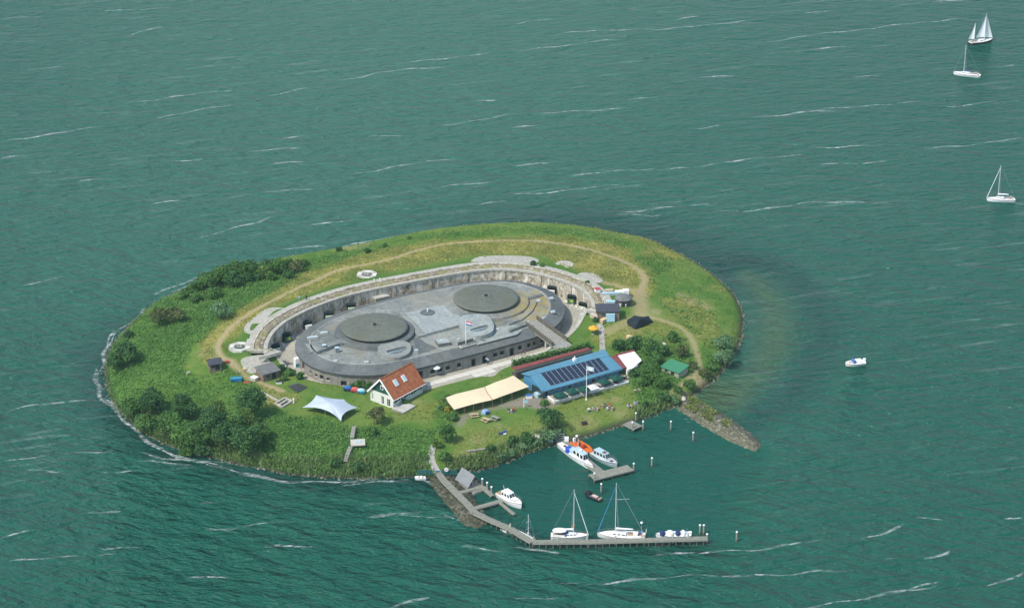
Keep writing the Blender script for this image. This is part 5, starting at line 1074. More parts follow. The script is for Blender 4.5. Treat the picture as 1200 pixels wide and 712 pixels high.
for i in range(5):
    a_, b_ = P(339 + 2.3 * i, 453 + 1.3 * i, gz + .2), P(350 + 2.1 * i, 449 + 1.0 * i, gz + .2); s = MB(OF); s.tube(a_, b_, .18, n=6); s.build('plant_row', M('soil_ridge' if i % 2 else 'slate_row', (.11, .10, .08) if i % 2 else (.10, .13, .13), .95, .3, 4), t)
t = thing('plank_walk', G(414, 523), 'narrow plank walk with a square landing through the green herbs', 'walkway'); OF = tuple(t.location)
for nm_, pts, hw_ in (('walk_board', [(415,503),(412.5,517)], .45), ('walk_board', [(411,527),(404.5,545)], .45)):
    a_, b_ = G(*pts[0]), G(*pts[1]); n_ = 8; d_ = (b_ - a_)
    for i in range(n_): q = a_.lerp(b_, (i + .5) / n_); s = MB(OF); s.box((q.x, q.y, float(height(q.x, q.y)[0]) + .95), (.95, d_.xy.length / n_ - .08, .1), math.atan2(d_.y, d_.x) - math.pi / 2); s.build(nm_, GREYW, t)
q = G(419.5, 523); s = MB(OF); s.box((q.x, q.y, q.z + 1.1), (3.4, 3.0, .25), .1); s.build('landing', STONEW, t); s = MB(OF); s.box((q.x + .1, q.y, q.z + 1.3), (1.2, 1.0, .25), .1); s.build('landing_box', PALEBLUE, t)
# paved walks
def walk(pts, hw, mat, label, name='paved_walk', dz=.05, seg=2.0):
    C_ = resample(chaikin([G(*q) for q in pts], 2, False), seg, False); t = tag(bpy.data.objects.new(name, None), kind='structure'); COL.objects.link(t); t.location = C_[0]; me0 = None
    for a_, b_ in zip(C_, C_[1:]):
        d_ = (b_ - a_).normalized(); n_ = Vector((-d_.y, d_.x, 0)) * hw; z_ = lambda p: Vector((p.x, p.y, float(height(p.x, p.y, False)[0]) + dz + .03)); s = MB(tuple(C_[0])); e = d_ * .02; s.slab([z_(a_ + n_ + e), z_(a_ - n_ + e), z_(b_ - n_ - e), z_(b_ + n_ - e)], .2); s.build('paving_panel', mat, t)
walk([(515,557),(507,545),(504.8,534),(506.5,525),(511,518)], .8, M('walk_concrete', (.34, .33, .29), .9, .2), '', dz=.12)
walk([(706,414),(706,400),(705.5,386),(702,379.5)], .75, M('walk_concrete', (.34, .33, .29)), '', dz=.05)
for nm_, (a, b), z_, lab, mt in (('boulder', (778.5, 404), .9, 'white boulder among the shrubs below the black tent', STONEW), ('boulder', (801, 467.5), .8, 'bleached boulder at the root of the stone breakwater', STONEW), ('boulder', (307.5, 498), .7, 'sandy boulder at the edge of the herbs below the dark tree', STONET)):
    o = stones(nm_, np.zeros(3), np.array([0, .5, -.4]), np.full(3, .2), np.array([1.1, .8, .9]), RNG, mt); o.location = G(a, b); tag(o, lab, 'boulder')
o = stones('sand_patch', np.zeros(1), np.zeros(1), np.zeros(1), np.array([.1]), RNG, STONET) if False else None
# ------------------------------------------------------------------ trees and shrubs
def crown_mesh(name, rx, rz, seed, leaf=.55, n=None, lobes=None, flat=0):
    r = np.random.default_rng(seed); K = lobes or int(9 + rx * 3); V = []; T = []
    cen = r.normal(size=(K, 3)); cen /= np.linalg.norm(cen, axis=1)[:, None]; cen *= r.uniform(.2, .70, (K, 1)) * np.array([rx, rx, rz]); cen[:, 2] = np.abs(cen[:, 2] + .15 * rz) - .15 * rz
    rad = r.uniform(.32, .52, K) * min(rx, rz * 1.2); n = n or int(150 * rx * rx + 260); per = np.maximum(40, (n * rad ** 2 / (rad ** 2).sum()).astype(int)); tl = r.uniform(-.38, .38, K)
    for c, q, m, t in zip(cen, rad, per, tl):
        d = r.normal(size=(m, 3)); d /= np.linalg.norm(d, axis=1)[:, None]; d[:, 2] = np.where(d[:, 2] < -.35, -d[:, 2], d[:, 2]); p = c + d * (q * r.uniform(.72, 1.08, m))[:, None]
        nn = d + r.normal(0, .55, (m, 3)); nn /= np.linalg.norm(nn, axis=1)[:, None]; a = np.cross(nn, r.normal(size=(m, 3))); a /= np.linalg.norm(a, axis=1)[:, None]; b = np.cross(nn, a); s = (leaf * r.uniform(.6, 1.25, m) * .5)[:, None]
        V.append(np.stack([p - a * s, p - b * s * .7, p + a * s, p + b * s * .7], 1).reshape(-1, 3)); T.append(np.repeat(np.clip(.45 + t + r.normal(0, .16, m), 0, 1), 4))
    V = np.concatenate(V); V[:, 2] -= 0; return np_mesh(name, V, np.arange(len(V)).reshape(-1, 4), np.concatenate(T))
_lm = leafmat
def leafmat(*a):
    m = _lm(*a)
    for n in m.node_tree.nodes:
        if n.type == 'MIX_SHADER': n.inputs[0].default_value = .22
    return m
LM = {'dark': leafmat('dark_leaves', (.021, .074, .021), (.074, .172, .042)), 'mid': leafmat('mid_green_leaves', (.031, .097, .019), (.115, .235, .048)), 'light': leafmat('yellow_green_leaves', (.050, .110, .016), (.15, .235, .048)),
      'pale': leafmat('grey_green_willow_leaves', (.055, .13, .05), (.17, .29, .13)), 'olive': leafmat('olive_leaves', (.050, .080, .022), (.14, .165, .055)), 'gold': leafmat('golden_leaves', (.20, .18, .02), (.48, .38, .05)), 'orange': leafmat('orange_flowers', (.30, .12, .02), (.55, .25, .04))}
k = N('bark'); k.done(k.ramp(k.noise(4, 4), [(.3, (.05, .04, .03)), (.7, (.13, .105, .08))]), .95, .1); BARK = k.m
_seed = [100]
def tree(px, py, rpx, kind, label, ry=None, name='tree', cat='tree', group=None, sink=.0):
    _seed[0] += 1; r = random.Random(_seed[0]); ry = ry or rpx * .92; b = G(px, py + ry * .8); mp = mpp(b); R_ = rpx * mp
    H = math.sqrt(max((ry * mp) ** 2 - (R_ * sD) ** 2, (.5 * R_) ** 2)) / cD; b = G(px, py + (.55 if name in ('shrub', 'bush') else .95) * H * cD / mp); R_ *= 1.08; gz = float(height(b.x, b.y, False)[0]); b = Vector((b.x, b.y, gz))
    low = name in ('shrub', 'bush'); cz = H * (.55 if low else .95)
    t = thing(name, b, label, cat, group, r.uniform(0, 6.28))
    o = link('crown', crown_mesh('crown', R_, H, _seed[0], .42 + .035 * R_), LM[kind], t); o.location = (0, 0, cz)
    s = MB(); tr = .09 + .05 * R_; s.tube((0, 0, -.5), (.1 * R_ * .3, 0, cz * .55), tr, tr * .65, 7)
    for i in range(4 if not low else 3):
        a = i * 1.7 + r.uniform(0, 1); s.tube((.03 * R_, 0, cz * .5), (R_ * .5 * math.cos(a), R_ * .5 * math.sin(a), cz + H * r.uniform(.0, .35)), tr * .5, tr * .15, 5)
    s.build('trunk' if not low else 'stem', BARK, t); return t
BL = [(157,478,14,'mid','mid green rounded tree at the left end of the shore wood'),(181,470,17,'dark','large dark tree second in the back row of the shore wood'),(214.6,478,15.5,'dark','dark tree in the middle of the back row of the shore wood'),(198,502,18,'mid','broad lit tree at the front left of the shore wood, above the water'),
 (224,511,19,'mid','largest bright tree at the front of the shore wood leaning over the water'),(248,495,18,'dark','dark tree in the core of the shore wood'),(267,511,20,'dark','big dark tree right of centre along the wood front'),(288.6,517,19,'dark','dark tree at the right end of the shore wood front'),
 (298,473,18,'dark','large dark round tree standing apart by the ruined frame'),(253,481,12,'light','yellow green small tree behind the shore wood'),(291,490,12,'light','yellow green small tree between the round tree and the wood'),(277,499,16,'mid','mid green tree behind the right end of the shore wood'),(219,528,11,'mid','small tree at the foot of the shore wood by the water'),
 (150,412,15,'dark','big dark tree on the left tip of the island'),(136,424,11,'dark','dark tree nearest the left shoreline'),(170,495,13,'mid','small mid green tree at the lower left corner of shore wood'),(236,528,11,'dark','small dark tree low at the water edge of the wood'),(205,488,13,'dark','dark small tree in the middle gap of the wood'),(240,515,13,'mid','mid green tree filling the front centre of the wood'),(305,505,12,'mid','mid green bush tree at the right flank of the shore wood')]
for x, y, rp, kd, lb in BL: tree(x, y, rp * 1.1, kd, lb, group='trees of the shore wood')
RL_ = [(225,340,9,'mid','first and leftmost bushy tree of the row along the far left shore'),(242,331,11,'mid','second tree of the far left shore row'),(260,323,12,'mid','third tree of the far left shore row, tallest crown'),(280,317,11,'mid','fourth tree of the far left shore row'),(297,315,10,'dark','fifth darker tree of the far left shore row'),(310,321,9,'light','pale rounded bush in front of the far left shore row'),(325,312.5,10,'mid','sixth tree of the far left shore row'),(346,314,9,'olive','brownish tree at the right end of the far left shore row'),
 (272,328,10,'dark','dark low tree in front of the third of the far row'),(290,325,9,'dark','dark low tree in front of the fourth of the far row'),(231,350,8,'mid','small bush below the left end of the far row'),(250,345,9,'mid','mid green bush in the herbs under the far row'),(187,371,11,'olive','olive green shrub upper left on the herb slope'),(205,369,10,'olive','olive green shrub right of its twin on the upper left slope'),(260,364,10,'pale','bluish green shrub on the upper left dry slope'),(338,322,7,'dark','dark bush at the right foot of the far row'),(152,392,6,'dark','small dark bush above the big left tip tree')]
RL_ += [(236,336,8,'mid','small bush between the first and second trees of the far row'),(251,327,9,'dark','dark bush between the second and third trees of the far row'),(270,320,9,'mid','bush between the third and fourth trees of the far row'),(289,314,8,'mid','bush between the fourth and fifth trees of the far row'),(316,313,9,'dark','dark bush right of the fifth tree of the far row'),(336,311,8,'mid','bush near the right end of the far row'),(356,309,6,'mid','last low bush on the shore right of the far row'),(318,325,7,'mid','low bush in front of the sixth tree of the far row'),(215,346,7,'mid','low bush at the left start of the far shore row'),(304,324,7,'dark','dark low bush left of the pale rounded one')]
for x, y, rp, kd, lb in RL_: tree(x, y, rp * 1.2, kd, lb, name='shrub' if rp < 9.5 else 'tree', cat='shrub' if rp < 9.5 else 'tree', group='bushes on the far left shore')
RR = [(431,294,4.5,'dark','small dark bush on the far slope above the octagonal gun pit'),(397,292.5,4,'dark','small green bush on the far shoreline left of centre'),(450,288,3.5,'mid','tiny bush on the far slope near the path'),(625,309.5,4.5,'dark','small dark bush on the terrace behind the far right dome'),(635,311,3.5,'mid','tiny green bush right of the terrace bush'),(480,279,3,'mid','tiny bush on the far shore in the middle')]
for x, y, rp, kd, lb in RR: tree(x, y, rp, kd, lb, name='bush', cat='bush')
RT = [(848,402,12,'pale','upper half of the tall blue green willow at the right shore'),(850,419,13,'pale','lower half of the blue green willow hanging over the right shore'),(725,405,10,'dark','dark shrub tree left end behind the restaurant annex'),(745,403,11,'dark','dark shrub tree behind the white annex roof'),(761,409,12,'mid','mid green shrub tree right of white annex roof'),(776,411,11,'dark','dark shrub tree above the green shelter'),(767,421,11,'mid','bushy tree between annex and green shelter'),(788,395,9,'mid','low bush below the path bend'),
 (763,430,10,'mid','mid green bush left of the green shelter'),(743,438,7,'dark','dark small bush at the right end of terrace'),(761,439,12,'mid','mid green broad bush below the green shelter'),(775,450,11,'mid','broad bush on the lawn right of the terrace'),(754,448,9,'mid','bush beside the short tan bench'),(778.6,466,8,'dark','dark bush by the harbour shore'),(756,474,3.5,'dark','slim small dark conifer on the harbour lawn'),(808,452,8,'mid','bush beside the bright sand patch'),(794,457,7,'mid','low bush left of the sand patch'),(848,495.5,4,'mid','small bush growing on the stone breakwater'),(799,413,9,'olive','olive bush near the right path'),(826,437,8,'olive','olive bush on the right shore slope'),(834,430,8,'mid','low bush under the tall willow'),(737,405,9,'mid','mid green bush behind the annex ridge'),(812,428,6,'olive','olive bush right of the green shelter'),(790,470,6,'pale','pale bush where the breakwater starts')]
for x, y, rp, kd, lb in RT: tree(x, y, rp, kd, lb, ry={(848, 402): 11, (850, 419): 15, (756, 474): 7}.get((x, y)), name='shrub' if rp < 12 else 'tree', cat='shrub' if rp < 12 else 'tree', group='shrubs at the right of the restaurant')
HT = [(644.5,490,16,'dark','big dark round tree between terrace and harbour'),(642,511,10.5,'pale','pale willow bush at the root of the ferry jetty'),(653,508,6.5,'pale','small pale bush right of the willow at the jetty root'),(616,514,9,'dark','dark round tree on the harbour bank, right of its twin'),(600,517,8,'dark','dark round tree on the harbour bank, left twin'),(610,524,7,'pale','pale reed bush below the twin dark trees'),(575.4,526.5,7,'dark','small dark round bush alone on the front lawn'),(601,531,6.5,'pale','pale reed bush on the harbour edge'),(588,536,7,'pale','pale reed bush further left on the harbour edge'),(624,521,6,'pale','pale bush at the water right of the twin trees'),(632,517,6,'pale','pale bush left of the willow by the water'),(638,472.5,5,'mid','short hedge clump at left end of the terrace'),(633,463,4,'mid','little bush at the restaurant corner'),
 (523,508,12,'mid','mid green tree beside the concrete walk above the jetty'),(520,536,9,'mid','mid green bush right of the concrete walk'),(512,521,7,'light','yellowish bush touching the concrete walk'),(527,469,9,'dark','dark small tree at the left end of the beige canopy'),(525,480,4.5,'gold','golden yellow bush under the dark tree by the canopy'),(518,478.5,4,'dark','dark little bush left of the golden one'),(530,489,7,'mid','green bush below the golden one'),(393,543,9,'dark','dark round bush in the reeds below the plank walk, left one'),(420.6,547,8,'dark','dark round bush in the reeds right of the plank walk'),(442,487,12,'olive','olive brown round tree in front of the white house'),(475.7,471,5,'mid','bright bush at the white house side wall'),(436,507,8,'mid','bush in the herbs below the olive tree'),
 (422,450,7,'mid','green bush at the foot of the fort wall, middle'),(433,452.5,6,'mid','green bush at the fort wall by the house'),(414,452.5,5,'mid','green bush at the fort wall, left one'),(442,447,4,'orange','small orange leaved bush at the fort wall behind the house'),(328,431,5.5,'dark','dark green bush beside the long shed'),(340,437,6,'mid','green hedge bush at the left ditch end'),(352,441,6,'mid','green hedge bush under the left corner of the fort'),(333,443,5,'mid','low bush in the garden by the long shed'),(697,375,3.5,'dark','small dark bush at the ditch end'),(688,331,3,'mid','tiny bush on the right terrace')]
for x, y, rp, kd, lb in HT: tree(x, y, rp, kd, lb, name='tree' if rp >= 10 else 'bush', cat='tree' if rp >= 10 else 'bush')
# clipped hedge behind the long red shed
t = thing('hedge', G(640, 421), 'clipped green hedge running along the back of the red roofed shed', 'hedge'); hb0 = t.location.copy(); V = []; T = []
A_, B_ = G(600, 430), G(692, 408); n = 2600; q = RNG.uniform(0, 1, n); pz = RNG.uniform(.2, 1.8, n); off = RNG.uniform(-.7, .7, n); d_ = (B_ - A_).normalized(); V, Fq = leaf_quads(A_.x + (B_.x - A_.x) * q - d_.y * off - hb0.x, A_.y + (B_.y - A_.y) * q + d_.x * off - hb0.y, A_.z + (B_.z - A_.z) * q + pz - hb0.z, RNG.uniform(.3, .6, n), RNG)
link('foliage', np_mesh('foliage', V, Fq, np.repeat(RNG.uniform(.2, .8, n), 4)), LM['mid'], t); s = MB(tuple(hb0)); s.tube(A_ + Vector((0, 0, .4)), B_ + Vector((0, 0, .4)), .45, n=6); s.build('hedge_stems', BARK, t)

# ------------------------------------------------------------------ breakwaters
def breakwater(poly_px, label, zt, mat, seed, green=0):
    pl = PP(poly_px, 0); c = sum(pl, Vector()) / len(pl); t = thing('breakwater', c, label, 'breakwater'); r = np.random.default_rng(seed); xs = [p.x for p in pl]; ys = [p.y for p in pl]; n = 9000
    x, y = r.uniform(min(xs) - 1, max(xs) + 1, n), r.uniform(min(ys) - 1, max(ys) + 1, n); sd = sdist(x, y, pl); m = sd > -.3; x, y, sd = x[m], y[m], sd[m]; z = np.clip(sd / 1.8, -.2, 1) * zt; s_ = r.uniform(.4, 1.3, len(x))
    o = stones('stones', x - c.x, y - c.y, z - .1, s_, r, mat, t); o['kind'] = 'stuff'
    s = MB(tuple(c)); inn = [p + (c - p).normalized() * 1.0 for p in pl]; s.prism([(p.x, p.y) for p in pl], -2, -.05); s.prism([(p.x * .9 + c.x * .1, p.y * .9 + c.y * .1) for p in pl], -1.9, zt * .12); s.build('core', mat, t); return t, c, r
t, c, r = breakwater([(797,480),(803,473),(812,465),(826,475),(848,488.5),(875,506.5),(890,521),(884,527),(866,520),(844,509),(821,495)], 'long stone breakwater tipped with bare rocks at the harbour mouth', .9, STONE, 5)
x, y = r.uniform(-40, 40, 90000), r.uniform(-30, 30, 90000); GR = PP([(797,480),(806,470),(815,470),(832,482),(850,494),(858,501),(845,505),(825,494),(806,484)], 0); m = in_poly(x + c.x, y + c.y, GR) & (wob(x, y, .6, 3) > -.35); x, y = x[m], y[m]; x = np.repeat(x, 2); y = np.repeat(y, 2) + r.normal(0, .2, len(x))
V, Fq = leaf_quads(x, y, 1.0 + r.uniform(0, .5, len(x)), r.uniform(.25, .5, len(x)), r); o = link('weeds', np_mesh('weeds', V, Fq, np.repeat(r.uniform(0, 1, len(x)), 4)), leafmat('weed_leaves', (.07, .12, .025), (.22, .25, .055)), t); o['kind'] = 'stuff'
breakwater([(517,560),(524,556),(531,556),(541,568),(554,587),(564,603),(568,612),(559,617),(547,614),(533,598),(518,580),(507,566),(508,560)], 'dark wet rock breakwater under the root of the main jetty', .35, WETROCK, 6)

# ------------------------------------------------------------------ jetties
WOODD = M('jetty_planks', (.235, .235, .19), .9, .25, 1.2, bump=.3); PILE = M('wet_pile', (.13, .115, .085), .9, .3, 3)
def jetty(pts, wdt, label, z=.9, off=None, piles=2.2, rail=False):
    W_p = PP(pts, z); c = W_p[0]; t = thing('jetty', c, label, 'jetty'); OF = tuple(c)
    for k_, (a, b) in enumerate(zip(W_p, W_p[1:])):
        d = (b - a).normalized(); n = Vector((-d.y, d.x, 0)); ln = (b - a).length; s = MB(OF); m_ = int(ln / .32)
        for i in range(m_): q = a + d * (i + .5) * ln / m_; s.box((q.x, q.y, z + (.002 if i % 2 else 0) + random.uniform(-.012, .012)), (ln / m_ - .045, wdt, .09), math.atan2(d.y, d.x))
        o = s.build('deck_boards', WOODD, t); o['kind'] = 'stuff'
        for sg in (-1, 1):
            s = MB(OF); p_, q_ = a + n * sg * wdt * .46, b + n * sg * wdt * .46; s.box(((p_.x + q_.x) / 2, (p_.y + q_.y) / 2, z - .17), (ln, .16, .24), math.atan2(d.y, d.x)); s.build('beam', M('pale_beam', (.30, .30, .24), .9, .2, 2), t)
        for i in range(int(ln / piles) + 1):
            for sg in (-1, 1): q = a + d * min(ln, i * piles) + n * sg * wdt * .42; s = MB(OF); s.tube((q.x, q.y, -1.2), (q.x, q.y, z - .06), .13); s.build('pile', PILE, t)
    return t
jm = jetty([(513.5,553),(520,562),(547,589),(557,600),(572,607.5),(598,618.5),(624,634.3),(690,633.8),(760,632),(829,630)], 1.55, 'long plank jetty bending from the shore along the harbour front', z=1.35, piles=1.5)
fp = jm.location; fz = .9
for i, (a, b) in enumerate(((598,619.8),(624.5,635.3),(653.5,635),(688,634.8),(721,633.8),(755,632.8),(788,632),(806,631.5))):
    p_ = P(a, b, .4); s = MB(tuple(fp)); s.tube((p_.x, p_.y - .7, -1.2), (p_.x, p_.y - .7, 2.2), .2, n=8); s.build('fender_pile', M('pale_pile', (.42, .41, .33), .9, .2), jm)
jT = jetty([(653,512.5),(667,524),(704,553.5)], 2.3, 'ferry jetty with boats moored on both sides, leading to the T head', piles=2.6)
jT2 = jetty([(693,559.2),(739,547.6)], 3.0, 'broad T head platform at the end of the ferry jetty', piles=2.4)
jetty([(538.5,576.5),(567,569.5)], 1.1, 'short finger jetty beside the grey roofed hut', piles=2.0); jetty([(565.5,570),(577.5,580.5)], .9, 'short angled end piece of the finger jetty by the hut', piles=2.0)
jetty([(554,595.5),(588.5,585.8)], 1.3, 'finger jetty holding the white motor cruiser', piles=2.2)
jetty([(586,588),(603,602)], .6, 'thin side walkway beside the white motor cruiser', piles=2.5)
jetty([(735,494.5),(748,501)], 3.0, 'small square bathing platform on the harbour shore', piles=2.0)
t = thing('jetty_gate', P(653, 515, .9), 'grey metal gate frame at the root of the ferry jetty', 'gate'); 
for a in (-1.6, -.5, .5, 1.6): s = MB(); s.box((a, .2 * a, .75), (.12, .12, 1.6)); s.build('post', STEEL, t)
for a in (-1.05, 0, 1.05):
    s = MB(); s.box((a, .2 * a, 1.45), (1.0, .08, .1), .2); s.box((a, .2 * a, .9), (1.0, .08, .1), .2); s.box((a, .2 * a, .3), (1.0, .08, .1), .2); s.build('gate_rail', STEEL, t)
s = MB(); s.box((2.2, -.6, .5), (1.0, .8, 1.0)); s.build('locker', WHITE, t); s = MB(); s.box((-1.6, -.9, .5), (1.2, .9, .9)); s.build('locker', GREYB, t)
t = thing('jetty_gate', P(513, 556, 1.0), 'blue gate with round sign at the root of the main jetty', 'gate'); s = MB(); s.box((-.9, 0, .9), (.18, .5, 1.8)); s.build('gate_post', BLUE, t); s = MB(); s.box((.9, .2, .6), (.15, .4, 1.2)); s.build('gate_post', BLUE, t); s = MB(); s.box((0, .1, 1.0), (1.6, .1, .12)); s.build('gate_rail', BLUE, t)
for sx in (-3.0, 2.8): s = MB(); s.box((sx, .3, .45), (3.4, .1, 1.3)); s.build('mesh_panel', M('dark_green_mesh', (.02, .10, .09), .7), t)
s = MB(); s.tube((2.0, -.05, 1.4), (2.0, -.12, 1.4), .5, n=16); sg = s.build('sign', WHITE, t); s = MB(); s.box((2.0, -.14, 1.4), (.62, .03, .14)); s.build('sign_bar', RED, sg)
# mooring posts
pp0 = thing('mooring_post', P(786, 504, 0), 'white capped mooring post nearest the bathing platform', 'mooring post', 'mooring posts in the harbour')
s = MB(); s.tube((0, 0, -2), (0, 0, 2.35), .22, .2, 10); s.build('post', M('grey_pile', (.27, .26, .21), .9, .25, 2), pp0); s = MB(); s.lathe((0, 0, 2.3), [(.24, 0), (.24, .16), (.12, .3)], 10); s.build('cap', WHITE, pp0); s = MB(); s.tube((0, 0, -.3), (0, 0, .5), .235, n=10); s.build('wet_band', PILE, pp0)
for a, b, lb in ((812.2,517,'white capped mooring post between the breakwater and the bathing platform'),(763.8,547,'white capped mooring post in open water right of the T head'),(704.5,577.5,'white capped mooring post above the dark sloop'),(863,634,'lone white capped post beyond the end of the main jetty'),(828.2,636.5,'white capped post in front of the end of the main jetty'),(820,626,'left of two white capped posts behind the end of the main jetty'),(824.5,626,'right of two white capped posts behind the end of the main jetty'),
    (742.5,553.5,'white capped post touching the right end of the T head'),(696.5,565,'white capped post at the left end of the T head'),(565.3,571.5,'first white capped post on the angled finger jetty by the hut'),(571,576,'second white capped post on the angled finger jetty'),(576,581,'third white capped post at the tip of the angled finger jetty'),(753.5,504,'white capped post at the outer corner of the bathing platform'),(741,505,'post under the front corner of the bathing platform'),(745,494,'short white capped post on the shore beside the bathing platform')): clone(pp0, P(a, b, 0), label=lb)
# ------------------------------------------------------------------ boats
GEL = M('white_gelcoat', (.82, .82, .80), .3, .04, .6); TEAK = M('teak', (.36, .24, .13), .7, .2, 3); ANTI = M('dark_waterline', (.05, .06, .09), .5, .2); SAIL = M('sailcloth', (.80, .83, .82), .7, .05, .5); ALU = M('mast_aluminium', (.62, .64, .64), .4, .05); LINE = M('grey_line', (.3, .34, .36), .6, .05); BLUEL = M('blue_line', (.05, .22, .42), .6, .1); HGL = M('boat_window', (.02, .028, .035), .1, .2, spec=.6)
def half_beam(t, stern, full): return (stern + (1 - stern) * math.sin(min(1, t / full) * math.pi / 2)) if t < full else math.cos((t - full) / (1 - full) * math.pi / 2) ** .75
def hull(t, L, B, fb, sheer, mat, stern=.75, full=.45, deck=None, rub=None):
    n = 15; s = MB(); prof = []
    for i in range(n):
        u = i / (n - 1); b = max(.02, B / 2 * half_beam(u, stern, full)); z = fb + sheer * max(0, u - .3) ** 1.6; x = (u - .5) * L
        rake = .04 * L * max(0, u - .75) / .25
        prof.append([(x - rake * 0, b, z), (x - rake * .6, b * .86, .12), (x - rake * 1.2, b * .55, -.35), (x - rake * 1.2, -b * .55, -.35), (x - rake * .6, -b * .86, .12), (x, -b, z)])
    vs = [p for r_ in prof for p in r_]; fs = [(i * 6 + j, (i + 1) * 6 + j, (i + 1) * 6 + j + 1, i * 6 + j + 1) for i in range(n - 1) for j in range(5)]; fs.append((0, 1, 2, 3, 4, 5)); s.add(vs, fs); h = s.build('hull', mat, t, True)
    bm = bmesh.new(); bm.from_mesh(h.data); bmesh.ops.recalc_face_normals(bm, faces=bm.faces); bm.to_mesh(h.data); bm.free()
    s = MB(); top = []; 
    A_ = [Vector((p[0][0], p[0][1] * .97, p[0][2] - .03)) for p in prof]; B_ = [Vector((p[5][0], p[5][1] * .97, p[5][2] - .03)) for p in prof]; s.strip(A_, B_); s.build('deck', deck or GEL, t)
    s = MB()
    for sg in (0, 5):
        for p, q in zip(prof, prof[1:]): s.tube(p[sg], q[sg], .05, n=4)
    s.build('gunwale', rub or TEAK, h)
    def at(u): 
        b = B / 2 * half_beam(u, stern, full); return (u - .5) * L, b, fb + sheer * max(0, u - .3) ** 1.6
    return h, at
def cabin(t, x0, x1, w0, w1, z, h, mat, rake0=.2, rake1=.5, name='cabin', windows=3, front=True, roof=None):
    s = MB(); bot = [(x0, -w0 / 2, z), (x1, -w1 / 2, z), (x1, w1 / 2, z), (x0, w0 / 2, z)]; top = [(x0 + rake0, -w0 * .43, z + h), (x1 - rake1, -w1 * .41, z + h), (x1 - rake1, w1 * .41, z + h), (x0 + rake0, w0 * .43, z + h)]
    s.add(bot + top, [(0, 1, 5, 4), (1, 2, 6, 5), (2, 3, 7, 6), (3, 0, 4, 7), (4, 5, 6, 7)]); c = s.build(name, mat, t)
    s = MB(); zt = z + h; s.slab([Vector(p) + Vector((0, 0, .07)) + Vector((math.copysign(.08, p[0] - (x0 + x1) / 2), math.copysign(.07, p[1]), 0)) for p in top], .08); s.build('cabin_roof', roof or mat, c)
    for sg in (-1, 1):
        for i in range(windows):
            u0, u1 = (i + .15) / windows, (i + .85) / windows; q = []
            for u, zz in ((u0, .4), (u1, .4), (u1, .85), (u0, .85)):
                a = Vector(bot[0 if sg < 0 else 3]).lerp(Vector(bot[1 if sg < 0 else 2]), u); b = Vector(top[0 if sg < 0 else 3]).lerp(Vector(top[1 if sg < 0 else 2]), u); p = a.lerp(b, zz); p.y += sg * .02; q.append(p)
            s = MB(); s.add(q, [(0, 1, 2, 3)]); s.build('window', HGL, c)
    if front:
        for i in range(2):
            q = []
            for u, zz in ((.06 + .47 * i, .35), (.47 + .47 * i, .35), (.47 + .47 * i, .9), (.06 + .47 * i, .9)): a = Vector(bot[1]).lerp(Vector(bot[2]), u); b = Vector(top[1]).lerp(Vector(top[2]), u); p = a.lerp(b, zz); p.x += .02; q.append(p)
            s = MB(); s.add(q, [(0, 1, 2, 3)]); s.build('windscreen', HGL, c)
    return c
def boat(name, bow, stern, label, cat, group=None, z=0.0):
    a, b = P(*bow, z + .5), P(*stern, z + .5); d = a - b; return thing(name, ((a.x + b.x) / 2, (a.y + b.y) / 2, z), label, cat, group, math.atan2(d.y, d.x)), d.length
def rail_line(t, at, u0, u1, h=.55, n=5):
    s = MB()
    for sg in (-1, 1):
        prev = None
        for i in range(n + 1):
            x, b, z = at(u0 + (u1 - u0) * i / n); p = Vector((x, sg * b * .94, z)); q = p + Vector((0, 0, h)); s.tube(p, q, .022, n=4)
            if prev is not None: s.tube(prev, q, .018, n=3)
            prev = q
    s.build('guard_rail', STEEL, t)
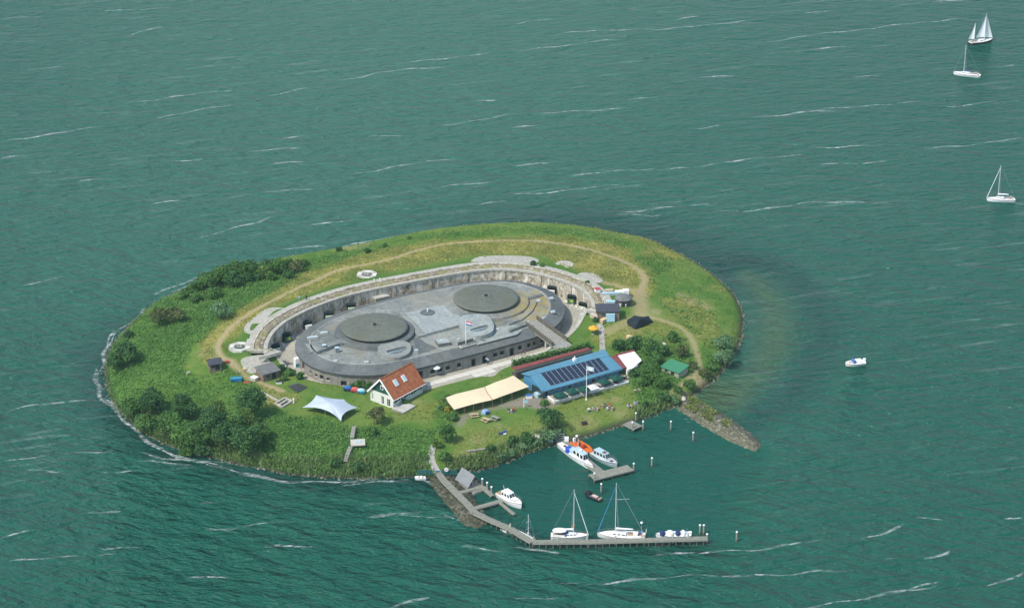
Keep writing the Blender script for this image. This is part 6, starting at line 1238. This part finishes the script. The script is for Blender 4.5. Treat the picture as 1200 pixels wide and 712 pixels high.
def yacht(bow, stern, H, label, mx=.1, cover=GEL, stays=LINE, furl=True, L=None, lean=None, spray=None, name='sailing_yacht', sails=False, stripe=None, hullm=GEL, boom_l=.38):
    t, L0 = boat(name, bow, stern, label, 'sailboat'); L = L or L0; B = L * .31
    h, at = hull(t, L, B, .85 if L > 7 else .55, .35, hullm, .72, .5, GEL)
    c = cabin(t, -.10 * L, .22 * L, B * .56, B * .34, .88 if L > 7 else .56, .42 if L > 7 else .25, GEL, .05, .6, 'coachroof', 3, False)
    s = MB(); s.box((-.29 * L, 0, .88 if L > 7 else .56), (.30 * L, B * .50, .08)); ck = s.build('cockpit', TEAK, t)
    for sg in (-1, 1): s = MB(); s.box((-.28 * L, sg * B * .30, 1.0 if L > 7 else .62), (.3 * L, B * .08, .28)); s.build('cockpit_seat', GEL, ck)
    if L > 7: s = MB(); s.tube((-.34 * L, -.03, 1.5), (-.34 * L, .03, 1.5), .42, n=14); s.build('wheel', STEEL, ck)
    if spray: s = MB(); s.lathe((-.12 * L, 0, .9), [(1.0, 0), (.95, .45), (.6, .75), (.05, .85)], 10, .9, B * .3); s.build('sprayhood', spray, t)
    xm = mx * L; z0 = 1.2 if L > 7 else .75; top = Vector((xm - (lean or 0), 0, H)); s = MB(); s.tube((xm, 0, z0 - .4), top, .085, .06, 8); m = s.build('mast', ALU, t)
    for f_ in (.38, .68): s = MB(); p = Vector((xm, 0, z0)).lerp(top, f_); s.tube(p - Vector((0, .75, 0)), p + Vector((0, .75, 0)), .03, n=4); s.build('spreader', ALU, m)
    s = MB(); be = Vector((xm - boom_l * L, 0, z0 + .95)); s.tube((xm - .1, 0, z0 + .9), be, .07, n=6); bo = s.build('boom', ALU, m)
    if not sails: s = MB(); s.tube((xm - .12, 0, z0 + 1.12), be + Vector((.2, 0, .12)), .24, .13, 8); s.build('sail_cover', cover, bo)
    bowp = Vector(at(.985)[::2]).to_3d(); bx, _, bz = at(.985); bp = Vector((bx, 0, bz + .1)); ft = top.lerp(Vector((xm, 0, z0)), .06 if furl else .03)
    s = MB(); s.tube(bp, ft, .10 if furl else .02, .06 if furl else .02, 6); s.build('furled_jib' if furl else 'forestay', SAIL if furl is True else (furl or LINE), m)
    s = MB(); sx, sb, sz = at(.0); s.tube((sx, 0, sz), top, .02, n=3)
    for sg in (-1, 1): x_, b_, z_ = at(.56); s.tube((x_, sg * b_, z_), top, .02, n=3); s.tube((x_ - .3, sg * b_, z_), Vector((xm, 0, z0)).lerp(top, .68), .018, n=3)
    s.build('rigging', stays, m); rail_line(t, at, .05, .95)
    if stripe: s = MB(); 
    return t, L, at, m, xm, z0, top
t, L, at, m, xm, z0, top = yacht((690,628.5), (645.5,627.5), 12.2, 'white yacht with navy sprayhood moored on the main jetty, left of the two', mx=.10, spray=NAVY, cover=GEL)
s = MB(); s.lathe((-.27 * L, 0, 1.9), [(1.6, 0), (1.45, .25), (.8, .42), (.05, .48)], 10, 1, .62); s.build('bimini', GEL, t)
for q in ((-.36, .6), (-.36, -.6), (-.18, .6), (-.18, -.6)): s = MB(); s.tube((q[0] * L, q[1] * 1.2, .9), (q[0] * L, q[1] * 1.2, 2.0), .03, n=4); s.build('bimini_post', STEEL, t)
s = MB(); s.box((xm - .2, 0, 3.0), (.5, .05, .5)); s.box((xm + .1, 0, 3.5), (.3, .05, .3)); s.build('courtesy_flags', ORANGE, m)
t, L, at, m, xm, z0, top = yacht((699.5,626), (756,628.5), 13.6, 'largest white yacht with tall mast and white boom cover moored on the main jetty', mx=.12, stays=LINE, furl=BLUEL, cover=GEL)
s = MB(); q0 = top; s.tube((-.48 * L, 0, 1.0), top, .02, n=3); s.build('backstay', LINE, m); s = MB(); s.lathe((-.42 * L, 0, 4.0), [(.05, -.3), (.28, -.12), (.28, .12), (.05, .3)], 10); s.build('radar_dome', GEL, t); s = MB(); s.tube((-.42 * L, 0, .9), (-.42 * L, 0, 3.8), .04, n=5); s.build('radar_pole', STEEL, t)
s = MB(); s.box((-.30 * L, .3, 1.35), (1.0, .7, .6)); s.build('helm_console', GEL, t); s = MB(); s.box((-.38 * L, -.5, 1.2), (.6, .5, .4)); s.build('cushion', BLUE, t)
s = MB(); s.box((-.52 * L, 0, 2.0), (.05, .9, .55)); s.build('stern_flag', FW, t); s = MB(); s.tube((-.5 * L, 0, .9), (-.52 * L, 0, 2.4), .03, n=4); s.build('flag_staff', WHITE, t); s = MB(); s.lathe((-.47 * L, .8, 1.2), [(.1, -.2), (.3, 0), (.1, .2)], 8); s.build('life_ring', ORANGE, t)
yacht((627.5,634.8), (605,623), 6.5, 'small open white sailboat with thin bare mast tied to the bend of main jetty', mx=.12, L=6.4, furl=False, name='small_sailboat', cover=CREAM, boom_l=.01)
yacht((1156,233.3), (1189.5,234.6), 11.4, 'white sailboat with white boom cover and furled jib, lowest of the three at right', mx=.11, cover=GEL, name='sailboat')
yacht((1117,85.5), (1149,89.3), 11.2, 'white sailboat motoring with dark blue boom cover, middle of the three at right', mx=.12, cover=NAVY, furl=False, name='sailboat')
t, L, at, m, xm, z0, top = yacht((1163,47), (1136,51), 11.0, 'dark hulled ketch under white sails at the upper right', mx=.14, furl=False, name='sailing_ketch', sails=True, hullm=M('dark_wood_hull', (.06, .06, .06), .5, .2))
s = MB(); s.tube((-.30 * L, 0, .8), (-.30 * L, 0, 8.0), .07, .05, 7); m2 = s.build('mizzen_mast', ALU, t)
def sail(name, pts, parent, belly=.35):
    A_, B_, C_ = [Vector(p) for p in pts]; n = 9; vs = []; fs = []
    for i in range(n):
        u = i / (n - 1); a = A_.lerp(C_, u); b = B_.lerp(C_, u)
        for j in range(6): v = j / 5; q = a.lerp(b, v); q.y += belly * math.sin(math.pi * v) * (1 - u) ** .5 + .25 * v * (1 - u); vs.append(q)
    for i in range(n - 1):
        for j in range(5): fs.append((i * 6 + j, i * 6 + j + 1, (i + 1) * 6 + j + 1, (i + 1) * 6 + j))
    s = MB(); s.add(vs, fs); return s.build(name, SAIL, parent, True)
sail('genoa', [(.50 * L, 0, 1.4), (xm - .9, .6, 1.7), (xm + .05, 0, 10.8)], m, .8); sail('mainsail', [(xm - .05, 0, 2.2), (xm - .32 * L, .5, 2.1), (xm - .05, 0, 10.4)], m, .4); sail('mizzen', [(-.31 * L, 0, 1.9), (-.52 * L, .4, 1.9), (-.31 * L, 0, 7.8)], m2, .3)
# motor boats
def motorboat(bow, stern, label, kind, name='motor_boat', z=0.0, L=None):
    t, L0 = boat(name, bow, stern, label, 'boat', z=z); return t, L or L0
t, L = motorboat((695.5,550), (655.5,520.5), 'long white ferry boat with pale blue wheelhouse moored left of the ferry jetty', 0, 'ferry_boat'); B = L * .175
h, at = hull(t, L, B, 1.0, .8, GEL, .62, .42, GEL, ANTI); c = cabin(t, -.02 * L, .28 * L, B * .72, B * .6, 1.0, 1.9, GEL, .1, .3, 'wheelhouse', 3, True, PALEBLUE); s = MB(); s.box((-.09 * L, 0, 1.5), (.13 * L, B * .62, 1.1)); s.build('saloon', PALEBLUE, t); s = MB(); s.lathe((-.17 * L, -.5, 1.0), [(.9, 0), (.85, .8), (.5, 1.2), (.05, 1.3)], 10); s.build('blue_cover', M('bright_blue_cover', (.02, .07, .42), .7, .15), t)
s = MB(); s.box((-.33 * L, 0, 1.05), (.2 * L, B * .5, .12)); s.build('aft_hatch', CREAM, t); s = MB(); s.box((-.33 * L, .0, 1.2), (.05 * L, B * .2, .2)); s.build('winch', DARK, t); s = MB(); s.lathe((.12 * L, 0, 3.0), [(.4, 0), (.45, .25), (.1, .45)], 10); s.build('radar_dome', GEL, t); s = MB(); s.tube((.05 * L, 0, 2.9), (.05 * L, 0, 5.2), .05); s.build('signal_mast', ALU, t); rail_line(t, at, .6, .97, .7)
t, L = motorboat((693.5,530.5), (673,517), 'bright orange inflatable rescue boat moored right of the ferry jetty', 0, 'rescue_boat'); L = max(L, 6.5); B = 2.5
h, at = hull(t, L * .96, B * .7, .35, .2, M('dark_hull', (.06, .06, .06)), .8, .55, ORANGE); s = MB()
pr = [Vector(((u - .5) * L, B / 2 * half_beam(u, .9, .55), .55 + .3 * max(0, u - .5) ** 1.5)) for u in np.linspace(0, 1, 14)]
for sg in (1, -1):
    for a, b in zip(pr, pr[1:]): s.tube((a.x, a.y * sg, a.z), (b.x, b.y * sg, b.z), .3, n=8)
s.build('inflated_tube', ORANGE, t, True); s = MB(); s.box((0, 0, .9), (.9, .8, .9)); s.build('console', M('orange_red', (.5, .08, .02)), t); s = MB(); s.box((-.9, 0, .75), (.9, .6, .5)); s.build('seat', DARK, t)
s = MB(); s.box((-L * .5, 0, .9), (.5, .55, 1.1)); s.build('outboard', GEL, t); s = MB()
for sy in (-.6, .6): s.tube((-L * .36, sy, .6), (-L * .36, sy, 2.2), .06)
s.tube((-L * .36, -.6, 2.2), (-L * .36, .6, 2.2), .06); fr = s.build('arch_frame', STEEL, t); s = MB(); s.lathe((-L * .36, 0, 2.25), [(.3, 0), (.3, .3), (.1, .4)], 8); s.build('radar', GEL, fr)
t, L = motorboat((723.5,546), (694.5,531), 'grey blue patrol cruiser with long cabin moored right of the ferry jetty', 0, 'cruiser'); B = L * .33
h, at = hull(t, L, B, .95, .5, GREYB, .8, .5, M('pale_grey_deck', (.5, .56, .56), .6, .08), ANTI); c = cabin(t, -.36 * L, .16 * L, B * .72, B * .56, .95, 1.35, M('pale_grey_deck', (.5, .56, .56)), .1, .7, 'cabin', 4, True, PALEBLUE); s = MB(); s.box((-.02 * L, 0, 2.42), (.9, .8, .1)); s.build('roof_hatch', M('dark_red_brown', (.15, .06, .05)), c); s = MB(); s.box((.27 * L, 0, 1.12), (.9, .8, .12)); s.build('fore_hatch', M('dark_red_brown', (.15, .06, .05)), t); rail_line(t, at, .55, .97, .6)
t, L = motorboat((684.5,576.5), (703.5,585.5), 'dark navy open sloop with people, crossing the middle of the harbour', 0, 'open_sloop'); B = L * .36
h, at = hull(t, L, B, .7, .25, M('navy_hull', (.012, .016, .03), .5, .2), .8, .5, M('dark_teak', (.09, .07, .06), .8, .3), DARK); s = MB(); s.lathe((.22 * L, 0, .7), [(.8, 0), (.7, .55), (.3, .75)], 10, 1, 1.0); s.build('fore_cover', BLACK, t); s = MB(); s.box((-.18 * L, 0, .85), (.3 * L, B * .4, .25)); s.build('cushions', M('pale_cushion', (.55, .42, .38), .8), t); s = MB(); s.box((-.48 * L, 0, .7), (.3, B * .6, .5)); s.build('stern_board', TAN, t)
t, L = motorboat((611.5,594), (584.5,578.5), 'white motor cruiser with raised cabin at the end of the finger jetty', 0, 'motor_cruiser'); B = L * .36
h, at = hull(t, L, B, 1.1, .5, GEL, .8, .5, GEL, TEAK); c = cabin(t, -.26 * L, .14 * L, B * .74, B * .6, 1.1, 1.35, GEL, .1, .8, 'cabin', 3, True); cabin(t, .10 * L, .32 * L, B * .5, B * .32, 1.15, .45, GEL, .05, .4, 'fore_cabin', 3, False); s = MB(); s.box((-.40 * L, 0, 1.2), (.18 * L, B * .6, .1)); s.build('aft_deck', TEAK, t); s = MB(); s.tube((-.24 * L, 0, 2.4), (-.3 * L, 0, 3.4), .05); s.build('radar_mast', ALU, t); rail_line(t, at, .45, .98, .65)
t, L = motorboat((768,626.5), (809,626), 'white and dark blue patched motor tender lying behind the end of the main jetty', 0, 'motor_tender'); B = 2.6
h, at = hull(t, L, B, .75, .3, GEL, .85, .5, GEL, ANTI); 
for x_, w_, mt in ((.30, .16, NAVY), (.08, .2, GEL), (-.14, .14, NAVY), (-.30, .12, GEL)): s = MB(); s.lathe((x_ * L, 0, .75), [(1.0, 0), (.9, .5), (.4, .75), (.05, .8)], 8, w_ * L * .55, B * .42); s.build('cover_panel', mt, t)
s = MB(); s.box((-.5 * L, 0, .8), (.5, .6, .9)); s.build('outboard', GEL, t); s = MB(); s.box((-.40 * L, .3, 1.6), (.06, .8, .55)); s.build('flag', FBL, t); s = MB(); s.tube((-.40 * L, 0, .7), (-.40 * L, 0, 2.0), .03); s.build('flag_staff', WHITE, t)
t, L = motorboat((990.5,426.5), (1013.5,424), 'white speedboat with blue windscreen alone on open water at right', 0, 'speedboat'); B = 2.5
h, at = hull(t, L, B, .75, .3, CREAM, .85, .5, GEL, GEL); s = MB(); s.box((.08 * L, 0, 1.2), (.5, B * .7, .75), 0, (-.5, 'Y')); s.build('windscreen', M('blue_glass', (.06, .12, .35), .15, .1, spec=.6), t); s = MB(); s.box((-.18 * L, 0, 1.0), (.3 * L, B * .75, .5)); s.build('seats', GEL, t); s = MB(); s.box((-.47 * L, 0, 1.1), (.5, .6, .9)); s.build('outboard', GEL, t); s = MB(); s.box((.26 * L, 0, .98), (.8, .6, .08)); s.build('fore_hatch', TAN, t)
def dinghy(bow, stern, label, z=0.0, cover=None, L=None, hm=GEL):
    t, L0 = boat('dinghy', bow, stern, label, 'dinghy', z=z); L = L or L0; B = L * .42; hull(t, L, B, .5, .2, hm, .75, .5, cover or CREAM, GEL)
    for x_ in (-.2, .12): s = MB(); s.box((x_ * L, 0, .52), (.28, B * .8, .07)); s.build('thwart', TEAK, t)
    s = MB(); s.box((-.5 * L, 0, .55), (.3, .35, .6)); s.build('outboard', DARK, t); return t
dinghy((601,623), (588,618.5), 'small white dinghy with outboard tied just left of the bare sailboat'); dinghy((486,558.5), (499.5,559), 'white dinghy washed up where the main jetty meets the shore', .35, GEL); g = G(627.5, 510)
dinghy((622,509), (633,510.5), 'cream dinghy hauled out on the harbour lawn by the twin trees', g.z + .1, CREAM); dinghy((583,612.5), (575,609.5), 'small grey rowing boat tied inside the bend of the main jetty', 0, GREYB, 3.0, GREYB)
# floating hut with grey pitched roof
c = P(551, 568.5, 0); t = thing('boat_hut', c, 'floating hut with steep grey pitched roof beside the short finger jetty', 'hut', rz=-.95); s = MB(); s.box((.6, 0, .25), (7.6, 4.0, .6)); s.build('pontoon', GREYW, t); s = MB(); s.box((-.6, 0, .75), (4.8, 3.2, .7)); s.build('wall', M('grey_boards', (.3, .3, .27)), t)
s = MB(); rr_ = M('grey_slate', (.20, .215, .215), .8, .25, 2)
s.slab([(-3.2, 0, 3.4), (-3.2, -2.0, .9), (2.0, -2.0, .9), (2.0, 0, 3.4)], .12); s.slab([(-3.2, 0, 3.403), (2.0, 0, 3.403), (2.0, 2.0, .9), (-3.2, 2.0, .9)], .12); s.build('roof', rr_, t); s = MB(); s.add([(1.8, -1.75, 1.1), (1.8, 1.75, 1.1), (1.8, 0, 3.25)], [(0, 1, 2)]); s.build('gable', M('dark_boards', (.09, .08, .07)), t); s = MB(); s.box((3.2, 0, .6), (2.0, 3.2, .1)); s.build('front_deck', WOODD, t)
for y_ in (-1, 1): s = MB(); s.box((1.85, y_ * .45, 1.5), (.1, .6, 1.2)); s.build('door', GREYW, t)
# ------------------------------------------------------------------ people
def skin_mesh(name, joints, edges):
    me = bpy.data.meshes.new(name); me.from_pydata([j[0] for j in joints], edges, []); o = bpy.data.objects.new(name, me); COL.objects.link(o); m = o.modifiers.new('s', 'SKIN'); ls = me.skin_vertices[0].data
    for i, j in enumerate(joints): ls[i].radius = (j[1], j[1] if len(j) < 3 else j[2])
    ls[0].use_root = True; m.use_smooth_shade = True; o.modifiers.new('u', 'SUBSURF').levels = 1; dg = bpy.context.evaluated_depsgraph_get(); r = bpy.data.meshes.new_from_object(o.evaluated_get(dg)); bpy.data.objects.remove(o); r.name = name; return r
def pose(sit):
    hz = .45 if sit else .92
    if sit: legs = [((.1, 0, hz), .085), ((.12, -.42, hz + .02), .065), ((.12, -.46, .1), .045), ((.12, -.58, .05), .04)]
    else: legs = [((.1, 0, hz - .05), .09), ((.11, -.03, .5), .065), ((.11, .02, .1), .045), ((.11, -.13, .05), .04)]
    J = [((0, 0, hz), .13), ((0, 0, hz + .28), .13), ((0, 0, hz + .5), .12), ((0, -.01, hz + .60), .055), ((0, -.03, hz + .70), .085), ((0, -.02, hz + .80), .075)]; E = [(0, 1), (1, 2), (2, 3), (3, 4), (4, 5)]
    for sg in (-1, 1):
        b = len(J); J += [((sg * p[0][0], p[0][1], p[0][2]), p[1]) for p in legs]; E += [(0, b), (b, b + 1), (b + 1, b + 2), (b + 2, b + 3)]
        b = len(J); J += [((sg * .2, 0, hz + .5), .06), ((sg * .27, -.02, hz + .25), .045), ((sg * .24, -.2 if sit else -.06, hz + .05), .035), ((sg * .23, -.28 if sit else -.09, hz - .03), .03)]; E += [(2, b), (b, b + 1), (b + 1, b + 2), (b + 2, b + 3)]
    return J, E, hz
PM = {}
for sit in (0, 1):
    J, E, hz = pose(sit); body = skin_mesh('body', J, E)
    def shell(z0, z1, k, arms):
        b = bmesh.new(); b.from_mesh(body); dele = [f for f in b.faces if not (z0 < f.calc_center_median().z < z1 and (arms or abs(f.calc_center_median().x) < .2))]; bmesh.ops.delete(b, geom=dele, context='FACES'); b.normal_update()
        for v in b.verts: v.co += v.normal * k
        m = bpy.data.meshes.new('garment'); b.to_mesh(m); b.free(); return m
    shirt = shell(hz + .1, hz + .56, .02, True); trou = shell(.12 if not sit else .12, hz + .10, .015, False); hair = shell(hz + .74, 9, .02, False); PM[sit] = (body, shirt, trou, hair)
CL = {'white': (.78, .78, .76), 'red': (.5, .05, .05), 'navy': (.02, .03, .10), 'black': (.02, .02, .02), 'pale blue': (.35, .5, .65), 'pink': (.65, .3, .35), 'yellow': (.6, .48, .1), 'grey': (.3, .3, .3), 'tan': (.45, .36, .25), 'green': (.08, .22, .1)}
def person(p, sit, top, bot, rz, where, seat=False):
    lb = f"person in {top} top and {bot} trousers {'sitting' if sit else 'standing'} {where}"
    if len(lb.split()) > 16: lb = f"person in {top} and {bot} {'sitting' if sit else 'standing'} {where}"
    if len(lb.split()) > 16: lb = f"person in {top} {'sitting' if sit else 'standing'} {where}"
    t = thing('person', p, lb, 'person', None, rz)
    for nm, me, c in (('body', PM[sit][0], None), ('shirt', PM[sit][1], top), ('trousers', PM[sit][2], bot), ('hair', PM[sit][3], 'h')):
        if not me.materials: me.materials.append(SKIN)
        o = link(nm, me, None, t); o.material_slots[0].link = 'OBJECT'; o.material_slots[0].material = SKIN if c is None else HAIR if c == 'h' else M('cloth_' + c.replace(' ', '_'), CL[c], .85, .12)
    if sit: s = MB(); s.box((0, .05, .2), (.42, .42, .38) if seat else (.5, .5, .36)); o = s.build('stool', GREYW, None); o.parent = None; o.location = p; o.rotation_euler.z = rz; tag(o, (f"{'chair' if seat else 'cushion'} under the person in {top} and {bot} {where}" if len((top + bot + where).split()) < 9 else f"{'chair' if seat else 'cushion'} under the person {where}"), 'seat')
    return t
person(G(351, 352.5), 0, 'pale blue', 'grey', .3, 'left of two on the terrace path'); person(G(359, 351.8), 0, 'black', 'navy', -.4, 'right of two on the terrace path'); person(G(706.5, 394), 0, 'pink', 'white', .2, 'on the paved walk below the shed')
for i, (a, b, tp, bt_, w_) in enumerate(((690,482,'white','navy','at the left end of the lawn circle'),(695,480.5,'pale blue','tan','second in the left lawn group'),(700,481.5,'pink','grey','at the right of the left lawn group'),(706,477.5,'yellow','navy','at the back left of the middle lawn group'),(709,476,'navy','tan','at the back of the middle lawn group'),(714,476.5,'red','grey','at the back right of the middle lawn group'),(711.5,480.5,'white','grey','at the front of the middle lawn group'),(717.5,481,'pink','navy','at the front right of the middle lawn group'),(737,476.5,'navy','white','at the left of the right lawn group'),(739.5,478,'tan','navy','at the front of the right lawn group'),(744,474.5,'pale blue','grey','in the middle of the right lawn group'),(747,474,'grey','navy','at the right of the right lawn group'),(596,482.5,'black','grey','left in the group of three near the notice board'),(599.5,483.5,'white','navy','front in the group of three near the notice board'),(602,481.5,'red','black','right in the group of three near the notice board'))): person(G(a, b), 1, tp, bt_, i * 1.3, w_)
CT = None
NT = ('first', 'second', 'third', 'fourth', 'fifth', 'sixth', 'seventh', 'eighth', 'ninth')
for i in range(9):
    q = P(653 + 9.6 * i, 468 - 2.72 * i + (1.2 if i % 2 else -1.5), tz)
    if CT is None:
        CT = thing('cafe_table', q, 'x', 'table', 'cafe tables on the restaurant terrace', ran); s = MB(); s.lathe((0, 0, .7), [(.55, 0), (.55, .06)], 14); s.build('table_top', DARK, CT); s = MB(); s.tube((0, 0, 0), (0, 0, .7), .05); s.build('table_leg', STEEL, CT); s = MB(); s.lathe((0, 0, 0), [(.3, 0), (.28, .05)], 10); s.build('table_foot', STEEL, CT); t = CT
    else: t = clone(CT, q)
    t['label'] = f'{NT[i]} small dark round cafe table on the terrace, counted from the left'
tops = ['white', 'pink', 'pale blue', 'tan', 'black', 'red', 'white', 'grey', 'navy']; bots = ['navy', 'grey', 'black', 'navy', 'tan', 'navy', 'grey', 'black', 'tan']
for i in range(9):
    for k_, (dx, dy) in enumerate(((.85, .3), (-.8, -.35)) if i % 3 else ((.85, .2), (-.3, -.9), (-.8, .4))):
        b_ = P(653 + 9.6 * i, 468 - 2.72 * i + (1.2 if i % 2 else -1.5), tz); q = b_ + Vector((dx, dy, 0)); person(q, 1, tops[(i + k_ * 4) % 9], bots[(i * 2 + k_) % 9], math.atan2(-dy, -dx) + math.pi / 2, f'at the {NT[i]} terrace table, ' + ('right side', 'left side', 'far side')[k_], True)
for i, (x_, y_, a, b) in enumerate(((570,425,'white','navy'),(611,417,'red','grey'),(615,418,'navy','tan'),(572,426.5,'pale blue','black'))): person(P(x_, y_, FLOOR_Z + .08), 0, a, b, i, ('by the left doorway of the fort front','on the right of the pale paving by the fort wall','beside the one in red on the fort paving','in front of the left doorway of the fort')[i])
# ------------------------------------------------------------------ air between the island and the camera
HZ_D = 0.00008
s = MB(); s.box((0, 5000, 123.5), (30000, 26000, 255)); hm = bpy.data.materials.new('haze'); hm.use_nodes = True; ht_ = hm.node_tree; ht_.nodes.clear(); ho = ht_.nodes.new('ShaderNodeOutputMaterial'); hv = ht_.nodes.new('ShaderNodeVolumePrincipled'); hv.inputs['Density'].default_value = HZ_D; hv.inputs['Color'].default_value = (.62, .95, .90, 1); hv.inputs['Anisotropy'].default_value = .2; ht_.links.new(hv.outputs[0], ho.inputs['Volume'])
tag(s.build('haze', hm), kind='stuff')
SC.cycles.volume_bounces = 0
